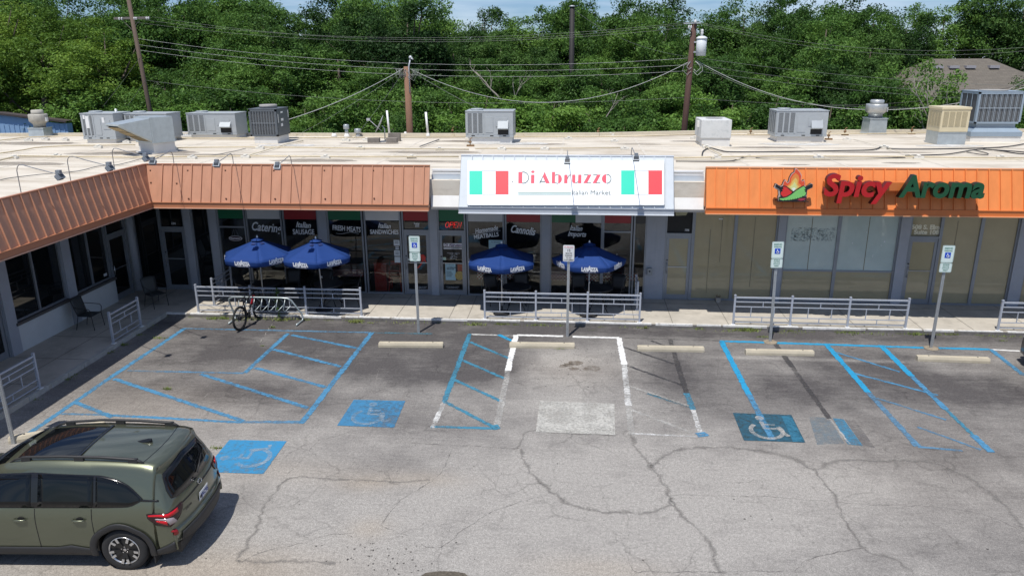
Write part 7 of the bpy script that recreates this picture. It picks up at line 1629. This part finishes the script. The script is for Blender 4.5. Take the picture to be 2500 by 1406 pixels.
# ================================================================ TREES
LM = [leaf_mat('leaf_bright', (.048, .112, .019), (.092, .19, .032), (.16, .285, .052)), leaf_mat('leaf_mid', (.032, .078, .016), (.064, .142, .027), (.118, .222, .042)), leaf_mat('leaf_dark', (.019, .050, .013), (.040, .094, .021), (.076, .152, .033)), leaf_mat('leaf_yellow', (.060, .120, .016), (.105, .19, .026), (.17, .27, .040))]
bark = mat('bark', (.10, .08, .06), .9, var=.3, vscale=4, streak=(4, 4, .6)); bark_p = mat('bark_pale', (.30, .27, .23), .9, var=.25, vscale=4, streak=(4, 4, .6))
rng = np.random.default_rng(11)
def crown_mesh(name, rx, rz, zc, nclump, nleaf, ls, seed, m, cl_r=.75, low=.25, lobes=14):
    """many leaf-sized faces gathered in clumps spread through a lumpy crown"""
    g_ = np.random.default_rng(seed); V = []; 
    # lobes make the outline uneven
    ld = g_.normal(size=(lobes, 3)); ld[:, 2] = np.abs(ld[:, 2])*.9-.25; ld /= np.linalg.norm(ld, axis=1)[:, None]; lc = ld*g_.uniform(.42, .80, (lobes, 1)); lr = g_.uniform(.26, .50, lobes)
    cs = []
    while len(cs) < nclump:
        i = g_.integers(lobes); d = g_.normal(size=3); d /= np.linalg.norm(d); r_ = lr[i]*g_.uniform(.45, 1.0)**.4; p = lc[i]+d*r_
        if p[2] < -.85+g_.uniform(0, .2): continue
        cs.append(p)
    cs = np.array(cs)*np.array([rx, rx, rz]); cs[:, 2] += zc
    n = nclump*nleaf; cen = np.repeat(cs, nleaf, 0); cr_ = np.repeat(g_.uniform(.5, 1.15, nclump)*cl_r, nleaf)
    off = g_.normal(size=(n, 3)); off /= np.linalg.norm(off, axis=1)[:, None]; off *= (g_.uniform(0, 1, n)**.45*cr_)[:, None]; off[:, 2] *= .62
    P_ = cen+off
    # leaf frame: normals lean up and outward
    out_ = P_-np.array([0, 0, zc]); out_ /= np.linalg.norm(out_, axis=1)[:, None]+1e-6
    nn = g_.normal(size=(n, 3))*.75+out_*.35+off/ (cr_[:, None]+.01)*.5+np.array([0, 0, .55]); nn /= np.linalg.norm(nn, axis=1)[:, None]
    t_ = g_.normal(size=(n, 3)); t_ -= nn*(t_*nn).sum(1)[:, None]; t_ /= np.linalg.norm(t_, axis=1)[:, None]; s_ = np.cross(nn, t_)
    L = ls*g_.uniform(.6, 1.35, n)[:, None]; Wd = L*g_.uniform(.34, .55, n)[:, None]
    v = np.stack([P_-t_*L, P_+s_*Wd+nn*.0, P_+t_*L, P_-s_*Wd], 1).reshape(-1, 3)
    me = bpy.data.meshes.new(name); me.vertices.add(4*n); me.vertices.foreach_set('co', v.astype(np.float32).ravel())
    me.loops.add(4*n); me.loops.foreach_set('vertex_index', np.arange(4*n, dtype=np.int32)); me.polygons.add(n); me.polygons.foreach_set('loop_start', np.arange(0, 4*n, 4, dtype=np.int32)); me.polygons.foreach_set('loop_total', np.full(n, 4, np.int32))
    me.materials.append(m); me.update(calc_edges=True); return me, cs
def trunk_mesh(name, H_, r_, cs, seed, m, nb=9, zb=.35):
    g_ = np.random.default_rng(seed+99); b = MB(); top = Vector((g_.uniform(-.4, .4), g_.uniform(-.4, .4), H_*.86)); mid = Vector((g_.uniform(-.3, .3), g_.uniform(-.3, .3), H_*.45))
    b.tube([(0, 0, -.1), mid*.5+Vector((0, 0, 0)), mid, (mid+top)/2, top], [r_*1.2, r_, r_*.8, r_*.5, r_*.16], 8)
    for i in g_.choice(len(cs), min(nb, len(cs)), replace=False):
        e = Vector(cs[i]); z0 = H_*g_.uniform(zb, .7); s = Vector((mid.x*z0/(H_*.45) if z0 < H_*.45 else mid.x, mid.y, z0)); k = (s+e)/2+Vector((g_.uniform(-.3, .3), g_.uniform(-.3, .3), -.15*(e-s).length)); b.tube([s, k, e], [r_*.42, r_*.28, r_*.08], 6)
    o = b.build(name, m); me = o.data; bpy.data.objects.remove(o); return me
VAR = {}
def variant(key, rx, rz, zc, H_, nclump, nleaf, ls, seed, m, cl_r, bk_=None, r_=.2):
    me, cs = crown_mesh('crown', rx, rz, zc, nclump, nleaf, ls, seed, m, cl_r); VAR[key] = (me, trunk_mesh('trunk', H_, r_, cs, seed, bk_ or bark))
# tall wood trees (nominal height 12), bush-like edge trees (nominal height 6)
for i in range(5):
    for j, mm in enumerate((LM[1], LM[2])):
        if i < 4 or j == 0: variant(('tall', i, j), 3.5, 4.6, 7.4, 12, 150, 150, .105, 100+i*7+j, mm, .95, r_=.22)
for i in range(2): variant(('yell', i), 3.9, 4.2, 7.6, 12, 160, 150, .105, 300+i, LM[3], .95, r_=.25)
for i in range(4):
    for j, mm in enumerate((LM[0], LM[1])): variant(('edge', i, j), 2.5, 2.7, 3.2, 6, 100, 150, .085, 500+i*5+j, mm, .68, r_=.09)
def tree(key, x, y, s, sz, rz, name, label, cat='tree', grp='trees of the wood behind the shops'):
    t = thing(name, label, cat, (x, y, -.03), rz, grp); me, tm = VAR[key]
    for n2, m2 in (('crown', me), ('trunk', tm)):
        o = bpy.data.objects.new(n2, m2); COL.objects.link(o); o.parent = t; o.scale = (s, s, sz)
    return t
def where(px):
    return ('far left' if px < 250 else 'behind the leaning pole' if px < 520 else 'above the dark condenser' if px < 800 else 'around the middle pole' if px < 1130 else 'above the white sign' if px < 1450 else 'left of the transformer pole' if px < 1690 else 'right of the transformer pole' if px < 2050 else 'before the shingle roof' if px < 2280 else 'far right')
def topY(px): # skyline measured in the photograph: y of tree tops
    return float(np.interp(px, [-200, 0, 195, 228, 260, 450, 640, 700, 735, 790, 830, 860, 950, 1060, 1120, 1185, 1250, 1290, 1345, 1370, 1440, 1470, 1520, 1580, 1610, 1680, 1700, 1800, 1870, 1960, 2020, 2045, 2070, 2160, 2240, 2290, 2330, 2400, 2500, 2700], [-60, -45, -25, 25, -15, -40, -20, 5, 45, 30, 0, -25, -15, 10, 20, 38, 20, 52, 28, 0, 0, 50, 28, 20, 60, 55, 38, 30, 12, -5, 12, 55, 12, 8, 18, -10, -40, -60, -60, -60]))
random.seed(21); TREES = []
rows_ = []
px = -60
while px < 2640: rows_.append((px, 64+random.uniform(-2, 5), 'back')); px += random.uniform(78, 105)
px = -100
while px < 2620: rows_.append((px, 55+random.uniform(-2, 3), 'mid')); px += random.uniform(92, 125)
px = -60
while px < 2600: rows_.append((px, 48+random.uniform(-1.5, 2), 'front')); px += random.uniform(115, 160)
for px, y, kind in rows_:
    x = ony(px, 150, y).x; zt = ony(px, topY(px), y).z
    zt += 1.0
    if kind == 'back': zt = zt+random.uniform(-.6, .5)
    if kind == 'mid': zt = zt-random.uniform(.6, 3.0)
    if kind == 'front': zt = 7.5+random.uniform(-.6, 1.6)+(1.4 if px < 300 else 0)
    if 2180 < px < 2580 and kind != 'back': continue
    if 2180 < px < 2640 and kind == 'back': y = 72; x = ony(px, 150, y).x; zt = ony(px, topY(px), y).z
    if 2060 < px < 2200 and kind == 'front': zt = 5.8
    sz = zt/12.3; s = sz*random.uniform(.9, 1.12) if kind != 'front' else sz*1.25
    if px < 260 and kind != 'back' or (430 < px < 620 and kind == 'mid' and random.random() < .5): key = ('yell', random.randrange(2))
    else:
        i = random.randrange(5); j = 0 if i == 4 else (1 if (random.random() < .45 or px > 2250) else 0); key = ('tall', i, j)
    cls = {'back': 'tall tree on the skyline', 'mid': 'tree in the middle of the wood', 'front': 'lower tree at the front of the wood'}[kind]
    TREES.append((tree(key, x, y, s, sz, random.uniform(0, 6.28), 'broadleaf_tree', None, 'tree', cls+'s'), px, cls))
# extra skyline punctuations
for px, yy, y in ((1395, -12, 60), (1420, 5, 62), (1945, -5, 60), (2025, 8, 61), (215, 8, 60), (880, -20, 62), (1540, 20, 63), (2105, 8, 60)):
    zt = ony(px, yy, y).z+.7; x = ony(px, 150, y).x; TREES.append((tree(('tall', random.randrange(4), 0), x, y, zt/12.3*.72, zt/12.3, random.uniform(0, 6), 'broadleaf_tree', None, 'tree', 'slender taller trees'), px, 'slender tree'))
# bushy edge directly behind the building
px = -120
while px < 2620:
    for y0, hh in ((40.6, (3.9, 4.9)), (44.3, (5.0, 6.6))):
        p2 = px+random.uniform(-25, 25); y = y0+random.uniform(-.8, .8)
        if p2 < 170 and y < 57: y = y+16; 
        x = ony(p2, 300, y).x
        if 2060 < p2 < 2560: h = random.uniform(3.6, 4.4) if p2 < 2270 or p2 > 2440 else random.uniform(3.0, 3.6)
        else: h = random.uniform(*hh)
        if p2 < 170: h = random.uniform(6, 7.5)
        sz = h/6.1
        o_ = tree(('edge', random.randrange(4), 0 if random.random() < .38 else 1), x, y, sz*random.uniform(1.0, 1.3), sz, random.uniform(0, 6.28), 'bush', None, 'bush', 'bushy small trees along the wood edge'); TREES.append((o_, p2, 'low bush at the roof edge' if y0 < 42 else 'taller bush behind the first row'))
    px += random.uniform(62, 82)
for px, y, h in ((2235, 44.5, 7.4), (2185, 46, 6.9), (2290, 43, 5.2), (2130, 45, 6.6), (2480, 40, 5.0), (2560, 40, 5.4)):
    TREES.append((tree(('edge', random.randrange(4), 1), ony(px, 200, y).x, y, h/6.1*.85, h/6.1, random.uniform(0, 6), 'bush', None, 'bush', 'thin leafy trees before the shingle roof'), px, 'thin leafy tree'))
ORD = ['leftmost', 'second', 'third', 'fourth', 'fifth', 'sixth', 'seventh', 'eighth', 'ninth', 'tenth', 'eleventh', 'twelfth']
bykey = {}
for o_, px, cls in TREES: bykey.setdefault((cls, where(px)), []).append((px, o_))
for (cls, wh), L_ in bykey.items():
    L_.sort(key=lambda q: q[0])
    for i, (px, o_) in enumerate(L_): o_['label'] = ('%s, %s' % (cls, wh)) if len(L_) == 1 else '%s%s %s, %s' % (ORD[i], '' if i == 0 else ' from left', cls, wh)
# bare pale trunks and branches
def bare(px, py0, py1, y, label, spread=1.0, seed=1, r_=.09):
    g_ = random.Random(seed); base = ony(px, py1, y); top = ony(px+g_.uniform(-20, 20), py0, y); t = thing('bare_tree', label, 'dead tree', (base.x, y, 0)); b = MB()
    def br_(p, d, L, r2, lv):
        pts = [p]; q = p.copy(); dd_ = d.copy()
        for k in range(5): dd_ = (dd_+Vector((g_.uniform(-.25, .25), g_.uniform(-.2, .2), g_.uniform(-.1, .2)))).normalized(); q = q+dd_*L/5; pts.append(q.copy())
        b.tube(pts, [r2*(1-.15*k) for k in range(6)], 5)
        if lv < 3:
            for k in range(3 if lv else 4): p_ = pts[g_.randrange(2, 6)]; br_(p_, (dd_+Vector((g_.uniform(-1, 1)*spread, g_.uniform(-.6, .6), g_.uniform(-.1, .8)))).normalized(), L*.42, r2*.5, lv+1)
    br_(Vector((0, 0, 0)), Vector((.05, 0, 1)), top.z*.62, r_, 0); b.build('trunk', bark_p, t); return t
bare(1272, 95, 250, 45.5, 'pale bare tree trunk above the white sign', seed=4, r_=.13); bare(1470, 175, 270, 43.5, 'crooked dead tree right of the black pole', seed=8, spread=1.4, r_=.08)
bare(2020, 200, 262, 42.5, 'forked bare tree left of the shingle roof', seed=12, spread=1.3, r_=.07); bare(2240, 160, 290, 42.0, 'leaning dead branchy tree in front of the shingle roof', seed=17, spread=1.5, r_=.11); bare(560, 225, 262, 42, 'dry twiggy bush behind the left rooftop units', seed=23, spread=1.6, r_=.04); bare(2310, 265, 330, 37.5, 'dry twiggy bush beside the tall exhaust fan', seed=27, spread=1.6, r_=.04)
# dense understorey so that no bare ground shows between the trunks
g_ = np.random.default_rng(77); n = 26000; X_ = g_.uniform(-52, 56, n); Y_ = g_.uniform(46, 80, n); Z_ = g_.uniform(0, 1, n)**.8*(2.5+2.5*(Y_-46)/30)
keep = ~((X_ > x0-8.5) & (X_ < x1+9) & (Y_ > 46) & (Y_ < 67)); X_, Y_, Z_ = X_[keep], Y_[keep], Z_[keep]; n = len(X_)
P_ = np.stack([X_, Y_, Z_], 1); nn = g_.normal(size=(n, 3))+np.array([0, -.4, .6]); nn /= np.linalg.norm(nn, axis=1)[:, None]; t_ = g_.normal(size=(n, 3)); t_ -= nn*(t_*nn).sum(1)[:, None]; t_ /= np.linalg.norm(t_, axis=1)[:, None]; s_ = np.cross(nn, t_); L = g_.uniform(.18, .42, n)[:, None]
v = np.stack([P_-t_*L, P_+s_*L*.5, P_+t_*L, P_-s_*L*.5], 1).reshape(-1, 3); me = bpy.data.meshes.new('undergrowth'); me.vertices.add(4*n); me.vertices.foreach_set('co', v.astype(np.float32).ravel()); me.loops.add(4*n); me.loops.foreach_set('vertex_index', np.arange(4*n, dtype=np.int32)); me.polygons.add(n); me.polygons.foreach_set('loop_start', np.arange(0, 4*n, 4, dtype=np.int32)); me.polygons.foreach_set('loop_total', np.full(n, 4, np.int32)); me.materials.append(LM[2]); me.update(calc_edges=True)
o = bpy.data.objects.new('undergrowth', me); COL.objects.link(o); tag(o, 'dark leafy undergrowth between the trunks of the wood', 'undergrowth', kind='stuff')

# ================================================================ WEEDS
wm = leaf_mat('weed', (.13, .18, .04), (.20, .25, .07), (.32, .34, .14)); wb_ = MB()
def tuft(c, r_, h, n_):
    for k in range(n_):
        a = random.uniform(0, 6.28); q = Vector(c)+Vector((random.gauss(0, r_), random.gauss(0, r_*.35), 0)); e = q+Vector((math.cos(a)*h*.7, math.sin(a)*h*.5, h*random.uniform(.4, 1))); s = Vector((math.sin(a), -math.cos(a), 0))*h*.12; wb_.add([q-s, q+s, e], [(0, 1, 2)])
random.seed(5)
for a, b_, r_, h, n_ in ((517, 779, .10, .09, 60), (545, 779, .12, .10, 70), (600, 782, .2, .08, 60), (682, 783, .08, .12, 50), (870, 787, .10, .12, 120), (905, 789, .06, .06, 30), (1160, 793, .16, .09, 120), (1282, 789, .14, .10, 90), (1322, 787, .1, .12, 110), (1395, 793, .3, .06, 80), (1452, 795, .10, .08, 60), (1675, 801, .3, .05, 90), (1825, 807, .16, .11, 150), (1790, 809, .2, .06, 70), (1935, 812, .3, .06, 90), (2075, 812, .25, .08, 130), (2150, 816, .2, .06, 60), (2235, 817, .12, .09, 90), (2440, 822, .2, .06, 60), (2448, 832, .06, .05, 40), (410, 950, .06, .08, 60), (388, 826, .12, .07, 60), (665, 800, .04, .08, 50), (1860, 823, .1, .07, 50), (1445, 806, .1, .03, 30), (640, 845, .05, .05, 30), (300, 842, .1, .08, 50), (530, 1095, .06, .07, 40), (1365, 852, .06, .05, 25)):
    tuft(onz(a, b_), r_, h, n_)
for k in range(75):
    tuft((random.uniform(-12, 16), CURB_Y-.02-abs(random.gauss(0, .03)), 0), random.uniform(.03, .16), random.uniform(.03, .10), random.randrange(8, 40))
for k in range(30):
    tuft((CURB_X+.03+abs(random.gauss(0, .04)), random.uniform(12, 21), 0), random.uniform(.03, .1), random.uniform(.03, .08), random.randrange(8, 26))
tag(wb_.build('weeds', wm), 'scattered grass and weeds along the kerb and in cracks', 'weeds', kind='stuff')
t = thing('tall_weed', 'tall leafy green weed growing through the bicycle rack', 'plant', onz(681, 782)); b = MB(); b.tube([(0, 0, 0), (.02, .02, .4), (0, .03, .95)], [.012, .009, .004], 5); b.build('stem', wm, t); b = MB()
for k in range(85):
    z = random.uniform(.08, .98); a = random.uniform(0, 6.28); L = random.uniform(.06, .15)*(1 if z > .2 else .7); p = Vector((.01, .02, z)); d = Vector((math.cos(a), math.sin(a), random.uniform(-.2, .6))); s = Vector((-math.sin(a), math.cos(a), 0))*L*.22; b.add([p, p+d*L*.5+s, p+d*L, p+d*L*.5-s], [(0, 1, 2, 3)])
b.build('leaves', leaf_mat('weed_leaf', (.05, .11, .015), (.09, .19, .03), (.15, .28, .05)), t)
